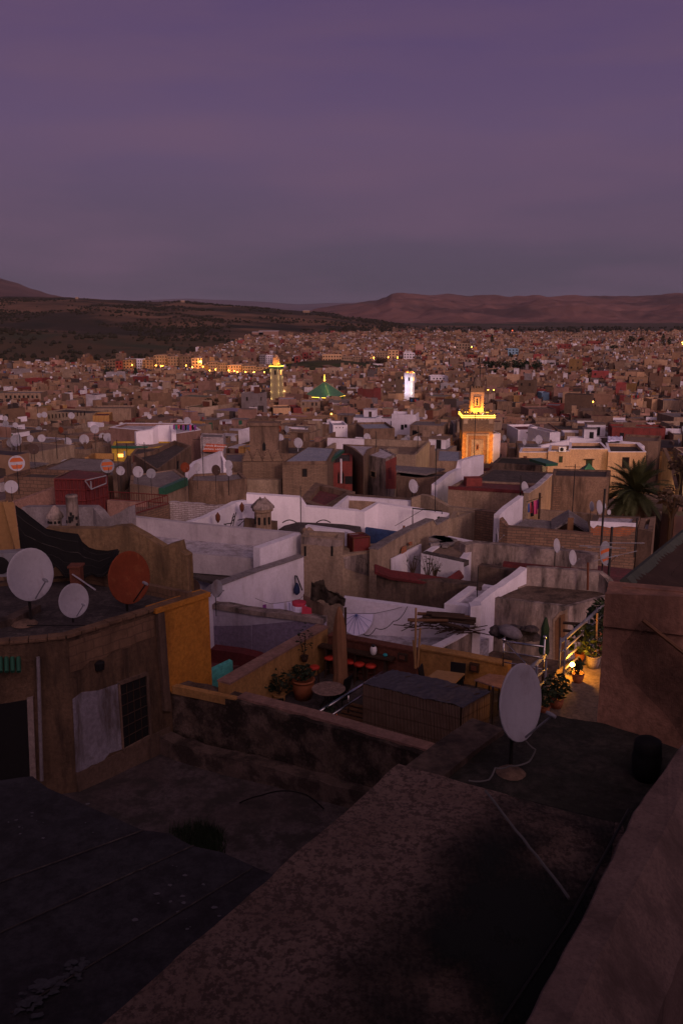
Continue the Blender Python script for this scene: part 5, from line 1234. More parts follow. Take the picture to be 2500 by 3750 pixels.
facepatch('bare_brick', 'brick_brown', o, [(2026, 1780), (2128, 1784), (2132, 1865), (2080, 1880), (2005, 1868), (2022, 1840)], A, B, .03)
wal('low pale wall below the bare brick house', [(1975, 1868, 52), (2110, 1878, 51), (2180, 1886, 50)], None, 16, 'tan_light', 1910, th=.3)
antenna(2105, 1700, 1885, 50, 'tall thin mast before the bare brick house', True, .03)
# peach house with windows
D = 17.3
o1, P1 = blk('peach house, left low wing with white roof edge', [(1900, 1657), (2010, 1657), (2018, 1640), (1906, 1640)], D, 'peach', 'roof_pale', 1735, par=.4, coping='white')
o2, P2 = blk('peach house, middle wing with an arched window and air conditioner', [(2006, 1653), (2084, 1653), (2092, 1633), (2012, 1630)], D - .2, 'peach', 'roof_grey', 1735, par=.5, coping='white')
o3, P3 = blk('peach house, tall part with a square green-framed window', [(2082, 1645), (2224, 1645), (2200, 1621), (2084, 1621)], D - .4, 'peach', 'roof_dark', 1740, par=.4, coping='white_clean')
o4, P4 = blk('peach house, right wing with a large dark window by the palm', [(2226, 1656), (2364, 1656), (2335, 1625), (2216, 1622)], D - .2, 'peach', 'roof_dark', 1740, par=.4, coping='white_clean')
wal('long white back parapet above the peach house', [(1980, 1632, 118), (2082, 1612, 120), (2086, 1602, 121), (2200, 1610, 120), (2335, 1622, 118), (2345, 1634, 116)], None, 22, 'white_clean', 1650, th=.5)
window(o2, 2045, 1670, 2058, 1694, P2[0], P2[1], 'tan', 'leaf'); window(o3, 2144, 1683, 2166, 1711, P3[0], P3[1], 'wood_dark', 'leaf'); window(o4, 2277, 1674, 2300, 1716, P4[0], P4[1]); window(o1, 1915, 1670, 1928, 1680, P1[0], P1[1], 'brick_brown', 'rust_brown')
MB().box(at(2155, 1682, P3[0].y - .2), (1.3, .3, .08)).build('window_hood', MAT['wood_dark'], o3)
ac = at(2057, 1645, P2[0].y - .3); o = tag(MB().box(ac, (.9, .4, .62)).build('air_conditioner', MAT['white_gloss']), 'white air conditioner on the peach house roof edge', 'air conditioner')
MB().lathe(ac + Vector((-.1, -.21, 0)), [(.24, 0), (.24, .03), (.02, .04)], 14, Matrix.Rotation(R(90), 3, 'X')).build('fan_grille', MAT['black'], o)
q = MB(); g = []
for j in range(7):
    for i in range(13): u, t = i / 12, j / 6; p = at(2222 + 54 * u, 1612 + 18 * t, 119 - 5 * t); p.z += .5 + .18 * mnoise.noise(Vector((i * .5, j * .6, 3))); g.append(p)
q.add(g, [(j * 13 + i, j * 13 + i + 1, (j + 1) * 13 + i + 1, (j + 1) * 13 + i) for j in range(6) for i in range(12)]); c0_, c1_ = at(2226, 1630, 114.5), at(2272, 1631, 114.5)
o = tag(q.build('sheet_cover', MAT['cloth_white'], None, True), 'white sheet spread over a frame on the peach house roof', 'sheet'); o.modifiers.new('thickness', 'SOLIDIFY').thickness = .05
MB().box((c0_ + c1_) / 2 + Vector((0, 2.0, .1)), (1.7, 2.5, .9)).build('frame', MAT['wood_dark'], o)
c = at(2152, 1725, 95); tag(MB().lathe(c, [(1.3, -.4), (1.2, 0), (.03, .9)], 4, Matrix.Rotation(R(45), 3, 'Z')).build('pavilion_roof', MAT['green_tile']), 'small green pyramid roof below the green-framed window', 'roof')
o, P = blk('dark mossy garden house left of the peach house', [(1803, 1694), (1985, 1706), (2000, 1680), (1830, 1672)], 14.0, 'moldy', 'roof_moss', 1730, par=.1)
MB().box(at(1988, 1692, 78), (1.2, 3.0, .25), .3).build('green_tiles', MAT['green_tile'], o)
o, P = blk('big brown house with curved side right of the peach house', [(2372, 1616), (2410, 1616), (2420, 1596), (2290, 1590), (2280, 1612)], 18.5, 'tan', 'roof_tan', 1760, par=.3)
wal('brown curved wall descending behind the palm', [(2425, 1640, 105), (2450, 1700, 100), (2470, 1790, 90)], None, 30, 'tan', 1800, th=.4)
# white stepped wall and awning before the minaret
wal('white stepped wall rising before the lit minaret', [(1600, 1775, 60), (1655, 1730, 66), (1686, 1716, 69), (1690, 1688, 69.2), (1725, 1676, 70), (1771, 1666, 72)], None, 19, 'white', 1775, th=.4)
o, P = blk('brown house under a dark awning between red building and minaret', [(1450, 1742), (1525, 1752), (1650, 1742), (1648, 1728), (1460, 1722)], 13.2, 'tan', 'roof_dark', 1800, par=.2)
q = MB(); cs = [at(1448, 1704, 76), at(1628, 1716, 74), at(1560, 1735, 70), at(1450, 1722, 71)]; q.prism(ccw(cs), 0); q.v = cs + [p - Vector((0, 0, .15)) for p in cs]
q.f = [(0, 1, 2, 3), (7, 6, 5, 4), (0, 4, 5, 1), (1, 5, 6, 2), (2, 6, 7, 3), (3, 7, 4, 0)]; tag(q.build('awning', MAT['roof_grey']), 'grey flat awning left of the white stepped wall', 'awning')
o, P = blk('blue-roofed house with orange wall left of the lit minaret', [(1596, 1688), (1690, 1690), (1688, 1652), (1600, 1648)], 15.8, 'tan_light', 'roof_blue', 1730, par=.05)
# red building and stone house, crenellated wall
o, P = blk('old house with flaking red left wall and red doorway, centre', [(1290, 1642), (1330, 1672), (1352, 1646), (1388, 1632), (1255, 1626)], 12.4, 'tan', 'roof_pale', 1790, par=.1)
o, P = blk('stained two-storey house with a square window and red right face', [(1332, 1644), (1348, 1668), (1412, 1682), (1450, 1664), (1400, 1640)], 12.9, 'stained', 'roof_pale', 1790, par=.06)
A, B = P[1], P[2]; window(o, 1322 + 2, 1716, 1348, 1742, P[0], P[1]) if False else window(o, 1356, 1722, 1376, 1746, A, B, 'tan_light', 'black')
facepatch('red_face', 'red_wall', o, [(1412, 1690), (1450, 1672), (1450, 1790), (1412, 1790)], P[2], P[3], .03); facepatch('door', 'maroon', o, [(1420, 1714), (1430, 1710), (1430, 1752), (1420, 1754)], P[2], P[3], .07)
o, P = blk('red-walled recess house with arched openings beside the stone house', [(1208, 1700), (1262, 1690), (1290, 1690), (1290, 1660), (1215, 1660)], 13.0, 'red_wall', 'roof_dark', 1790, par=.1)
A, B = P[0], P[1]
for x in (1236, 1252): facepatch('arched_opening', 'black', o, [(x, 1770), (x, 1738), (x + 3, 1726), (x + 6, 1738), (x + 6, 1770)], A, B, .03)
facepatch('doorway', 'black', o, [(1262, 1744), (1290, 1744), (1290, 1772), (1262, 1772)], P[1], P[2], .03)
facepatch('white_pillar', 'white', o, [(1246, 1680), (1250, 1680), (1250, 1770), (1246, 1770)], A, B, .06)
o, P = blk('stone house with pale blue roof and one square window', [(1034, 1694), (1198, 1692), (1226, 1642), (1124, 1636)], 11.9, 'stone', 'roof_blue', 1820, par=.02, th=.15)
A, B = P[0], P[1]; window(o, 1106, 1716, 1125, 1746, A, B, 'wood_dark', 'black')
facepatch('ledge', 'tan', o, [(1034, 1690), (1198, 1688), (1198, 1700), (1034, 1702)], A, B, .04)
wall('tile_edge', '', [(1200, 1690, 72), (1260, 1648, 79)], None, 12.6, 'green_tile', .4, parent=o)
o = wal('old crenellated stone wall with stepped merlons', [(888, 1692, 72), (1034, 1693, 71.5)], None, 20, 'stone', 1850, th=.8)
q = MB()
for i in range(4):
    x = 905 + i * 37; c = at(x, 1690, 71.9)
    for k in range(4): q.box(c + Vector((0, .3, .12 + k * .24)), (.75 - k * .18, .45, .24))
q.build('merlons', MAT['stone'], o)
wall('lower_course', '', [(905, 1757, 70.5), (1030, 1757, 70.5)], None, 20, 'beige', .5, parent=o)
c = at(968, 1690, 76); q = MB().box(c + Vector((0, .6, 1.2)), (2.5, 1.2, 4.0)); q.box(c + Vector((0, .55, 3.3)), (2.9, 1.5, .25)); o = tag(q.build('niche_tower', MAT['tan']), 'square niche tower standing behind the crenellated wall', 'tower')
facepatch('niche', 'black', o, [(961, 1650), (961, 1628), (967, 1618), (973, 1628), (973, 1650)], c + Vector((-1, .0, 0)), c + Vector((1, .0, 0)), .03)
# dark red roof terrace
o, P = blk('house with a dark red sunken roof and mossy parapets', [(1096, 1830), (1194, 1866), (1300, 1800), (1154, 1766)], 11.6, 'tan', 'roof_red', 1880, par=.35, th=.5)
o = wal('mossy-topped parapet of the small white inner court', [(1225, 1856, 51), (1272, 1812, 54), (1510, 1830, 53)], None, 15, 'tan_dark', 1860, th=.5)
wall('inner_face', '', [(1228, 1862, 50.6), (1276, 1818, 53.3), (1504, 1836, 52.4)], None, 15, 'white', .3, parent=o)
A, B = at(1276, 1818, 53.3), at(1504, 1836, 52.4); facepatch('stain', 'tan_light', o, [(1278, 1832), (1330, 1834), (1384, 1838), (1370, 1860), (1340, 1876), (1276, 1868)], A, B, .02)
wal('brown rounded wall with brick patches right of the white court', [(1506, 1826, 52), (1540, 1812, 52), (1570, 1818, 51.5), (1640, 1856, 50.5), (1750, 1868, 50)], None, 15, 'beige', 1890, th=.4)
wal('dark brick wall behind the tan roof and stone slabs', [(1736, 1868, 48), (1820, 1876, 47)], None, 15, 'brick_brown', 1980, th=.5)
o, P = blk('small brown house with tangled scrap on its roof', [(1640, 1900), (1690, 1892), (1738, 1872), (1660, 1872)], 11.0, 'beige', 'roof_dark', 1970, par=.2)
# left: grey roofs, red metal cage, railings
o, P = blk('dark flat-roofed block house with pale block wall, far left', [(15, 1744), (200, 1752), (275, 1722), (110, 1716)], 11.0, 'block_wall', 'roof_dark', 1840, par=.35)
o, P = blk('broad house with long dark grey roof sheeting on the left', [(150, 1722), (380, 1728), (415, 1682), (262, 1676)], 12.0, 'tan_dark', 'roof_grey', 1740, par=.02)
ter = sheet('red_terrace', [(60, 1858), (230, 1830), (400, 1850), (380, 1880), (100, 1885)], 11.9, 'roof_red', 1, .0, 5); tag(ter, 'dark red roof terrace with a rusty metal cage on it', 'terrace')
wal('pale pinkish sloping wall above the red terrace on the left', [(55, 1838, 52), (120, 1815, 53), (200, 1785, 54)], None, 16, 'pink', 1860, th=.3)
cg = empty('metal_cage', 'dark red metal cage room on the roof terrace, left', 'cage', at(300, 1850, 49))
for (x0, y0, x1, y1, Y) in ((200, 1755, 312, 1757, 50), (312, 1757, 392, 1742, 50)):
    A, B = at(x0, y0, Y), at(x1, y1, Y + (2 if x0 > 250 else 0)); q = MB(); zb_ = H - 12.2
    for i in range(9 if x0 < 250 else 6):
        p = A.lerp(B, i / (8 if x0 < 250 else 5)); q.tube([p, Vector((p.x, p.y, zb_))], .035, 4)
    for t in (0, .35, .7): q.tube([A - Vector((0, 0, t * 1.8)), B - Vector((0, 0, t * 1.8))], .04, 4)
    rebase(q.build('bars', MAT['metal_red'], cg)); q = MB().add([A + Vector((0, .1, -.0)), B + Vector((0, .1, 0)), Vector((B.x, B.y + .1, zb_)), Vector((A.x, A.y + .1, zb_))], [(0, 1, 2, 3)]); rebase(q.build('panel', MAT['maroon'], cg))
P_ = [at(200, 1755, 50), at(312, 1757, 50), at(392, 1740, 52), at(275, 1735, 53.5)]; q = MB().prism(ccw([p + Vector((0, 0, .05)) for p in P_]), P_[0].z - .05); rebase(q.build('roof', MAT['roof_red'], cg))
q = MB(); A, B, C2, D2 = at(312, 1760, 49), at(390, 1742, 49.5), at(390, 1770, 49.5), at(335, 1792, 49)
q.tube([A, B, C2, D2, A], .04, 4); q.tube([at(333, 1762, 49), D2], .04, 4); tag(q.build('wire_cage', MAT['dish_grey']), 'pale wire cage on the corner of the red metal cage room', 'cage')
def balus(label, L, hpx, n, m='metal_red'):
    P0 = [at(*p) for p in L]; o = empty('railing', label, 'railing', P0[0], 'red roof railings'); q = MB(); q2 = MB()
    for (a, b), (l0, l1) in zip(zip(P0, P0[1:]), zip(L, L[1:])):
        k = max(2, int((l1[0] - l0[0]) / n)); h0 = hpx * l0[2] / F
        for i in range(abs(k) + 1): p = a.lerp(b, i / k); q.tube([p, p - Vector((0, 0, h0))], .016, 4)
        for dz in (0, h0 * .92): q2.tube([a - Vector((0, 0, dz)), b - Vector((0, 0, dz))], .03, 4)
    rebase(q.build('balusters', MAT[m], o)); rebase(q2.build('handrail', MAT[m], o)); return o
balus('long rusty red roof railing above the flaking white wall', [(392, 1800, 53), (500, 1806, 52.5), (614, 1814, 52)], 32, 9)
balus('rusty red railing slanting towards the camera on the brick corner', [(473, 1856, 47), (545, 1834, 48.5), (613, 1814, 50)], 36, 8)
o, P = blk('rusty brick corner house under the slanting red railing', [(475, 1892), (618, 1848), (622, 1840), (470, 1850)], 11.4, 'brick_brown', 'roof_tan', 1910, par=.05)
wal('pinkish wall under the long red railing', [(392, 1832, 51.5), (475, 1838, 51), (540, 1840, 51)], None, 16, 'pink', 1890, th=.3)
dish(282, 0, 1, 1, 'dish_white', 'x', None) if False else None
# row of dishes on the left middle
for x, y, h_, Y, m, az, base, l in ((62, 1697, 58, 58, 'dish_white', 22, 12.2, 'white-rimmed dish with two faded orange halves, far left'), (393, 1707, 52, 60, 'dish_grey', 30, 12.9, 'large dish mottled with rust, right of the grey roof sheeting'),
    (441, 1724, 34, 59, 'dish_white', 40, 12.9, 'small white dish right of the rust-mottled dish'), (505, 1728, 42, 58, 'dish_white', 38, 12.8, 'white dish in the middle of the left row, beside a blue-grey one'), (553, 1734, 36, 58, 'dish_grey', 30, 12.8, 'blue-grey dish right of the left row white dish'),
    (677, 1712, 38, 62, 'dish_rust', 40, 12.6, 'rust-red dish on the left of the middle cluster'), (722, 1711, 32, 62, 'dish_white', 40, 12.6, 'small white dish with an orange mark beside the rust-red one'), (790, 1722, 40, 56, 'dish_dark', 45, 12.5, 'dark dish of the middle cluster'),
    (836, 1704, 38, 56, 'dish_white', 50, 12.5, 'upper white dish right of the dark dish'), (838, 1729, 30, 55.6, 'dish_white', 50, 12.5, 'lower white dish right of the dark dish'), (125, 1645, 38, 72, 'dish_dark', 20, 13.6, 'dark brown dish high on the left'),
    (63, 1608, 34, 84, 'dish_grey', 20, 14.6, 'grey mottled dish far left beside the two white ones'), (111, 1606, 26, 84, 'dish_white', 45, 14.6, 'narrow white dish far left, left one of two'), (153, 1605, 28, 84, 'dish_white', 30, 14.6, 'rounder white dish far left, right one of two'),
    (347, 1572, 32, 92, 'dish_white', 35, 15.6, 'white dish left of the pink house with washing'), (57, 1557, 20, 95, 'dish_white', 35, 16, 'small white dish at far left above the mottled one'), (145, 1521, 18, 110, 'dish_white', 30, 18, 'small white dish before the long row of dark windows, left one'),
    (163, 1519, 22, 110, 'dish_white', 40, 18, 'larger white dish before the long row of dark windows, right one'), (262, 1522, 24, 112, 'dish_white', 30, 18, 'white dish before the right end of the dark window row'), (20, 1532, 20, 112, 'dish_white', 30, 18, 'white dish at the very left edge above the flat roofs'), (22, 1551, 22, 108, 'dish_grey', 30, 17.6, 'grey dish just below the one at the very left edge')):
    dish(x, y, h_, Y, m, l, base, az=R(az), el=R(14), band=(((-.36, -.10), (.10, .36)) if x == 62 else ((-.3, -.05), (.05, .3)) if x == 393 else None))
for x, yt, yb, Y, l in ((428, 1610, 1715, 58, 'thin mast just left of the yellow house front'), (463, 1622, 1760, 57, 'thin mast crossing the yellow house front'), (528, 1620, 1730, 60, 'forked aerial mast right of the yellow house'), (740, 1600, 1745, 58, 'thin mast beside the red-lettered awning'), (72, 1590, 1690, 75, 'thin mast above the far left dishes'), (205, 1600, 1680, 80, 'thin mast left of the small white walls'), (137, 1490, 1560, 110, 'thin mast before the long window row'), (1100, 1780, 1920, 46, 'thin black pole with a small box before the white parapet'), (1598, 1610, 1875, 46, 'very tall thin mast before the dark shed and tan house'), (1377, 1580, 1640, 80, 'thin mast right of the pale grey roofs'), (1740, 1510, 1700, 75, 'tall mast in front of the lit minaret'), (1530, 1560, 1660, 82, 'thin mast left of the minaret')):
    antenna(x, yt, yb, Y, l, x in (528, 740, 205), .026 if Y < 70 else .035)
# tan blocks in the left middle
o, P = blk('brown blank house with flat grey roof and dishes, left of centre', [(690, 1760), (822, 1764), (904, 1752), (880, 1728), (700, 1736)], 12.6, 'tan', 'roof_grey', 1850, par=.15)
o, P = blk('pale house with green tiled roof edge left of the blank brown house', [(598, 1790), (688, 1752), (640, 1718), (480, 1740), (476, 1772)], 12.3, 'tan_light', 'roof_grey', 1845, par=.05)
wall('tile_edge', '', [(600, 1788, 60.6), (688, 1750, 64.2)], None, 12.75, 'green_tile', .4, parent=o)
o, P = blk('large sloping-sided brown house right of the yellow house', [(576, 1720), (700, 1632), (640, 1612), (560, 1650), (490, 1665)], 12.8, 'tan', 'roof_dark', 1760, par=.35)
facepatch('window', 'black', o, [(648, 1690), (654, 1687), (654, 1715), (648, 1718)], P[0], P[1], .03)
o, P = blk('small brown house with maroon door beside the yellow house', [(478, 1664), (560, 1660), (590, 1640), (500, 1640)], 13.6, 'tan', 'roof_dark', 1715, par=.1)
facepatch('door', 'maroon', o, [(488, 1668), (510, 1667), (511, 1710), (489, 1710)], P[0], P[1], .04)
o, P = blk('bright yellow house with a green tiled band and orange lit doorway', [(410, 1642), (560, 1642), (640, 1628), (650, 1618), (420, 1618)], 14.3, 'yellow_wall', 'roof_tan', 1690, par=.1, coping='yellow_wall')
A, B = P[0], P[1]
facepatch('green_tile_band', 'green_tile', o, [(410, 1632), (545, 1634), (540, 1642), (410, 1640)], A, B, .25)
facepatch('lit_doorway', 'lit_window', o, [(432, 1662), (452, 1662), (452, 1674), (432, 1674)], A, B, .03)
facepatch('blue_door', 'sky_wall', o, [(454, 1652), (460, 1652), (460, 1672), (454, 1672)], A, B, .03)
o, P = blk('brown house with a patched grey roof before the yellow house', [(372, 1738), (484, 1748), (500, 1692), (396, 1688)], 12.7, 'tan', 'roof_grey', 1800, par=.12)
wall('side_wall', '', [(428, 1712, 62), (470, 1690, 66), (480, 1668, 68)], None, 13.2, 'tan_dark', .3, parent=o)
wal('low yellow wall left of the yellow house', [(325, 1674, 72), (350, 1660, 76), (415, 1662, 76)], None, 20, 'ochre', 1680, th=.3)
o, P = blk('pink house with washing and white roof walls, left of centre', [(404, 1566), (650, 1588), (735, 1575), (700, 1552), (460, 1550)], 14.5, 'pink', 'roof_pale', 1650, par=.3, coping='white')
A, B = P[0], P[1]; ac = onplane(590, 1592, A, B) + Vector((0, -.3, 0)); MB().box(ac, (1.0, .4, .7), .1).build('air_conditioner', MAT['white_gloss'], o)
wall('white_hut', '', [(498, 1582, 95), (560, 1572, 96), (580, 1558, 97), (622, 1556, 97), (628, 1580, 95)], None, 15, 'white_clean', .5, parent=o)
cols = ['cloth_purple', 'cloth_green', 'cloth_red', 'black', 'cloth_purple', 'black', 'cloth_blue', 'cloth_pink', 'black', 'cloth_purple']
cn_ = ['violet garment at the left end', 'green garment, second from the left', 'red garment', 'black garment after the red one', 'purple garment in the middle', 'black garment after the middle one', 'blue garment', 'pink garment', 'black garment near the right end', 'dark purple garment at the right end']
for i, m in enumerate(cols):
    x = 634 + i * 8.6; cloth('garment', cn_[i] + ' of the washing on the pink house', [(x, 1556), (x + 7, 1556), (x + 7, 1572 + rr.uniform(-4, 6)), (x, 1573 + rr.uniform(-4, 6))], m, 0, 'washing', 'washing on the pink house', fn=lambda x, y, d: at(x, y, 93 + d), fold=.05)
# house with lettered awning
o, P = blk('whitewashed brick house with a red lettered awning', [(734, 1600), (818, 1602), (826, 1588), (740, 1586)], 14.6, 'flaking', 'roof_grey', 1680, par=.1)
A, B = P[0], P[1]; n_ = Vector((B.y - A.y, A.x - B.x, 0)).normalized(); n_ = n_ if n_.y < 0 else -n_
aw_ = [onplane(756, 1624, A, B), onplane(828, 1628, A, B), onplane(822, 1650, A, B) + n_ * 1.0, onplane(752, 1648, A, B) + n_ * 1.0]
awn = mesh('awning', aw_ + [p - Vector((0, 0, .06)) for p in aw_], [(0, 1, 2, 3), (7, 6, 5, 4), (0, 4, 5, 1), (1, 5, 6, 2), (2, 6, 7, 3), (3, 7, 4, 0)], MAT['red_wall'] if False else MAT['cloth_orange'], o)
awn.data.materials[0] = plain('awning_red', (.42, .10, .05), .7)
def text(body, parent, m, p, xdir, ydir, size):
    cu = bpy.data.curves.new('lettering', 'FONT'); cu.body = body; cu.size = size; cu.align_x = 'CENTER'; cu.align_y = 'CENTER'; cu.extrude = .01
    t = bpy.data.objects.new('lettering', cu); C.objects.link(t); x = xdir.normalized(); z = x.cross(ydir).normalized(); y = z.cross(x)
    M = Matrix((x, y, z)).transposed().to_4x4(); M.translation = p + z * .03; t.matrix_world = M
    dg = bpy.context.evaluated_depsgraph_get(); me = bpy.data.meshes.new_from_object(t.evaluated_get(dg)); me.transform(M); bpy.data.objects.remove(t)
    o_ = bpy.data.objects.new('lettering', me); C.objects.link(o_); me.materials.clear(); me.materials.append(MAT[m]); o_.parent = parent; return o_
ctr = sum(aw_, Vector()) / 4; xd = aw_[1] - aw_[0]; yd = aw_[0] - aw_[3]
text('Grande Brasserie', awn, 'white_gloss', ctr + yd * .22, xd, yd, .42); text('Jawhara +6055', awn, 'white_gloss', ctr - yd * .2, xd, yd, .42)
wal('slanting pale wall below the lettered awning', [(690, 1722, 66), (720, 1690, 69), (815, 1652, 74), (818, 1690, 73)], None, 20, 'white', 1730, th=.3)
o, P = blk('small pale house with a dark window right of the lettered awning', [(815, 1690), (892, 1692), (900, 1660), (822, 1660)], 13.6, 'tan_light', 'roof_grey', 1720, par=.1)
window(o, 834, 1672 + 22, 852, 1718, P[0], P[1], 'wood_dark', 'black')
# palm
def palm(x, yb, yc, Y, rpx, label, n=125):
    b = at(x, yb, Y); c = at(x, yc, Y); Rr = rpx * Y / F
    o = tag(MB().tube([Vector((b.x, b.y, b.z)), (b + c) / 2 + Vector((.1, 0, 0)), c], [.36, .30, .28], 10).build('palm_tree', MAT['trunk']), label, 'palm tree')
    r_ = random.Random(3); q = MB(); dead = MB()
    for i in range(n):
        a = r_.uniform(0, 6.283); el = r_.uniform(-.9, 1.45); L = Rr * r_.uniform(.85, 1.12); d = Vector((math.cos(a) * math.cos(el), math.sin(a) * math.cos(el), math.sin(el))); s = Vector((-math.sin(a), math.cos(a), 0))
        mb = q if el > -.55 else dead; pr_p = c; k = 13; dirv = d.copy(); pts = [c]
        for j in range(k): dirv = (dirv + Vector((0, 0, -.045 - .02 * j / k * 3))).normalized(); pts.append(pts[-1] + dirv * (L / k))
        mb.tube(pts, [.035 * (1 - j / (k + 2)) for j in range(k + 1)], 4)
        for j in range(2, k + 1):
            t = (pts[j] - pts[j - 1]).normalized(); ll = L * .20 * math.sin(math.pi * min(1, (j / k) * .85 + .12)) + .05
            for half in (0, .33, .66):
                p = pts[j - 1].lerp(pts[j], half)
                for sg in (-1, 1):
                    e = p + (s * sg * .8 + t * .75 + Vector((0, 0, .18 + r_.uniform(-.2, .1)))).normalized() * ll; wv_ = t * .05
                    mb.add([p - wv_, p + wv_, e], [(0, 1, 2)])
    q.build('crown', MAT['palm_leaf'], o); dead.build('dry_fronds', MAT['trunk'], o); return o
palm(2325, 1990, 1800, 66, 148, 'tall date palm with a round feathery crown, right side')
# ================================================================ landmarks of the old town
SHIELD = []                                                  # photo rectangles that nearer houses must leave free
def shield(x0, x1, y0, y1, Y): SHIELD.append((x0, x1, y0, y1, Y))
patch('brick_warm', (.34, .18, .09), (.25, .13, .07), (.40, .24, .13), 1.4, 5)
patch('stone_pale', (.46, .37, .29), (.33, .245, .18), (.25, .18, .13), 1.2, 6)
patch('stucco_dark', (.21, .15, .11), (.17, .12, .09), (.12, .085, .065), 1.2, 6)
patch('tile_green_gold', (.37, .28, .18), (.29, .22, .14), (.16, .18, .10), 3, 9)
patch('pyramid_tiles', (.075, .19, .12), (.06, .155, .10), (.10, .21, .14), .8, 4)
class Frame:                                                 # local frame of a square tower: centre c, turned by rz
    def __init__(s, c, rz): s.c = Vector(c); s.M = Matrix.Rotation(rz, 3, 'Z'); s.rz = rz
    def p(s, x, y, z): return s.c + s.M @ Vector((x, y, z))
    def box(s, mb, x, y, z, dx, dy, dz): return mb.box(s.p(x, y, z), (dx, dy, dz), s.rz)
def spotlight(name, loc, tgt, e, c, size=1.4, r=.15):
    d = bpy.data.lights.new(name, 'SPOT'); d.energy = e; d.color = c; d.spot_size = size; d.spot_blend = .6; d.shadow_soft_size = r
    o = bpy.data.objects.new(name, d); C.objects.link(o); o.location = loc; o.rotation_euler = (Vector(loc) - Vector(tgt)).to_track_quat('Z', 'Y').to_euler(); return o
# the near minaret, gold lit
Y0 = 150.0
pl_, pr2_ = at(1691, 1700, Y0), at(1802, 1700, Y0); W_ = pr2_.x - pl_.x; zt = at(1745, 1524, Y0).z; zb = zt - 22; rz = R(-2)
f_ = Frame(((pl_.x + pr2_.x) / 2, Y0 + W_ / 2, zt), rz)
hw_ = W_ / 2
mn = empty('minaret', 'tall square brick minaret lit gold with a smaller lit turret on top', 'minaret', f_.p(0, 0, zb - zt))
k = W_ / 111.0                                                # metres per photo pixel on the front face
def mpart(mb, name, m, sm=False): return rebase(mb.build(name, MAT[m], mn, sm))
mpart(f_.box(MB(), 0, 0, (-56 * k - 22) / 2, W_, W_, 22 - 56 * k), 'shaft', 'brick_warm')
mpart(f_.box(MB(), 0, 0, -28 * k - .1, W_ * 1.025, W_ * 1.025, 56 * k - .2), 'frieze', 'stucco_dark')
q = MB()
for s in (-.41, .41): f_.box(q, s * W_, -hw_ * 1.03, -16 * k, W_ * .14, .1, 22 * k)
for i in range(7): f_.box(q, (-.33 + .11 * i) * W_, -hw_ * 1.03, -11 * k, W_ * .06, .08, 7 * k)
mpart(q, 'frieze_tiles', 'stone_pale')
fr = MB()                                                     # nested frames of the front
for x, w2, yt, yb_ in ((0, .0, 0, 0),): pass
def ring(mb, x0, x1, yt, yb, t, d):
    for a, b in ((x0, x0 + t), (x1 - t, x1)): f_.box(mb, ((a + b) / 2 - 55.5) * k, -hw_ - d / 2, -((yt + yb) / 2 - 1524) * k, (b - a) * k, d, (yb - yt) * k)
    f_.box(mb, ((x0 + x1) / 2 - 55.5) * k, -hw_ - d / 2 - .002, -(yt + t / 2 - 1524) * k, (x1 - x0) * k, d, t * k)
ring(fr, 14, 97, 1588, 1705, 7, .16); mpart(fr, 'outer_frame', 'stone_pale')
fr = MB(); ring(fr, 33, 77, 1609, 1705, 3, .12); mpart(fr, 'inner_frame', 'stone_pale')
mpart(f_.box(MB(), 0, -hw_ - .03, -(1656 - 1524) * k, 38 * k, .05, 92 * k), 'blind_panel', 'stone_pale')
q = MB(); f_.box(q, 0, -hw_ - .08, -(1637 - 1524) * k, 10 * k, .1, 20 * k); wn = mpart(q, 'window_frame', 'brick_orange')
q = MB(); f_.box(q, 0, -hw_ - .14, -(1637 - 1524) * k, 4.5 * k, .04, 13 * k); rebase_o = q.build('window', MAT['black'], wn)
rebase_o.data.transform(Matrix.Translation(-mn.location))
q = MB()
for z in (.10, -.22):
    for a, b in ((0, -1), (-1, 0), (1, 0), (0, 1)): f_.box(q, a * (hw_ * 1.05), b * (hw_ * 1.05), z, W_ * 1.1 if a == 0 else .12, W_ * 1.1 if b == 0 else .12, .12)
mpart(q, 'light_strip', 'lamp_gold')
mpart(f_.box(MB(), 0, 0, -.06, W_ * 1.06, W_ * 1.06, .2), 'cornice', 'stone_pale')
for a, b in ((0, -1), (-1, 0), (1, 0), (0, 1)):
    for i in range(5):
        s = (-.8 + .4 * i) * hw_; q = MB()
        for j, (w2, h2) in enumerate(((.62, .22), (.44, .22), (.24, .2))): f_.box(q, s if a == 0 else a * hw_ * .95, s if b == 0 else b * hw_ * .95, .25 + j * .21, w2 if a == 0 else .3, w2 if b == 0 else .3, h2)
        mpart(q, 'merlon', 'stucco_dark')
tw_ = 48 * k; th_ = 83 * k; cy = 0.0
mpart(f_.box(MB(), -3 * k, cy, th_ / 2, tw_, tw_, th_), 'lantern_tower', 'peach')
q = MB(); ox = -3 * k
for a, b in ((0, -1),):
    for x0, x1, z0, z1, d in ((-13, 13, 27, 29.5, .12), (-13, 13, 66, 69, .12), (-13, -9.5, 29.5, 66, .1), (9.5, 13, 29.5, 66, .1)): f_.box(q, ox + (x0 + x1) / 2 * k, -tw_ / 2 - d / 2, (z0 + z1) / 2 * k, (x1 - x0) * k, d, (z1 - z0) * k)
mpart(q, 'turret_frame', 'stucco_dark')
mpart(f_.box(MB(), ox, -tw_ / 2 - .01, 47 * k, 5 * k, .05, 24 * k), 'turret_window', 'black')
mpart(f_.box(MB(), ox, cy, th_ + 8 * k, tw_ * .99, tw_ * .99, 16 * k), 'turret_top', 'stucco_dark')
q = MB()
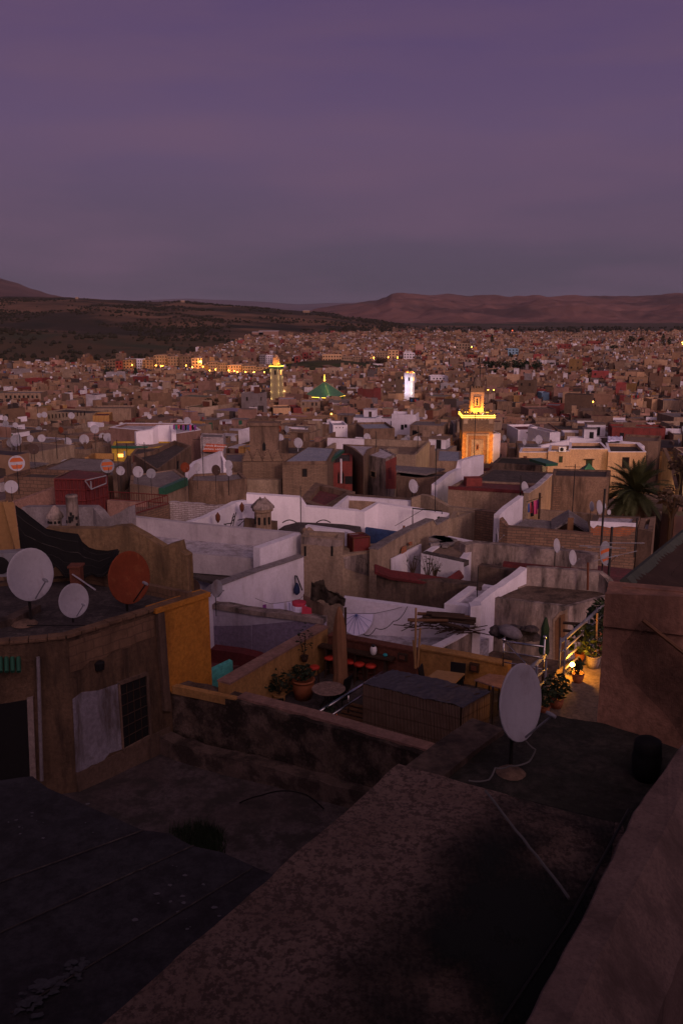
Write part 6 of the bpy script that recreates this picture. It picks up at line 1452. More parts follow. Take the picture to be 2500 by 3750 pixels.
for i in range(5):
    for a in (-1, 1): f_.box(q, ox + (-.4 + .2 * i) * tw_, a * tw_ * .44, th_ + 18 * k, .22, .3, .4); f_.box(q, ox + a * tw_ * .44, (-.4 + .2 * i) * tw_, th_ + 18 * k, .3, .22, .4)
mpart(q, 'turret_merlons', 'stucco_dark')
mpart(MB().lathe(f_.p(ox, 0, th_ + 15 * k), [(tw_ * .34, 0), (tw_ * .34, .4), (tw_ * .3, 1.0), (tw_ * .18, 1.5), (.05, 1.75)], 14), 'dome', 'stucco_dark', True)
mpart(MB().tube([f_.p(ox + 10 * k, 0, th_ + 10 * k), f_.p(ox + 10 * k, 0, th_ + 95 * k)], .09, 5), 'mast', 'metal_dark')
q = MB()
for x in (-22 * k, 20 * k): f_.box(q, x, -hw_ * .75, .22, .3, .3, .2)
mpart(q, 'floodlight', 'lamp_white')
GOLD = (1, .37, .02)
for x in (-22 * k, 18 * k): spotlight('minaret_flood', f_.p(x, -hw_ * .86, .45), f_.p(ox * .6, -tw_ / 2, 45 * k), 620, (1, .36, .015), 2.2)
lamp('minaret_glow', f_.p(-hw_ * .8, 0, .8), 60, GOLD); lamp('minaret_glow', f_.p(hw_ * .8, -.5, .8), 60, GOLD)
for s in (-1, 1):
    for i in range(6): spotlight('minaret_edge_light', f_.p(s * (hw_ + .25), -hw_ - .75, -3.6 - i * .95), f_.p(s * hw_ * .75, -hw_, -3.4 - i * .95), 80 + 30 * (s > 0), GOLD, 1.5, .2)
    spotlight('minaret_flood', f_.p(s * hw_ * .7, -hw_ - 4.2, -6.6), f_.p(s * hw_ * .5, -hw_, -5.0), 430, (1, .42, .08), 1.9)
for i in range(3): spotlight('minaret_edge_light', f_.p(-hw_ - 1.0, hw_ * .8, -4 - i * 1.8), f_.p(-hw_, hw_ * .2, -4 - i * 1.8), 60, GOLD, 1.8)
shield(1672, 1806, 1420, 1690, Y0)
keep(mn, [f_.p(a * hw_, b * hw_, 0) for a, b in ((-1, -1), (1, -1), (1, 1), (-1, 1))])
def tower(label, xl, xr, yt, yb, Y, rzd, shaft, bands, lat=None, lm='peach', gold=None):
    c = at((xl + xr) / 2, yt, Y); wpx = xr - xl; kk = c.y / F * 1.02; a = abs(R(rzd)) ; wd = wpx * kk / (math.cos(a) + math.sin(a))
    f = Frame((c.x, Y + wd / 2, c.z), R(rzd)); hh = (yb - yt) * kk
    o = empty('minaret', label, 'minaret', f.p(0, 0, -hh - 6))
    def ap(mb, name, m, sm=False): return rebase(mb.build(name, MAT[m], o, sm))
    ap(f.box(MB(), 0, 0, -hh / 2 - 3, wd, wd, hh + 6), 'shaft', shaft)
    ap(f.box(MB(), 0, 0, -.35, wd * 1.10, wd * 1.10, .9), 'cornice', bands)
    q = MB()
    for sx_, sy_ in ((0, -1), (-1, 0), (1, 0), (0, 1)):
        for i in range(5): t = (-.84 + .42 * i) * wd / 2; f.box(q, t if sx_ == 0 else sx_ * wd * .5, t if sy_ == 0 else sy_ * wd * .5, .45, .5, .4, .7)
    ap(q, 'merlons', bands)
    wf = ap(f.box(MB(), wd * .1, -wd / 2 - .03, -hh * .16, wd * .2, .1, wd * .45), 'window', 'black'); ap(f.box(MB(), wd / 2 + .03, 0, -hh * .16, .1, wd * .2, wd * .45), 'window', 'lit_window')
    keep(o, [f.p(a * wd / 2, b * wd / 2, 0) for a, b in ((-1, -1), (1, -1), (1, 1), (-1, 1))])
    return o, f, wd, hh, ap
o, f2, wd, hh, ap = tower('slender pale minaret edged in green-yellow light with gold lantern', 989, 1033, 1343, 1470, 350, -22, 'tile_green_gold', 'green_tile')
q = MB(); f2.box(q, 0, 0, .18, wd * 1.16, wd * 1.16, .28); ap(q, 'light_strip', 'lamp_gold')
lt_ = wd * .52; ap(f2.box(MB(), 0, 0, 1.8, lt_, lt_, 3.4), 'lantern_tower', 'peach'); ap(MB().lathe(f2.p(0, 0, 3.5), [(lt_ * .42, 0), (lt_ * .4, .5), (lt_ * .2, 1), (.03, 1.2)], 10), 'dome', 'peach', True); ap(MB().tube([f2.p(.3, 0, 4), f2.p(.3, 0, 9)], .12, 5), 'mast', 'metal_dark')
for s in (-1, 1): lamp('minaret_flood', f2.p(s * wd * .42, -wd * .48, 1.0), 260, GOLD); 
lamp('minaret_flood', f2.p(wd * .48, 0, 1.0), 180, GOLD)
GG = (1, .74, .36)
for i in range(5):
    z = -hh * (.1 + .2 * i); lamp('minaret_edge_light', f2.p(-wd / 2 + .1, -wd / 2 - .45, z), 38, GG, .1); lamp('minaret_edge_light', f2.p(wd / 2 + .35, -wd / 2 - .35, z), 60, GG, .1); lamp('minaret_edge_light', f2.p(wd / 2 + .45, wd / 2 - .1, z), 40, GG, .1)
shield(985, 1036, 1300, 1462, 350)
o, f3, wd, hh, ap = tower('white minaret floodlit white with two small gold domes', 1482, 1519, 1374, 1460, 330, -22, 'white_clean', 'white_clean')
for s in (-.24, .24): ap(MB().lathe(f3.p(s * wd, -.1, .3), [(wd * .22, 0), (wd * .24, .5), (wd * .18, 1.0), (.03, 1.3)], 10), 'dome', 'peach', True)
lamp('minaret_flood', f3.p(-.2 * wd, -wd * .55, .9), 330, GOLD); lamp('minaret_flood', f3.p(wd * .55, 0, .9), 180, GOLD)
for z in (-1.5, -4, -6.5): lamp('minaret_edge_light', f3.p(wd / 2 + .5, -wd / 2 - .5, z), 120, (1, .85, .6), .1); lamp('minaret_edge_light', f3.p(-wd / 4, -wd / 2 - 1.3, z), 70, (.85, .8, 1), .1)
shield(1478, 1524, 1355, 1455, 330)
tower('plain brown unlit minaret just left of the white minaret', 1449, 1475, 1372, 1445, 348, -22, 'stucco_dark', 'stucco_dark'); shield(1446, 1478, 1362, 1438, 345)
# green pyramid roof
pa, pl1, pc1, pr1 = at(1178, 1396, 335), at(1111, 1453, 332), at(1206, 1456, 326), at(1247, 1440, 338)
zE = pc1.z; A, B, Cn = Vector((pl1.x, pl1.y, zE)), Vector((pc1.x, pc1.y, zE)), None
u_ = (B - A); v_ = Vector((-u_.y, u_.x, 0)); Cn = B + v_; Dn = A + v_; apx = (A + Cn) / 2 + Vector((0, 0, pa.z - zE))
py = empty('mosque_hall', 'mosque hall under a big green pyramid roof edged with light', 'mosque', ((A + Cn) / 2).xy.to_3d() + Vector((0, 0, zE - 8)))
def pp(mb, name, m): return rebase(mb.build(name, MAT[m], py))
pp(MB().add([A, B, Cn, Dn, apx], [(0, 1, 4), (1, 2, 4), (2, 3, 4), (3, 0, 4), (3, 2, 1, 0)]), 'roof', 'pyramid_tiles')
q = MB(); inn = [p.lerp((A + Cn) / 2, .1) for p in (A, B, Cn, Dn)]; q.prism(ccw([p - Vector((0, 0, .05)) for p in inn]), zE - 8); pp(q, 'wall', 'green_tile')
q = MB(); 
for a, b in ((A, B), (B, Cn), (Cn, Dn), (Dn, A)): q.tube([a - Vector((0, 0, .22)), b - Vector((0, 0, .22))], .08 if a is A else .03, 5)
pp(q, 'light_strip', 'lamp_gold')
q = MB()
for a in (A, B, Cn, Dn): q.tube([a + Vector((0, 0, .05)), apx], .09, 5)
pp(q, 'ridge', 'tile_green_gold')
q = MB().tube([apx, apx + Vector((0, 0, 2.6))], .08, 5)
for z, r_ in ((.5, .38), (1.25, .28), (1.85, .2)): q.lathe(apx + Vector((0, 0, z)), [(.03, -r_), (r_ * .8, -r_ * .5), (r_, 0), (r_ * .8, r_ * .5), (.03, r_)], 8)
pp(q, 'finial', 'lamp_gold')
for t in (.15, .4, .65): p = B.lerp(apx, t); lamp('pyramid_ridge_light', p + (B - (A + Cn) / 2).normalized() * .6 + Vector((0, 0, .9)), 55, (.85, .9, .3), .1)
shield(1105, 1252, 1375, 1452, 326); keep(py, [A, B, Cn, Dn])
# ---- houses with a look of their own further out
def far_blk(label, x0, x1, yt, yb, wm, rm='roof_grey', skew=6, dp=9, hut=False, wins=(), dx=0, lit=False):
    """block whose top front edge lies at photo row yt: depth follows from the lie of the town"""
    s_ = lambda Y: -ray((x0 + x1) / 2, yt).z / ray((x0 + x1) / 2, yt).y * Y
    Y = 50
    while s_(Y) < roofdrop(Y) - .5 and Y < 1500: Y += 1
    A = at(x0, yt, Y); B = at(x1, yt, Y + skew * .1); z = A.z; B.z = z; t = (B - A).normalized(); nv_ = Vector((-t.y, t.x, 0)) * dp
    P = [A, B, B + nv_, A + nv_]; o = house('house', label, 'house', P, H - z, 9, wm, rm, .4, .25)
    keep(o, P); shield(x0, x1, yt - 4, min(yb, yt + 40), Y)
    for (wx, wy, ww, wh) in wins: window(o, wx, wy, wx + ww, wy + wh, A, B, 'wood_dark', 'lit_window' if lit else 'black')
    if hut: MB().box(A.lerp(B, .3) + nv_ * .5 + Vector((0, 0, 1.0)), ((B - A).length * .3, dp * .4, 2.4), math.atan2(t.y, t.x)).build('roof_hut', MAT[wm], o)
    return o, A, B
far_blk('long pale building with a row of dark tall windows, far left', 172, 330, 1506, 1548, 'beige', 'roof_dark', -60, 9, wins=[(178 + i * 13, 1518 - i * 1.2, 5, 15) for i in range(11)])
far_blk('large blank tan house behind the terrace with a red pergola, left', 330, 480, 1496, 1540, 'tan_light', 'roof_tan')
far_blk('white house with tall dark windows below the green pyramid roof', 1100, 1172, 1470, 1500, 'tan_light', 'roof_pale', 0, 8, wins=[(1108, 1474, 5, 10), (1141, 1474, 6, 12), (1155, 1474, 6, 12)])
far_blk('blank pinkish house right of the slender green-lit minaret base', 1020, 1085, 1462, 1505, 'pink', 'roof_pale')
far_blk('small bright red house below the white house with dark windows', 1074, 1104, 1494, 1512, 'red_wall', 'roof_red')
far_blk('wide pinkish low house left of the small bright red house', 1000, 1064, 1494, 1512, 'peach', 'roof_tan')
far_blk('small white block house with three tiny dark openings, centre', 1219, 1272, 1557, 1590, 'white_clean', 'roof_pale', 4, 7, wins=[(1230, 1564, 3, 4), (1242, 1564, 3, 4), (1254, 1564, 3, 4)])
far_blk('house with a blue and white roof terrace and orange washing, centre', 1331, 1445, 1570, 1590, 'tan', 'roof_blue', 8, 10)
far_blk('white house with a strong red roof band right of the lit minaret', 1896, 1988, 1574, 1602, 'white_clean', 'roof_red', 4, 8, wins=[(1926, 1582, 4, 5), (1946, 1582, 4, 5)])
far_blk('white-walled house with red roof beside a taller tan house', 2012, 2050, 1584, 1602, 'white', 'roof_red', 6, 8)
far_blk('pale yellow block house near the right edge with one small window', 2386, 2425, 1462, 1506, 'peach', 'roof_tan', 3, 7, wins=[(2413, 1491, 6, 6)])
far_blk('pale house with an orange-lit shed at the right edge', 2427, 2500, 1466, 1506, 'tan_light', 'roof_blue', 3, 8)
far_blk('light blue house wall right of the lit minaret', 1983, 2010, 1438, 1462, 'sky_wall', 'roof_pale', 3, 6)
far_blk('pink-tan terrace house with a long blank wall right of the minaret', 1934, 2035, 1498, 1520, 'pink', 'roof_tan', 5, 9)
far_blk('tall brown house above the yellow-lit window, right of centre', 1820, 1874, 1470, 1515, 'tan', 'roof_grey', 5, 9)
far_blk('white narrow house front at the right side of the lit minaret', 1803, 1832, 1588, 1626, 'white', 'roof_pale', 3, 7)
far_blk('cream arcaded house left of the long window row, far left', 0, 150, 1440, 1470, 'tan_light', 'roof_grey', 10, 10, wins=[(20 + i * 16, 1448, 8, 10) for i in range(8)])
far_blk('house with a red roof pergola terrace right of the long window row', 340, 400, 1522, 1545, 'ochre', 'roof_red', 6, 8)
far_blk('pink shop house with a dark shuttered front, centre', 1420, 1530, 1421 + 20, 1470, 'peach', 'roof_tan', 4, 9)
far_blk('white flat house with a row of small windows, centre right', 1575, 1640, 1378, 1398, 'white', 'roof_pale', 4, 8, wins=[(1585 + i * 12, 1384, 5, 5) for i in range(4)])
# ---- apartment blocks along the lamp-lit avenue
def apartment(label, x0, x1, yt, yb, Y, wm, cols, rows, lit=()):
    A, B = at(x0, yt, Y), at(x1, yt, Y); z = A.z; B.z = z; zb = at(x0, yb, Y).z - 3; t = (B - A).normalized(); nv_ = Vector((-t.y, t.x, 0)) * 12
    o = house('apartment_building', label, 'apartment building', [A, B, B + nv_, A + nv_], H - z, z - zb, wm, 'roof_grey', .6, .3, None, 'apartment blocks along the lit avenue')
    L = (B - A).length; hh = z - zb - 3; me = None
    for i in range(cols):
        for j in range(rows):
            c = A.lerp(B, (i + .5) / cols) - Vector((0, .06, hh * (j + .55) / rows)); s_ = (min(1.3, L / cols * .45), .14, min(1.5, hh / rows * .5)); on_ = (i, j) in lit
            w1 = MB().box(c, s_).build('window', MAT['lit_window' if on_ else 'glass_dark'], o)
    keep(o, [A, B, B + nv_, A + nv_]); shield(x0, x1, yt, yb - 3, Y); return o
def conv(a, b, c, d, ox): return (ox + a / 1.254, ox + b / 1.254, 950 + c / 1.254, 950 + d / 1.254)
APT = [(490, 530, 460, 515, 'tan', 0, 3, 4, 'tan apartment block at the left end, left of the dark red one'), (531, 562, 468, 515, 'red_wall', 0, 2, 3, 'dark red apartment block near the left end of the avenue'), (564, 608, 462, 515, 'tan', 0, 3, 4, 'tan apartment block between the dark red and the white one'), (610, 652, 460, 508, 'white', 0, 4, 4, 'whitest apartment block on the left part of the avenue'),
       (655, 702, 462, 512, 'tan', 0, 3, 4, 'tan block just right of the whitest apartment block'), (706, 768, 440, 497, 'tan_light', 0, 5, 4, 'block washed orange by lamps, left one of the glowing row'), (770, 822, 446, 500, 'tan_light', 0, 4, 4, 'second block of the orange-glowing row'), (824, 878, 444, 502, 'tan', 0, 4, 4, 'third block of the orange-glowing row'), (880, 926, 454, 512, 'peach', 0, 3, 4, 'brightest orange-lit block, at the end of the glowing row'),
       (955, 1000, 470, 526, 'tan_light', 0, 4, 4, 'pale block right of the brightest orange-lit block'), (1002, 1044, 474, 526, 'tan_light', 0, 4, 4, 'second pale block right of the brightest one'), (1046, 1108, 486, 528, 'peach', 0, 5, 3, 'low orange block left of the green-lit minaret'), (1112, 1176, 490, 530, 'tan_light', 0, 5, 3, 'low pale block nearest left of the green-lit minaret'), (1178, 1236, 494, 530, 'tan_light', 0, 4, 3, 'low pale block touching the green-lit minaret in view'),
       (1190, 1216, 440, 490, 'grey_plaster', 0, 3, 5, 'grey high block left behind the minaret lantern'), (1218, 1250, 442, 488, 'white', 0, 3, 5, 'whitish high block with many windows behind the minaret lantern'), (1352, 1376, 446, 492, 'red_wall', 0, 1, 3, 'narrow dark red block right of the green-lit minaret'), (1388, 1412, 430, 470, 'red_wall', 0, 1, 3, 'dark red block above the grassy slope, left of the long pale one'), (1480, 1568, 438, 482, 'peach', 0, 7, 3, 'long pale lit block with a shop canopy above the grassy slope'),
       (2, 52, 448, 488, 'tan_light', 1250, 5, 3, 'pale block right of the grassy slope, left one'), (54, 98, 446, 486, 'tan_light', 1250, 4, 4, 'pale block right of the grassy slope, right one'), (152, 210, 428, 466, 'tan_light', 1250, 5, 4, 'tan block left of the bright peach block'), (214, 262, 418, 466, 'peach', 1250, 3, 4, 'tall bright peach block near the lamp-lit trees'), (285, 336, 430, 466, 'white', 1250, 4, 3, 'white-fronted block right of the bright peach block'), (338, 366, 420, 446, 'red_wall', 1250, 1, 2, 'dark red block right of the white-fronted block'), (262, 284, 422, 448, 'red_wall', 1250, 1, 2, 'dark red block between the peach and white-fronted blocks'),
       (526, 590, 386, 424, 'tan_light', 1250, 5, 3, 'large tan block standing alone among low houses, centre right'), (580, 622, 440, 462, 'red_wall', 1250, 2, 2, 'low bright red block in the centre'), (764, 812, 410, 446, 'sky_wall', 1250, 3, 3, 'pale turquoise block right of centre'), (995, 1055, 390, 420, 'red_wall', 1250, 3, 2, 'wide dark red block right of the turquoise one'), (880, 918, 386, 406, 'red_wall', 1250, 2, 1, 'small dark red block left of the wide dark red one'), (1060, 1112, 346, 372, 'tan_light', 1250, 4, 2, 'pale block on the far right skyline'), (1130, 1190, 376, 396, 'red_wall', 1250, 3, 1, 'long low dark red block at far right')]
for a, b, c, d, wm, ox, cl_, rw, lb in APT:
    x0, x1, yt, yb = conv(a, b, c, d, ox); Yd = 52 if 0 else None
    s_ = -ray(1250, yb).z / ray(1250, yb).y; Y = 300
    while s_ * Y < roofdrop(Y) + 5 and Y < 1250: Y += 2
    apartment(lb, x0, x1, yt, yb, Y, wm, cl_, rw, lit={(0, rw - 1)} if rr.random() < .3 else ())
# ================================================================ the close-packed town: each of the nearer houses a thing, the far mass one stuff object
Rn = random.Random(99)
COL = {'tan': (.26, .16, .105), 'tan_light': (.36, .235, .155), 'tan_dark': (.15, .10, .075), 'pink': (.31, .18, .145), 'beige': (.34, .25, .185), 'peach': (.44, .27, .165), 'white': (.60, .56, .62), 'red_wall': (.22, .045, .045), 'ochre': (.36, .21, .085), 'grey_plaster': (.22, .19, .20), 'stone': (.21, .14, .10), 'sky_wall': (.22, .34, .46), 'brick_brown': (.20, .115, .08)}
WN_ = {'tan': 'tan', 'tan_light': 'light tan', 'tan_dark': 'dark brown', 'pink': 'pinkish', 'beige': 'beige', 'peach': 'peach', 'white': 'whitewashed', 'red_wall': 'dark red', 'ochre': 'ochre', 'grey_plaster': 'grey', 'stone': 'rough stone', 'sky_wall': 'pale blue', 'brick_brown': 'brown brick'}
WALLS = ['tan'] * 9 + ['tan_light'] * 7 + ['tan_dark'] * 4 + ['pink'] * 5 + ['beige'] * 5 + ['peach'] * 3 + ['white'] * 5 + ['red_wall'] * 1 + ['ochre'] * 1 + ['grey_plaster'] * 2 + ['stone'] * 3 + ['brick_brown'] * 4
ROOFS = ['roof_grey'] * 5 + ['roof_tan'] * 6 + ['roof_pale'] * 3 + ['roof_dark'] * 3 + ['roof_red'] * 1 + ['roof_blue'] * 1
RC = {'roof_grey': (.18, .15, .155), 'roof_tan': (.22, .155, .12), 'roof_pale': (.38, .34, .37), 'roof_dark': (.07, .055, .055), 'roof_red': (.16, .05, .055), 'roof_blue': (.24, .26, .34)}
RNm = {'roof_grey': 'grey', 'roof_tan': 'tan', 'roof_pale': 'pale', 'roof_dark': 'dark', 'roof_red': 'reddish', 'roof_blue': 'bluish'}
def cityend(b):                                               # where the town stops, by bearing
    xs = [(-.6, 560), (-.30, 620), (-.23, 660), (-.17, 760), (-.10, 1120), (0, 1300), (.6, 1320)]
    for (a, c), (d, e) in zip(xs, xs[1:]):
        if b <= d: return c + (e - c) * max(0, (b - a)) / (d - a)
    return 1320
MOUND = at(1205, 1365, 575)
def inpoly(p, P):
    c = False
    for i in range(len(P)):
        a, b = P[i - 1], P[i]
        if (a[1] > p[1]) != (b[1] > p[1]) and p[0] < (b[0] - a[0]) * (p[1] - a[1]) / (b[1] - a[1] + 1e-9) + a[0]: c = not c
    return c
FOOT = [([(x, y) for x, y in m[6]], m) for m in MID]
def near_foot(P, c, r_):
    for poly, m in FOOT:
        if m[5] > c[1] + 40 or max(q[1] for q in poly) < c[1] - 40: continue
        for q in P + [c]:
            if inpoly(q, poly): return True
        for q in poly:
            if abs(q[0] - c[0]) < r_ and abs(q[1] - c[1]) < r_ and (inpoly(q, P) or math.hypot(q[0] - c[0], q[1] - c[1]) < r_ * .7): return True
    return False
SH = SHIELD + [(m[1], m[2], m[3], m[4], m[5]) for m in MID]
def blocked(pts, Y):
    q = [proj(p) for p in pts]
    if any(p is None for p in q): return True
    x0, x1 = min(p[0] for p in q), max(p[0] for p in q); y0 = min(p[1] for p in q)
    for a, b, c, d, Ys in SH:
        if Ys > Y + 1 and x1 > a + 1 and x0 < b - 1 and y0 < d - 2 and True: return True
    return False
plots = []
def split(x0, x1, y0, y1, out, lo, hi):
    w_, h_ = x1 - x0, y1 - y0
    if (w_ > hi or h_ > hi) or ((w_ > lo * 1.9 and h_ > lo) and Rn.random() < .75):
        if w_ > h_: m = x0 + w_ * Rn.uniform(.38, .62); split(x0, m, y0, y1, out, lo, hi); split(m, x1, y0, y1, out, lo, hi)
        else: m = y0 + h_ * Rn.uniform(.38, .62); split(x0, x1, y0, m, out, lo, hi); split(x0, x1, m, y1, out, lo, hi)
    else: out.append((x0, x1, y0, y1))
BS = 46.0
for iy in range(1, 30):
    for ix in range(-16, 17):
        cx, cy = ix * BS + Rn.uniform(-5, 5), iy * BS + Rn.uniform(-5, 5)
        if abs(cx) > .46 * cy + 45: continue
        if cy > 1340: continue
        rz = R(-20 + 22 * mnoise.noise(Vector((cx / 160, cy / 160, 4))) * 1.6 + Rn.uniform(-5, 5)); out = []
        big = 1 + max(0, cy - 500) / 6000
        split(-BS / 2 - 1, BS / 2 + 1, -BS / 2 - 1, BS / 2 + 1, out, 6.0 if cy < 240 else 5.0, 11.5 if cy < 240 else 9.0)
        for x0, x1, y0, y1 in out:
            c = Matrix.Rotation(rz, 2) @ Vector(((x0 + x1) / 2, (y0 + y1) / 2)); X, Yc = cx + c.x, cy + c.y
            if (Yc < 62 and not (Yc > 34 and abs(X) > .44 * Yc + 7)) or Yc > cityend(X / Yc): continue
            if abs(X) > .44 * Yc + 14: continue
            if math.hypot((X - MOUND.x) / 44, (Yc - MOUND.y) / 48) < 1: continue
            if Rn.random() < .035: continue
            plots.append((X, Yc, x1 - x0 - Rn.choice((.05, .05, .3, 1.2)), y1 - y0 - Rn.choice((.05, .05, .3, 1.4)), rz))
plots.sort(key=lambda p: p[1])
def clump(X, Y): return mnoise.noise(Vector((X / 38, Y / 38, 9)))
HS = []; NOTOP = set()
for X, Y, w_, d_, rz in plots:
    t = R(Rn.uniform(-3, 3)); a = rz + t; M2 = Matrix.Rotation(a, 2)
    P = [tuple(Vector((X, Y)) + M2 @ Vector((sx_ * w_ / 2, sy_ * d_ / 2))) for sx_, sy_ in ((-1, -1), (1, -1), (1, 1), (-1, 1))]
    z = H - roofdrop(Y) + Rn.gauss(-.3, 1.25) + 1.3 * clump(X, Y) + (Rn.uniform(2, 5) if Rn.random() < .07 and Y > 180 else 0)
    if Y < 170 and near_foot(P, (X, Y), max(w_, d_) * .62): continue
    if Y >= 170 and near_foot(P, (X, Y), max(w_, d_) * .4): continue
    ok = False
    for k in range(4):
        if not blocked([(x, y, z + .2) for x, y in P], min(p[1] for p in P)): ok = True; break
        z -= 1.5
    if not ok: continue
    HS.append((X, Y, w_, d_, a, z, P))
    if blocked([(x, y, z + 3.2) for x, y in P], min(p[1] for p in P)): NOTOP.add((X, Y))
def mkname(i): return ('', 'second ', 'third ', 'fourth ', 'fifth ', 'sixth ', 'seventh ', 'eighth ', 'ninth ', 'tenth ', 'eleventh ', 'twelfth ', 'thirteenth ', 'fourteenth ', 'fifteenth ', 'sixteenth ', 'seventeenth ', 'eighteenth ', 'nineteenth ', 'twentieth ')[min(i, 19)]
LM = [('the gold-lit minaret', 1745, 1560), ('the green-lit minaret', 1010, 1410), ('the white minaret', 1500, 1415), ('the green pyramid roof', 1180, 1430), ('the peach house', 2150, 1680), ('the pink house', 560, 1600), ('the yellow house', 540, 1655), ('the palm', 2325, 1780), ('the lettered awning', 785, 1635), ('the stone house', 1115, 1690), ('the long window row', 250, 1510), ('the crenellated wall', 950, 1690), ('the red-walled house', 1400, 1700), ('the yellow block', 2405, 1480), ('the small white block house', 1245, 1570), ('the blue-white terrace', 1390, 1580), ('the red-banded white house', 1940, 1585), ('the arcaded house', 75, 1455), ('the pale blue wall', 1996, 1450), ('the bright red house', 1090, 1503)]
NAMES = {}
def where(x, y):
    l = min(LM, key=lambda q: math.hypot(q[1] - x, (q[2] - y) * 1.6)); dx, dy = x - l[1], y - l[2]
    v = '' if abs(dy) * 2.2 < abs(dx) else ('above ' if dy < 0 else 'below '); h_ = '' if abs(dx) * 1.6 < abs(dy) else ('left of ' if dx < 0 else 'right of ')
    return (v + h_ if h_ else v).rstrip(' of') + (' of ' if h_ else ' ') + l[0], math.hypot(dx, dy)
PENDING = []
def autolabel(o, desc, x, y, tail=True): wv_, d = where(x, y); PENDING.append((o, desc + ', ' + wv_, d))
def flush_labels():
    g = {}
    for o, l, d in PENDING: g.setdefault(l, []).append((d, o))
    for l, L in g.items():
        L.sort(key=lambda t: t[0])
        for i, (d, o) in enumerate(L):
            o['label'] = l if len(L) == 1 else l + ', ' + mkname(i) + 'closest'
# visible and nearest first
vis = []
for h_ in HS:
    q = proj((h_[0], h_[1], h_[5]))
    if q and -30 < q[0] < 2530: vis.append(h_)
NEAR = vis[:225]; nearset = set(id(h_) for h_ in NEAR)
WINM = bpy.data.meshes.new('window'); WINM.from_pydata([(-.5, 0, -.5), (.5, 0, -.5), (.5, 0, .5), (-.5, 0, .5), (-.5, -.06, -.5), (.5, -.06, -.5), (.5, -.06, .5), (-.5, -.06, .5)], [], [(4, 5, 6, 7), (0, 1, 5, 4), (1, 2, 6, 5), (2, 3, 7, 6), (3, 0, 4, 7)]); WINM.materials.append(MAT['black'])
DISHES = 0
DM = {}
for key in ('dish_white', 'dish_rust', 'dish_grey'):
    b = MB(); Md = dishM(R(40), R(14)); pr = cap_prof(1.0, 4); b.lathe((0, 0, .8), [(max(r, .01), z) for r, z in pr] + [(.5, .06)] + [(max(r, .01), z - .03) for r, z in reversed(pr)], 16, Md); b.tube([(0, 0, 0), (0, 0, .75)], .05, 5); b.tube([Vector((0, 0, .8)) + Md @ Vector((0, -.48, .06)), Vector((0, 0, .8)) + Md @ Vector((0, -.1, .5))], .03, 4)
    me = bpy.data.meshes.new('satellite_dish'); me.from_pydata([tuple(p) for p in b.v], [], b.f); me.materials.append(MAT[key]); DM[key] = me
def small_dish(p, s, key):
    o = bpy.data.objects.new('satellite_dish', DM[key]); C.objects.link(o); o.location = p; o.scale = (s, s, s); o.rotation_euler = (0, 0, Rn.uniform(-.35, .35))
    o['category'] = 'satellite dish'; o['group'] = 'satellite dishes across the town'; return o
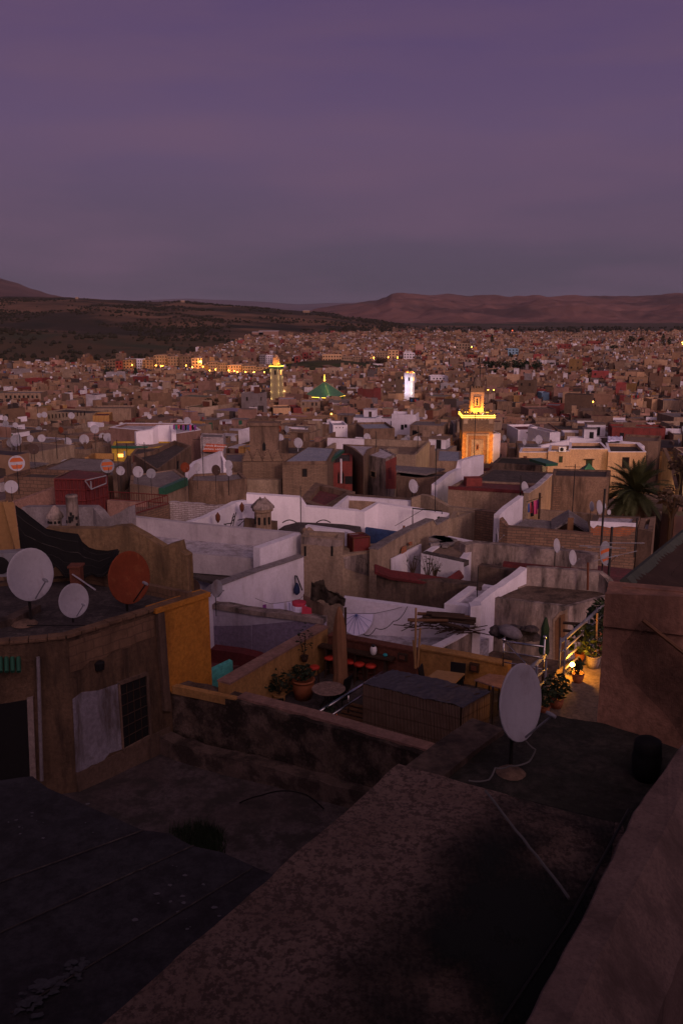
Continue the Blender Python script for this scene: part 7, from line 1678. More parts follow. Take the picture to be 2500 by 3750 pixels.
for X, Y, w_, d_, a, z, P in NEAR:
    wm, rm = Rn.choice(WALLS), Rn.choice(ROOFS)
    if Y < 130 and wm in ('white', 'red_wall'): wm = Rn.choice(('tan', 'tan_dark', 'beige'))
    if wm == 'white' and Rn.random() < .4: rm = 'roof_pale'
    o = house('house', 'x', 'house', [Vector((x, y, z)) for x, y in P], H - z, 8.5, wm, rm, Rn.choice((.06, .35, .5, .7)), .25, None, 'close-packed houses of the old town')
    e1, e2 = Vector(P[1]) - Vector(P[0]), Vector(P[2]) - Vector(P[1]); nwin = 0
    for (c0, ed) in ((Vector(P[0]), e1),) + (((Vector(P[1]), e2),) if X < 0 else ((Vector(P[3]), Vector(P[0]) - Vector(P[3])),)):
        L = ed.length
        for _ in range(Rn.choice((0, 1, 1, 2, 2, 3))):
            s_ = Rn.uniform(.12, .88); wi = bpy.data.objects.new('window', WINM); C.objects.link(wi); wi.parent = o
            wi.location = (*(c0 + ed * s_), z - Rn.uniform(1.4, 3.6)); wi.rotation_euler = (0, 0, math.atan2(ed.y, ed.x)); wi.scale = (Rn.uniform(.5, 1.0), 1, Rn.uniform(.6, 1.3)); nwin += 1
    for _ in range(Rn.choice((1, 1, 2, 3))):
        c = Vector((X, Y)) + Matrix.Rotation(a, 2) @ Vector((Rn.uniform(-.4, .4) * w_, Rn.uniform(-.4, .4) * d_)); s_ = Rn.choice(((Rn.uniform(.5, 1.2), Rn.uniform(.5, 1.2)), (Rn.uniform(1.5, 4), .22), (.22, Rn.uniform(1.5, 3)))); MB().box((c.x, c.y, z - .1), (s_[0], s_[1], Rn.uniform(.9, 2.0)), a).build('roof_wall', MAT[Rn.choice((wm, 'brick_brown', 'white', 'tan_dark', 'tan_light'))], o)
    hut = Rn.random() < .38 and (X, Y) not in NOTOP
    if hut:
        c = Vector((X, Y)) + Matrix.Rotation(a, 2) @ Vector((Rn.uniform(-.22, .22) * w_, Rn.uniform(.05, .25) * d_)); hh = Rn.uniform(1.6, 2.6); hwd = (Rn.uniform(.25, .45) * w_, Rn.uniform(.25, .42) * d_, hh)
        hm = Rn.choice((wm, wm, 'tan', 'white', 'brick_brown'))
        ht = MB().box((c.x, c.y, z + hh / 2 - .5), hwd, a).build('roof_hut', MAT[hm], o)
        MB().box((c.x, c.y, z + hh - .42), (hwd[0] + .3, hwd[1] + .3, .12), a).build('hut_roof', MAT[Rn.choice(('roof_grey', 'roof_tan', 'roof_pale'))], ht)
        q0 = Vector((c.x, c.y)) + Matrix.Rotation(a, 2) @ Vector((hwd[0] * .1, -hwd[1] / 2 - .02)); MB().box((q0.x, q0.y, z + .45), (.75, .06, 1.6), a).build('hut_door', MAT[Rn.choice(('black', 'wood_dark', 'maroon', 'green_tile'))], ht)
    px = proj((X, Y, z)); sz = 'small ' if w_ * d_ < 55 else 'large ' if w_ * d_ > 110 else ''
    autolabel(o, sz + WN_[wm] + ' house, ' + RNm[rm] + ' roof' + (', roof hut' if hut else ''), px[0], px[1])
    for _ in range(Rn.choice((0, 0, 0, 1, 1, 2))):
        if DISHES < 110:
            c = Vector((X, Y)) + Matrix.Rotation(a, 2) @ Vector((Rn.uniform(-.42, .42) * w_, Rn.uniform(-.45, .1) * d_)); key = Rn.choice(('dish_white',) * 6 + ('dish_grey', 'dish_rust')); s_ = Rn.uniform(.8, 1.4)
            do = small_dish((c.x, c.y, z - .1), s_, key); DISHES += 1; p2 = proj((c.x, c.y, z + .8)); autolabel(do, {'dish_white': 'white', 'dish_grey': 'grey', 'dish_rust': 'rusty'}[key] + (' large' if s_ > 1.15 else ' small') + ' dish', *p2)
    if Rn.random() < .16 and (X, Y) not in NOTOP:
        c = Vector((X, Y)); L = Rn.uniform(2.5, 4.5); q = MB().tube([(c.x, c.y, z - .2), (c.x, c.y, z + L)], .04, 4); q.tube([(c.x - .5, c.y, z + L - .1), (c.x + .5, c.y, z + L - .1)], .03, 4)
        for k in range(4): q.tube([(c.x - .4 + .26 * k, c.y - .3, z + L - .1), (c.x - .4 + .26 * k, c.y + .3, z + L - .1)], .02, 4)
        ao = q.build('aerial_mast', MAT['metal_dark']); ao['category'] = 'aerial mast'; ao['group'] = 'aerial masts on the roofs'; p2 = proj((c.x, c.y, z + L)); autolabel(ao, 'thin dark aerial mast', *p2)
# the rest of the town as one mass
V, Fc, Cc = [], [], []
def q4(vs, fs, col):
    n0 = len(V); V.extend(vs)
    for f in fs: Fc.append(tuple(i + n0 for i in f)); Cc.append(col)
for h_ in HS:
    if id(h_) in nearset: continue
    X, Y, w_, d_, a, z, P = h_; wm = Rn.choice(WALLS)
    if wm == 'white' and Rn.random() < .6: wm = 'tan'
    if Rn.random() < .05: wm = 'red_wall'
    j = Rn.choice((.6, .75, .85, 1.0, 1.3)); wc = tuple(min(.8, c * j) for c in COL[wm]); rc = RC[Rn.choice(ROOFS)]; rc = tuple(c * Rn.uniform(.6, 1.05) for c in rc)
    zb = z - 9.5; par = Rn.choice((.05, .4, .6, .9)); th = .3
    I = inset(P, th)
    q4([(x, y, zb) for x, y in P] + [(x, y, z) for x, y in P], [(i, (i + 1) % 4, (i + 1) % 4 + 4, i + 4) for i in range(4)], wc)
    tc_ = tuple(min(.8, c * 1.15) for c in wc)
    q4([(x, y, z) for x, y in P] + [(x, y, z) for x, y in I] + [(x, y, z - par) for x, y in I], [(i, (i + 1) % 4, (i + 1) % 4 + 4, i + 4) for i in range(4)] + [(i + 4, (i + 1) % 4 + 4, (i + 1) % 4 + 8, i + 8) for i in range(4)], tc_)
    q4([(x, y, z - par + .01) for x, y in I], [(0, 1, 2, 3)], rc)
    M2 = Matrix.Rotation(a, 2)
    if Rn.random() < .45 and (X, Y) not in NOTOP:            # stair hut
        c = Vector((X, Y)) + M2 @ Vector((Rn.uniform(-.25, .25) * w_, Rn.uniform(-.1, .25) * d_)); s_ = (Rn.uniform(.2, .45) * w_, Rn.uniform(.2, .4) * d_); hh = Rn.uniform(1.2, 2.8)
        b = [tuple(c + M2 @ Vector((sx_ * s_[0] / 2, sy_ * s_[1] / 2))) for sx_, sy_ in ((-1, -1), (1, -1), (1, 1), (-1, 1))]
        hc = COL[Rn.choice(WALLS)]; q4([(x, y, z - .9) for x, y in b] + [(x, y, z + hh) for x, y in b], [(i, (i + 1) % 4, (i + 1) % 4 + 4, i + 4) for i in range(4)], hc); q4([(x, y, z + hh) for x, y in b], [(0, 1, 2, 3)], rc)
    for (i0, i1) in ((0, 1), (1, 2) if X < 0 else (3, 0)):    # windows on the sides one can see
        e = Vector(P[i1]) - Vector(P[i0]); L = e.length; e.normalize(); nv_ = Vector((e.y, -e.x)) * .05
        n_ = int(L / 3.2)
        for k in range(n_):
            if Rn.random() < .55:
                s0 = L * (k + .3) / n_; s1 = s0 + Rn.uniform(.5, 1.1)
                for zz in ((1.2, 2.3), (4.2, 5.4)):
                    if Rn.random() < .7:
                        a0, a1 = Vector(P[i0]) + e * s0 + nv_, Vector(P[i0]) + e * s1 + nv_
                        q4([(a0.x, a0.y, z - zz[1]), (a1.x, a1.y, z - zz[1]), (a1.x, a1.y, z - zz[0]), (a0.x, a0.y, z - zz[0])], [(0, 1, 2, 3)], (.02, .016, .015))
    if Rn.random() < .35:                                     # dish or washing
        c = Vector((X, Y)) + M2 @ Vector((Rn.uniform(-.4, .4) * w_, Rn.uniform(-.4, .2) * d_)); r_ = Rn.uniform(.45, .7); Md = dishM(R(40 + Rn.uniform(-30, 20)), R(14))
        q4([tuple(Vector((c.x, c.y, z + .6)) + Md @ Vector((r_ * math.cos(t), r_ * math.sin(t), 0))) for t in [k * math.pi / 4 for k in range(8)]], [tuple(range(8))], (.5, .48, .54))
    for _ in range(Rn.choice((0, 1, 2, 3))):                  # walls, tanks and sheds on the roofs
        c = Vector((X, Y)) + M2 @ Vector((Rn.uniform(-.42, .42) * w_, Rn.uniform(-.42, .42) * d_)); s_ = Rn.choice(((Rn.uniform(.6, 1.4), Rn.uniform(.6, 1.4)), (Rn.uniform(1.5, 4), .25), (.25, Rn.uniform(1.5, 3)))); hh = Rn.uniform(.4, 1.5)
        b = [tuple(c + M2 @ Vector((sx_ * s_[0] / 2, sy_ * s_[1] / 2))) for sx_, sy_ in ((-1, -1), (1, -1), (1, 1), (-1, 1))]
        hc = Rn.choice((COL[Rn.choice(WALLS)], COL['pink'], (.05, .04, .04), COL['tan_light'], (.13, .045, .03)))
        q4([(x, y, z - .9) for x, y in b] + [(x, y, z + hh + Rn.uniform(0, .3)) for x, y in b], [(i, (i + 1) % 4, (i + 1) % 4 + 4, i + 4) for i in range(4)] + [(4, 5, 6, 7)], hc)
    if Rn.random() < .10:
        c = Vector((X, Y)); e = M2 @ Vector((1, 0))
        for k in range(4):
            a0 = c + e * (k * .7 - 1.4); a1 = a0 + e * .55; q4([(a0.x, a0.y, z + .2), (a1.x, a1.y, z + .2), (a1.x, a1.y, z + 1.1), (a0.x, a0.y, z + 1.1)], [(0, 1, 2, 3)], Rn.choice(((.4, .05, .06), (.05, .12, .3), (.6, .55, .6), (.03, .03, .03), (.5, .25, .08))))
me = bpy.data.meshes.new('distant_houses'); me.from_pydata(V, [], Fc)
at_ = me.color_attributes.new('tint', 'FLOAT_COLOR', 'CORNER'); buf = []
for f, c in zip(Fc, Cc): buf += [c[0], c[1], c[2], 1.0] * len(f)
at_.data.foreach_set('color', buf)
m, n, bs = newmat('town'); ca = nn(n, 'ShaderNodeVertexColor'); ca.layer_name = 'tint'; g_ = nn(n, 'ShaderNodeNewGeometry')
cc = mixc(n, rng(n, noise_(n, g_.outputs['Position'], .9, 5, .65), .42, .68, 0, .5), ca.outputs[0], (.5, .45, .42), 'MULTIPLY'); cc = mixc(n, rng(n, noise_(n, g_.outputs['Position'], .25, 4, .6), .4, .7, 0, .35), cc, (.10, .065, .05))
n.links.new(cc, bs.inputs['Base Color']); me.materials.append(m)
do = bpy.data.objects.new('distant_houses', me); C.objects.link(do); struct(do, 'stuff'); tag(do, 'mass of far brown flat-roofed houses spreading to the hills', 'houses')
# ================================================================ ground, hills, trees, lamps
def ground_mat(name, c1, c2, c3, s1, s2):
    m, n, bs = newmat(name); g = nn(n, 'ShaderNodeNewGeometry'); P = g.outputs['Position']
    col = mixc(n, rng(n, noise_(n, P, s1, 7, .6), .42, .58), c1, c2); col = mixc(n, rng(n, noise_(n, P, s2, 7, .65), .5, .6), col, c3); n.links.new(col, bs.inputs['Base Color']); return m
ground_mat('plain_ground', (.06, .05, .038), (.10, .065, .045), (.035, .045, .025), .004, .0016)
rows = [-40, 0, 20, 40, 60, 80, 110, 140, 180, 230, 300, 400, 520, 660, 820, 1000, 1200, 1400, 1700, 2100, 2600, 3400, 5000, 8000, 13000, 22000, 40000]
v = []; nb = 60
for Y in rows:
    hw_ = max(80, abs(Y) * 1.6)
    for i in range(nb + 1): x = -hw_ + 2 * hw_ * i / nb; v.append((x, Y, (hz(max(Y, 0)) if Y < 1300 else H - 44 - min(1, (Y - 1300) / 2000) * 6) + .8 * mnoise.noise(Vector((x / 40, Y / 40, 0)))))
gr_ = mesh('ground', v, [(j * (nb + 1) + i, j * (nb + 1) + i + 1, (j + 1) * (nb + 1) + i + 1, (j + 1) * (nb + 1) + i) for j in range(len(rows) - 1) for i in range(nb)], MAT['plain_ground'], None, True); struct(gr_)
def interp(L, x):
    if x <= L[0][0]: return L[0][1]
    for (a, b), (c, d) in zip(L, L[1:]):
        if x <= c: t = (x - a) / (c - a); t = t * t * (3 - 2 * t) * .5 + t * .5; return b + (d - b) * t
    return L[-1][1]
def hill(name, prof, Y0, Y1, base, m, nx=160, ny=40, rough=(.10, .05), pw=.8, xs=None, back=1.25, gully=0):
    """range of hills whose skyline follows prof [(photo x, photo y)] at distance Y1, rising from Y0"""
    v = []; X0, X1 = xs or (prof[0][0], prof[-1][0])
    for j in range(ny + 1):
        t = j / ny * back; Y = Y0 + (Y1 - Y0) * t
        for i in range(nx + 1):
            px = X0 + (X1 - X0) * i / nx; d = ray(px, 1140); ye = interp(prof, px); dd = ray(px, ye); top = Y1 * dd.z / dd.y + H
            x = d.x / d.y * Y; s = min(t, 1); s = s ** pw; z = base + (top - base) * s if t <= 1 else top - (top - base) * ((t - 1) / (back - 1)) ** 1.5
            hgt = max(20, top - base); nzz = mnoise.fractal(Vector((x / Y1 * 9, Y / Y1 * 9, 3)), 1.0, 2.0, 5); env = math.sin(math.pi * min(1, max(0, t)))
            z += hgt * rough[0] * 3 * nzz * env + hgt * rough[1] * mnoise.fractal(Vector((x / Y1 * 45, Y / Y1 * 45, 1)), 1.0, 2.0, 3) * min(1, 4 * t)
            if gully: z -= hgt * gully * env * (1.1 - min(1.6, mnoise.ridged_multi_fractal(Vector((x / Y1 * 16, Y / Y1 * 7, 2)), .9, 2.0, 4, 1.0, 2.0))) ** 2
            v.append((x, Y, z))
    o = mesh(name, v, [(j * (nx + 1) + i, j * (nx + 1) + i + 1, (j + 1) * (nx + 1) + i + 1, (j + 1) * (nx + 1) + i) for j in range(ny) for i in range(nx)], MAT[m], None, True); return struct(o)
V2 = 2500 / 1568
def vp(L): return [(x * V2, y * V2) for x, y in L]
ground_mat('hill_scrub', (.04, .03, .021), (.17, .098, .062), (.024, .023, .015), .0036, .0048)
ground_mat('hill_meadow', (.085, .055, .03), (.06, .045, .026), (.04, .045, .024), .012, .006)
ground_mat('mountain_red', (.20, .105, .095), (.15, .08, .073), (.085, .052, .052), .0022, .0012)
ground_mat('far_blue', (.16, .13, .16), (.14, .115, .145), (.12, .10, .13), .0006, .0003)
ground_mat('far_brown', (.14, .075, .062), (.11, .06, .05), (.08, .045, .04), .0016, .0009)
H1 = hill('hill', vp([(-320, 672), (-120, 678), (0, 681), (140, 682), (240, 688), (300, 690), (360, 694), (415, 691), (470, 697), (520, 701), (600, 706), (660, 712), (740, 718), (800, 727), (860, 735), (920, 745), (1000, 756), (1100, 766)]), 900, 2500, H - 46, 'hill_scrub', 220, 70, (.05, .02), .85)
H2 = hill('meadow_hill', vp([(-400, 756), (-100, 758), (0, 758), (120, 764), (300, 770), (480, 780), (600, 792), (700, 806)]), 640, 1080, H - 50, 'hill_meadow', 90, 26, (.03, .02), .9)
M1 = hill('mountain', vp([(660, 730), (740, 706), (800, 697), (860, 692), (885, 684), (900, 675), (925, 672), (960, 677), (1010, 676), (1060, 679), (1110, 678), (1180, 681), (1260, 680), (1330, 679), (1400, 681), (1480, 679), (1568, 675), (1700, 676), (1900, 684)]), 3600, 6800, H - 56, 'mountain_red', 320, 140, (.12, .08), 1.25, gully=.16)
M2 = hill('mountain', vp([(-400, 610), (-100, 626), (0, 637), (40, 648), (80, 664), (120, 676), (160, 684), (230, 694), (320, 706)]), 5000, 8500, H - 60, 'far_brown', 90, 36, (.06, .02), 1.0)
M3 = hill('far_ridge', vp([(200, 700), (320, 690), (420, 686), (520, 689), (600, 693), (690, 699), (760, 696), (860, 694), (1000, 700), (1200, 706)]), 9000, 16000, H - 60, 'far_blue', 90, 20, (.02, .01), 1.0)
# olive groves and scrub scattered over the hills
rt_ = random.Random(77); q = MB()
def hill_z(o, nx, ny, Y0, Y1, back, X0, X1, px, Y):
    t = (Y - Y0) / (Y1 - Y0) / back * ny; i = (px - X0) / (X1 - X0) * nx; a = int(max(0, min(ny - 1, t))); b = int(max(0, min(nx - 1, i))); return o.data.vertices[a * (nx + 1) + b].co.z * (1 - (t - a)) + o.data.vertices[(a + 1) * (nx + 1) + b].co.z * (t - a)
def bush(p, r_):
    k = 6; vs = []; 
    for z, s in ((-.2, .75), (.45, 1.0), (1.0, .75), (1.35, .2)):
        for i in range(k): a = 6.283 * i / k + z; vs.append(Vector(p) + Vector((r_ * s * math.cos(a) * rt_.uniform(.75, 1.2), r_ * s * math.sin(a) * rt_.uniform(.75, 1.2), r_ * z)))
    q.add(vs, [(j * k + i, j * k + (i + 1) % k, (j + 1) * k + (i + 1) % k, (j + 1) * k + i) for j in range(3) for i in range(k)] + [tuple(range(3 * k, 4 * k))])
for _ in range(12000):
    px = rt_.uniform(-60, 1640); Y = 900 + 1650 * rt_.random() ** .8; d = ray(px, 1140); x = d.x / d.y * Y
    if mnoise.noise(Vector((x / 170, Y / 260, 7))) + .35 * mnoise.noise(Vector((x / 40, Y / 60, 2))) < rt_.uniform(.02, .16): continue
    bush((x, Y, hill_z(H1, 220, 70, 900, 2500, 1.25, -320 * V2, 1100 * V2, px, Y)), rt_.uniform(.9, 2.6))
for _ in range(900):
    px = rt_.uniform(-30, 1000); Y = rt_.choice((rt_.uniform(660, 800), rt_.uniform(1000, 1120), rt_.uniform(660, 1100))); d = ray(px, 1140); x = d.x / d.y * Y
    if rt_.random() > .5 + mnoise.noise(Vector((x / 60, Y / 60, 7))) * 1.5: continue
    bush((x, Y, hill_z(H2, 90, 26, 640, 1080, 1.25, -400 * V2, 700 * V2, px, Y)), rt_.uniform(1.2, 3.2))
for _ in range(1500):
    px = rt_.uniform(1150, 2600); Y = rt_.uniform(1340, 2600); d = ray(px, 1140); x = d.x / d.y * Y
    if mnoise.noise(Vector((x / 200, Y / 90, 3))) < rt_.uniform(-.2, .3): continue
    bush((x, Y, H - 46), rt_.uniform(2, 5))
plain('scrub', (.03, .027, .018), .9, 0, .4, .05)
sc_ = q.build('olive_groves', MAT['scrub']); struct(sc_, 'stuff'); tag(sc_, 'dark olive groves and scrub dotted over the far slopes', 'trees')
# farmsteads on the hill
for i, (x, y, w_, l) in enumerate(((1330 / 1.254 * 0 + 555, 1152, 30, 'pale farmhouse high on the left hillside, upper of two'), (552, 1150 - 10, 14, 'small pale farm building above the upper farmhouse'), (670, 1104, 14, 'tiny white house on the hill skyline, left of centre'), (283, 1092, 10, 'tiny white house on the hill skyline, far left'), (893, 1142, 18, 'pale house on the descending hill crest'), (1010, 1185, 40, 'long pale building on the hillside above the green-lit minaret'), (1122, 1141, 24, 'small pale house on the right end of the hill crest'))):
    Y = 2200 if y < 1150 else 1900; c = at(x, y, Y); s_ = w_ * Y / F
    o = tag(MB().box(c, (s_, s_ * .5, 5)).build('farmhouse', MAT['tan_light']), l, 'house', 'houses on the hillside'); MB().box(c + Vector((0, 0, 2.8)), (s_ * 1.04, s_ * .54, .6)).build('roof', MAT['roof_pale'], o)
for i, (x, y, w_, l) in enumerate(((985, 1222, 70, 'low pink compound on the rise behind the green-lit minaret'), (945, 1226, 40, 'left wing of the low pink compound on the rise'))):
    c = at(x, y, 1240); s_ = w_ * 1240 / F; o = tag(MB().box(c, (s_, 14, 7)).build('house', MAT['pink']), l, 'house'); MB().box(c + Vector((0, 0, 3.8)), (s_ * 1.01, 14.2, .6)).build('roof', MAT['roof_pale'], o)
c = at(1018, 1252, 1150); o = tag(MB().box(c + Vector((0, 0, -6)), (5, 5, 18)).build('minaret', MAT['tan_light']), 'tiny distant square minaret with a green top behind the green-lit one', 'minaret'); MB().box(c + Vector((0, 0, 4.5)), (5.3, 5.3, 3)).build('tile_band', MAT['sky_wall'], o); MB().box(c + Vector((0, 0, 7.5)), (2.6, 2.6, 3)).build('lantern_tower', MAT['tan_light'], o)
# grassy slope with a road
v = []; N1 = 30
for j in range(13):
    for i in range(N1):
        a = 6.283 * i / N1; r_ = j / 12; x, y = MOUND.x + 62 * r_ * math.cos(a), MOUND.y + 62 * r_ * math.sin(a); v.append((x, y, H - roofdrop(MOUND.y) - 7.5 + 11 * (1 - r_ * r_) + .9 * mnoise.noise(Vector((x / 9, y / 9, 0)))))
ground_mat('park_grass', (.04, .05, .02), (.065, .055, .03), (.03, .035, .016), .05, .09)
gs_ = mesh('grass_slope', v, [(j * N1 + i, j * N1 + (i + 1) % N1, (j + 1) * N1 + (i + 1) % N1, (j + 1) * N1 + i) for j in range(12) for i in range(N1)], MAT['park_grass'], None, True); struct(gs_)
def mz(x, y): r2 = ((x - MOUND.x) ** 2 + (y - MOUND.y) ** 2) / 62 ** 2; return H - roofdrop(MOUND.y) - 7.5 + 11 * (1 - r2)
def onmound(px, py):
    best = None
    for k in range(300):
        Y = 500 + k * .6; p = at(px, py, Y)
        if p.z <= mz(p.x, p.y) + .35 and math.hypot(p.x - MOUND.x, p.y - MOUND.y) < 62: return p
    return at(px, py, MOUND.y)
L = [onmound(*p) for p in ((1190, 1338), (1240, 1352), (1300, 1372), (1360, 1386), (1420, 1392), (1470, 1398))]; v = []
for i, p in enumerate(L): d = (L[min(i + 1, 5)] - L[max(i - 1, 0)]); s = Vector((-d.y, d.x, 0)).normalized() * 3.2; v += [p + s + Vector((0, 0, .25)), p - s + Vector((0, 0, .25))]
plain('road_dust', (.22, .15, .11), .9, 0, .3, .3)
rd = mesh('road', v, [(2 * i, 2 * i + 1, 2 * i + 3, 2 * i + 2) for i in range(5)], MAT['road_dust']); struct(rd)
# trees one can tell apart
def tree(px, yb, hpx, wpx, Y, label, kind='round', m='leaf_dark', n=None):
    b = at(px, yb, Y); hh = hpx * Y / F; ww = wpx * Y / F / 2; q = MB(); r_ = random.Random(int(px * 7 + yb))
    o = empty('tree', label, 'tree', b, 'trees among the houses')
    tk = MB().tube([b - Vector((0, 0, 4)), b + Vector((0, 0, hh * .4)), b + Vector((ww * .1, 0, hh * .8))], [ww * .09 + .08, ww * .06 + .06, .04], 6)
    if kind != 'cypress':
        for _ in range(6): a = r_.uniform(0, 6.28); tk.tube([b + Vector((0, 0, hh * .3)), b + Vector((ww * .6 * math.cos(a), ww * .6 * math.sin(a), hh * r_.uniform(.6, .85)))], [ww * .05 + .04, .03], 4)
    rebase(tk.build('trunk', MAT['trunk'], o)); cl = n or 300
    if kind == 'cypress':
        for _ in range(cl): t = r_.random(); rad = ww * (math.sin(math.pi * min(1, t * .8 + .18)) ** .8); a = r_.uniform(0, 6.28); leaves(q, b + Vector((rad * math.cos(a) * r_.random() ** .4, rad * math.sin(a) * r_.random() ** .4, hh * t)), (.3, .3, .5), 2, .45)
    else:
        cs = [(r_.uniform(-.62, .62), r_.uniform(-.62, .62), r_.uniform(.42, .92), r_.uniform(.22, .42)) for _ in range(14)]
        for x, y, z, s in cs: leaves(q, b + Vector((x * ww, y * ww, z * hh)), (s * ww, s * ww, s * min(ww, hh * .6)), cl // 9, ww * .085 + .12)
    rebase(q.build('crown', MAT[m], o)); return o
TR = [(500, 1416, 66, 24, 470, 'tallest dark cypress left of the row of pale school buildings', 'cypress'), (518, 1418, 52, 20, 470, 'shorter dark cypress just right of the tallest one', 'cypress'), (538, 1420, 38, 14, 465, 'small cypress between the two and the pale buildings', 'cypress'), (405, 1395, 44, 60, 480, 'broad dark tree left of the cypresses'), (455, 1394, 40, 56, 480, 'second broad dark tree, right beside the cypresses'), (325, 1372, 26, 36, 520, 'round dark tree far left of the cypresses'), (722, 1418, 58, 50, 480, 'bushy olive-brown tree below the orange-lit block'), (650, 1365, 22, 30, 540, 'small round tree among the avenue lamps'), (690, 1372, 22, 26, 540, 'small tree just left of the bushy olive-brown tree'),
      (1052, 1368, 36, 30, 560, 'dark round tree on the grassy slope edge by the green-lit minaret'), (1338, 1365, 40, 48, 590, 'large dark round tree right of the grassy slope'), (1394, 1348, 38, 64, 610, 'reddish bare-branched tree right of the large dark round one'), (1790, 1366, 44, 66, 520, 'leftmost tree of the dark grove in the town, right of centre'), (1835, 1372, 48, 70, 515, 'second tree from the left in the dark grove'), (1878, 1370, 52, 74, 515, 'middle tallest tree in the dark grove'), (1925, 1372, 50, 70, 512, 'fourth tree from the left in the dark grove'), (1962, 1362, 42, 50, 520, 'rightmost tree of the dark grove'), (1815, 1380, 28, 60, 500, 'low front tree of the dark grove, left'), (1900, 1384, 28, 66, 500, 'low front tree of the dark grove, right'),
      (2158, 1392, 44, 58, 470, 'round dark tree standing alone right of the grove'), (2090, 1398, 28, 44, 470, 'small dark tree left of the lone round tree'), (2312, 1262, 30, 40, 900, 'dark rounded tree near the far right skyline'), (2345, 1258, 22, 30, 900, 'smaller tree right of the dark skyline tree'), (2425, 1258, 34, 16, 900, 'dark cypress pair on the far right skyline, left one', 'cypress'), (2448, 1262, 26, 14, 900, 'dark cypress pair on the far right skyline, right one', 'cypress'), (2244, 1286, 26, 32, 800, 'small round dark tree below the far right skyline'), (775, 1520, 62, 62, 255, 'reddish bare-looking tree below and left of the green-lit minaret'), (1800, 1252, 24, 14, 950, 'lone dark cypress at the edge of the far houses', 'cypress'), (1870, 1318, 26, 20, 640, 'slim tree above the dark grove')]
for t in TR: tree(*t[:6], *(t[6:] if len(t) > 6 else ()), m='trunk' if 'reddish' in t[5] else 'leaf_dark')
# dark garden trees on the right edge beside the palm
for (x, yb, hh, ww, Y, l) in ((2450, 1960, 190, 150, 62, 'dark leafless garden tree right of the palm, front one'), (2490, 1790, 150, 120, 85, 'dark garden tree at the right edge above the palm')): tree(x, yb, hh, ww, Y, l, 'round', 'trunk', 90)
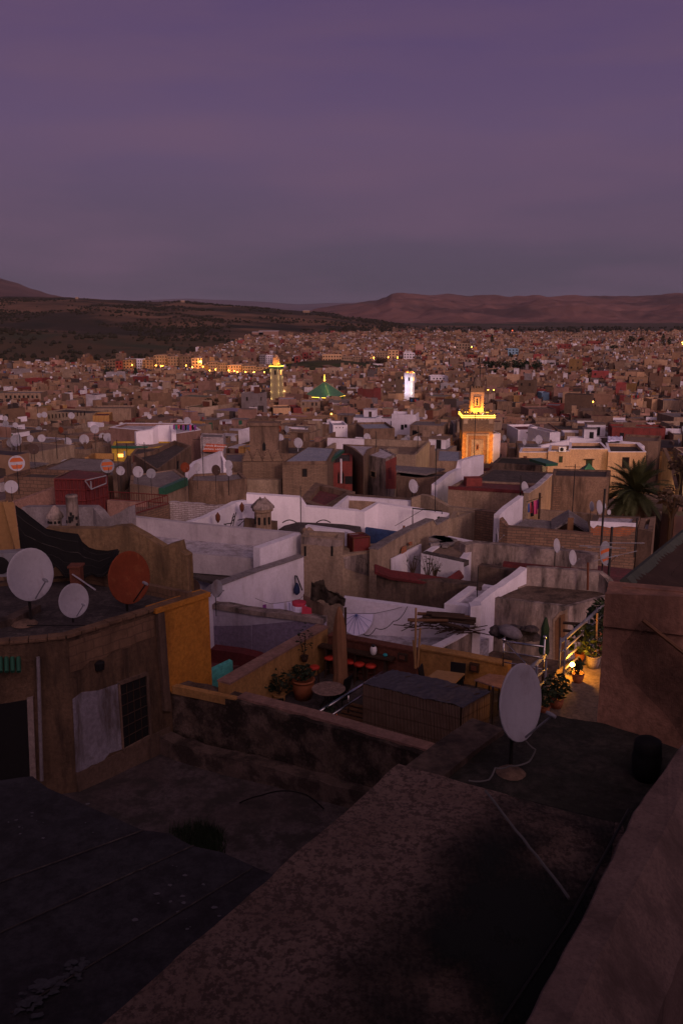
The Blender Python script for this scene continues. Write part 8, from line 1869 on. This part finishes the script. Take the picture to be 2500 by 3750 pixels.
# street lamps and other small lights in the town
def street_lamp(px, py, Y, label, e=0, mat='lamp_amber', c=(1, .42, .08), s=1.0):
    p = at(px, py, Y); rad = max(.22, Y * .00065) * s; b = Vector((p.x, p.y, p.z - 7))
    o = empty('street_lamp', label, 'street lamp', b, 'lamps lit across the town')
    rebase(MB().tube([b - Vector((0, 0, 3)), p - Vector((0, 0, .1))], .09, 5).build('pole', MAT['metal_dark'], o)); rebase(MB().lathe(p, [(.03, -rad), (rad * .8, -rad * .5), (rad, 0), (rad * .8, rad * .5), (.03, rad)], 8).build('bulb', MAT[mat], o))
    if e: lamp('street_lamp_light', p + Vector((0, -.6, -rad - .2)), e, c, .3)
SL = [(566, 1322, 640, 3500), (572, 1338, 600, 2000), (590, 1340, 600, 2600), (640, 1345, 590, 1500), (682, 1338, 600, 1800), (705, 1345, 590, 2600), (736, 1322, 610, 2000), (744, 1342, 590, 1500), (768, 1356, 560, 1500), (790, 1352, 560, 1800), (838, 1356, 560, 2200), (858, 1358, 560, 1500), (870, 1362, 550, 1600), (900, 1362, 545, 1500), (930, 1362, 545, 1800), (948, 1363, 545, 1600), (968, 1362, 545, 1800), (484, 1336, 600, 1500), (362, 1352, 560, 900), (5, 1358, 520, 3000), (12, 1372, 500, 1200), (135, 1400, 440, 700), (620, 1412, 430, 500), (597, 1340, 600, 800),
      (1150, 1366, 560, 300), (1158, 1371, 550, 300), (1208, 1376, 545, 300), (1223, 1362, 575, 250), (1096, 1365, 560, 250), (1041, 1362, 560, 250), (1368, 1309, 700, 1500), (1370, 1328, 660, 1500), (1421, 1308, 700, 1500), (1455, 1308, 700, 1500), (1302, 1338, 640, 2200), (1320, 1352, 600, 1600), (1302, 1340, 620, 900), (1422, 1353, 600, 600), (1282, 1330, 660, 300), (1726, 1270, 860, 1500), (1662, 1283, 800, 700), (1888, 1300, 760, 2400), (2280, 1331, 640, 2000), (2328, 1391, 480, 500), (2412, 1340, 600, 400), (2496, 1254, 900, 5000), (1380, 1381, 480, 250), (1428, 1379, 480, 250), (1213, 1516, 215, 40), (2170, 1471, 250, 120), (2180, 1775, 92, 4200), (2262, 1915, 56, 420), (1786, 1428, 300, 80), (1807, 1428, 300, 80)]
WH = ('amber', 'orange', 'warm')
for i, (x, y, Y, e) in enumerate(SL):
    p_ = at(x, y, Y); q_ = 'tiny ' if e < 500 else ''
    o_n = len(C.objects)
    street_lamp(x, y, Y, 'x', e * 1.6 if Y > 480 else e, c=(1, .60, .28) if x == 2180 else (1, .42, .08))
    o = [ob for ob in C.objects if ob.name.startswith('street_lamp') and ob.type == 'EMPTY' and ob['label'] == 'x'][-1]
    autolabel(o, q_ + 'glowing amber lamp on a pole', x, y)
for x, y, Y, m, l in ((1875, 1211, 1900, 'lamp_red', 'red beacon lamp on the far skyline, right of centre'), (1261, 1331, 650, 'lamp_green', 'green shop light beside the grassy slope road'), (1272, 1326, 650, 'lamp_white', 'white shop light beside the grassy slope road')): street_lamp(x, y, Y, l, 0, m)
for k in range(16):
    x = 1880 + k * 8.2 + rt_.uniform(-3, 3); street_lamp(x, 1228 + rt_.uniform(-1.5, 1.5), 1900, 'x', 0, 'lamp_white', s=.6)
    o = [ob for ob in C.objects if ob.type == 'EMPTY' and ob.get('label') == 'x'][-1]; autolabel(o, 'far white plain-edge light', x, 1228)
# the dusk air between here and the mountains
hzb = MB().box((0, 13000, 140), (44000, 26200, 520)).build('haze', None)
m, n, bs = newmat('dusk_air'); n.nodes.remove(bs); pv = nn(n, 'ShaderNodeVolumePrincipled'); pv.inputs['Density'].default_value = 1.7e-5; pv.inputs['Color'].default_value = (.68, .68, .90, 1); pv.inputs['Anisotropy'].default_value = .0
n.links.new(pv.outputs[0], n.nodes['Material Output'].inputs['Volume']); hzb.data.materials.append(m); struct(hzb, 'stuff')
flush_labels()
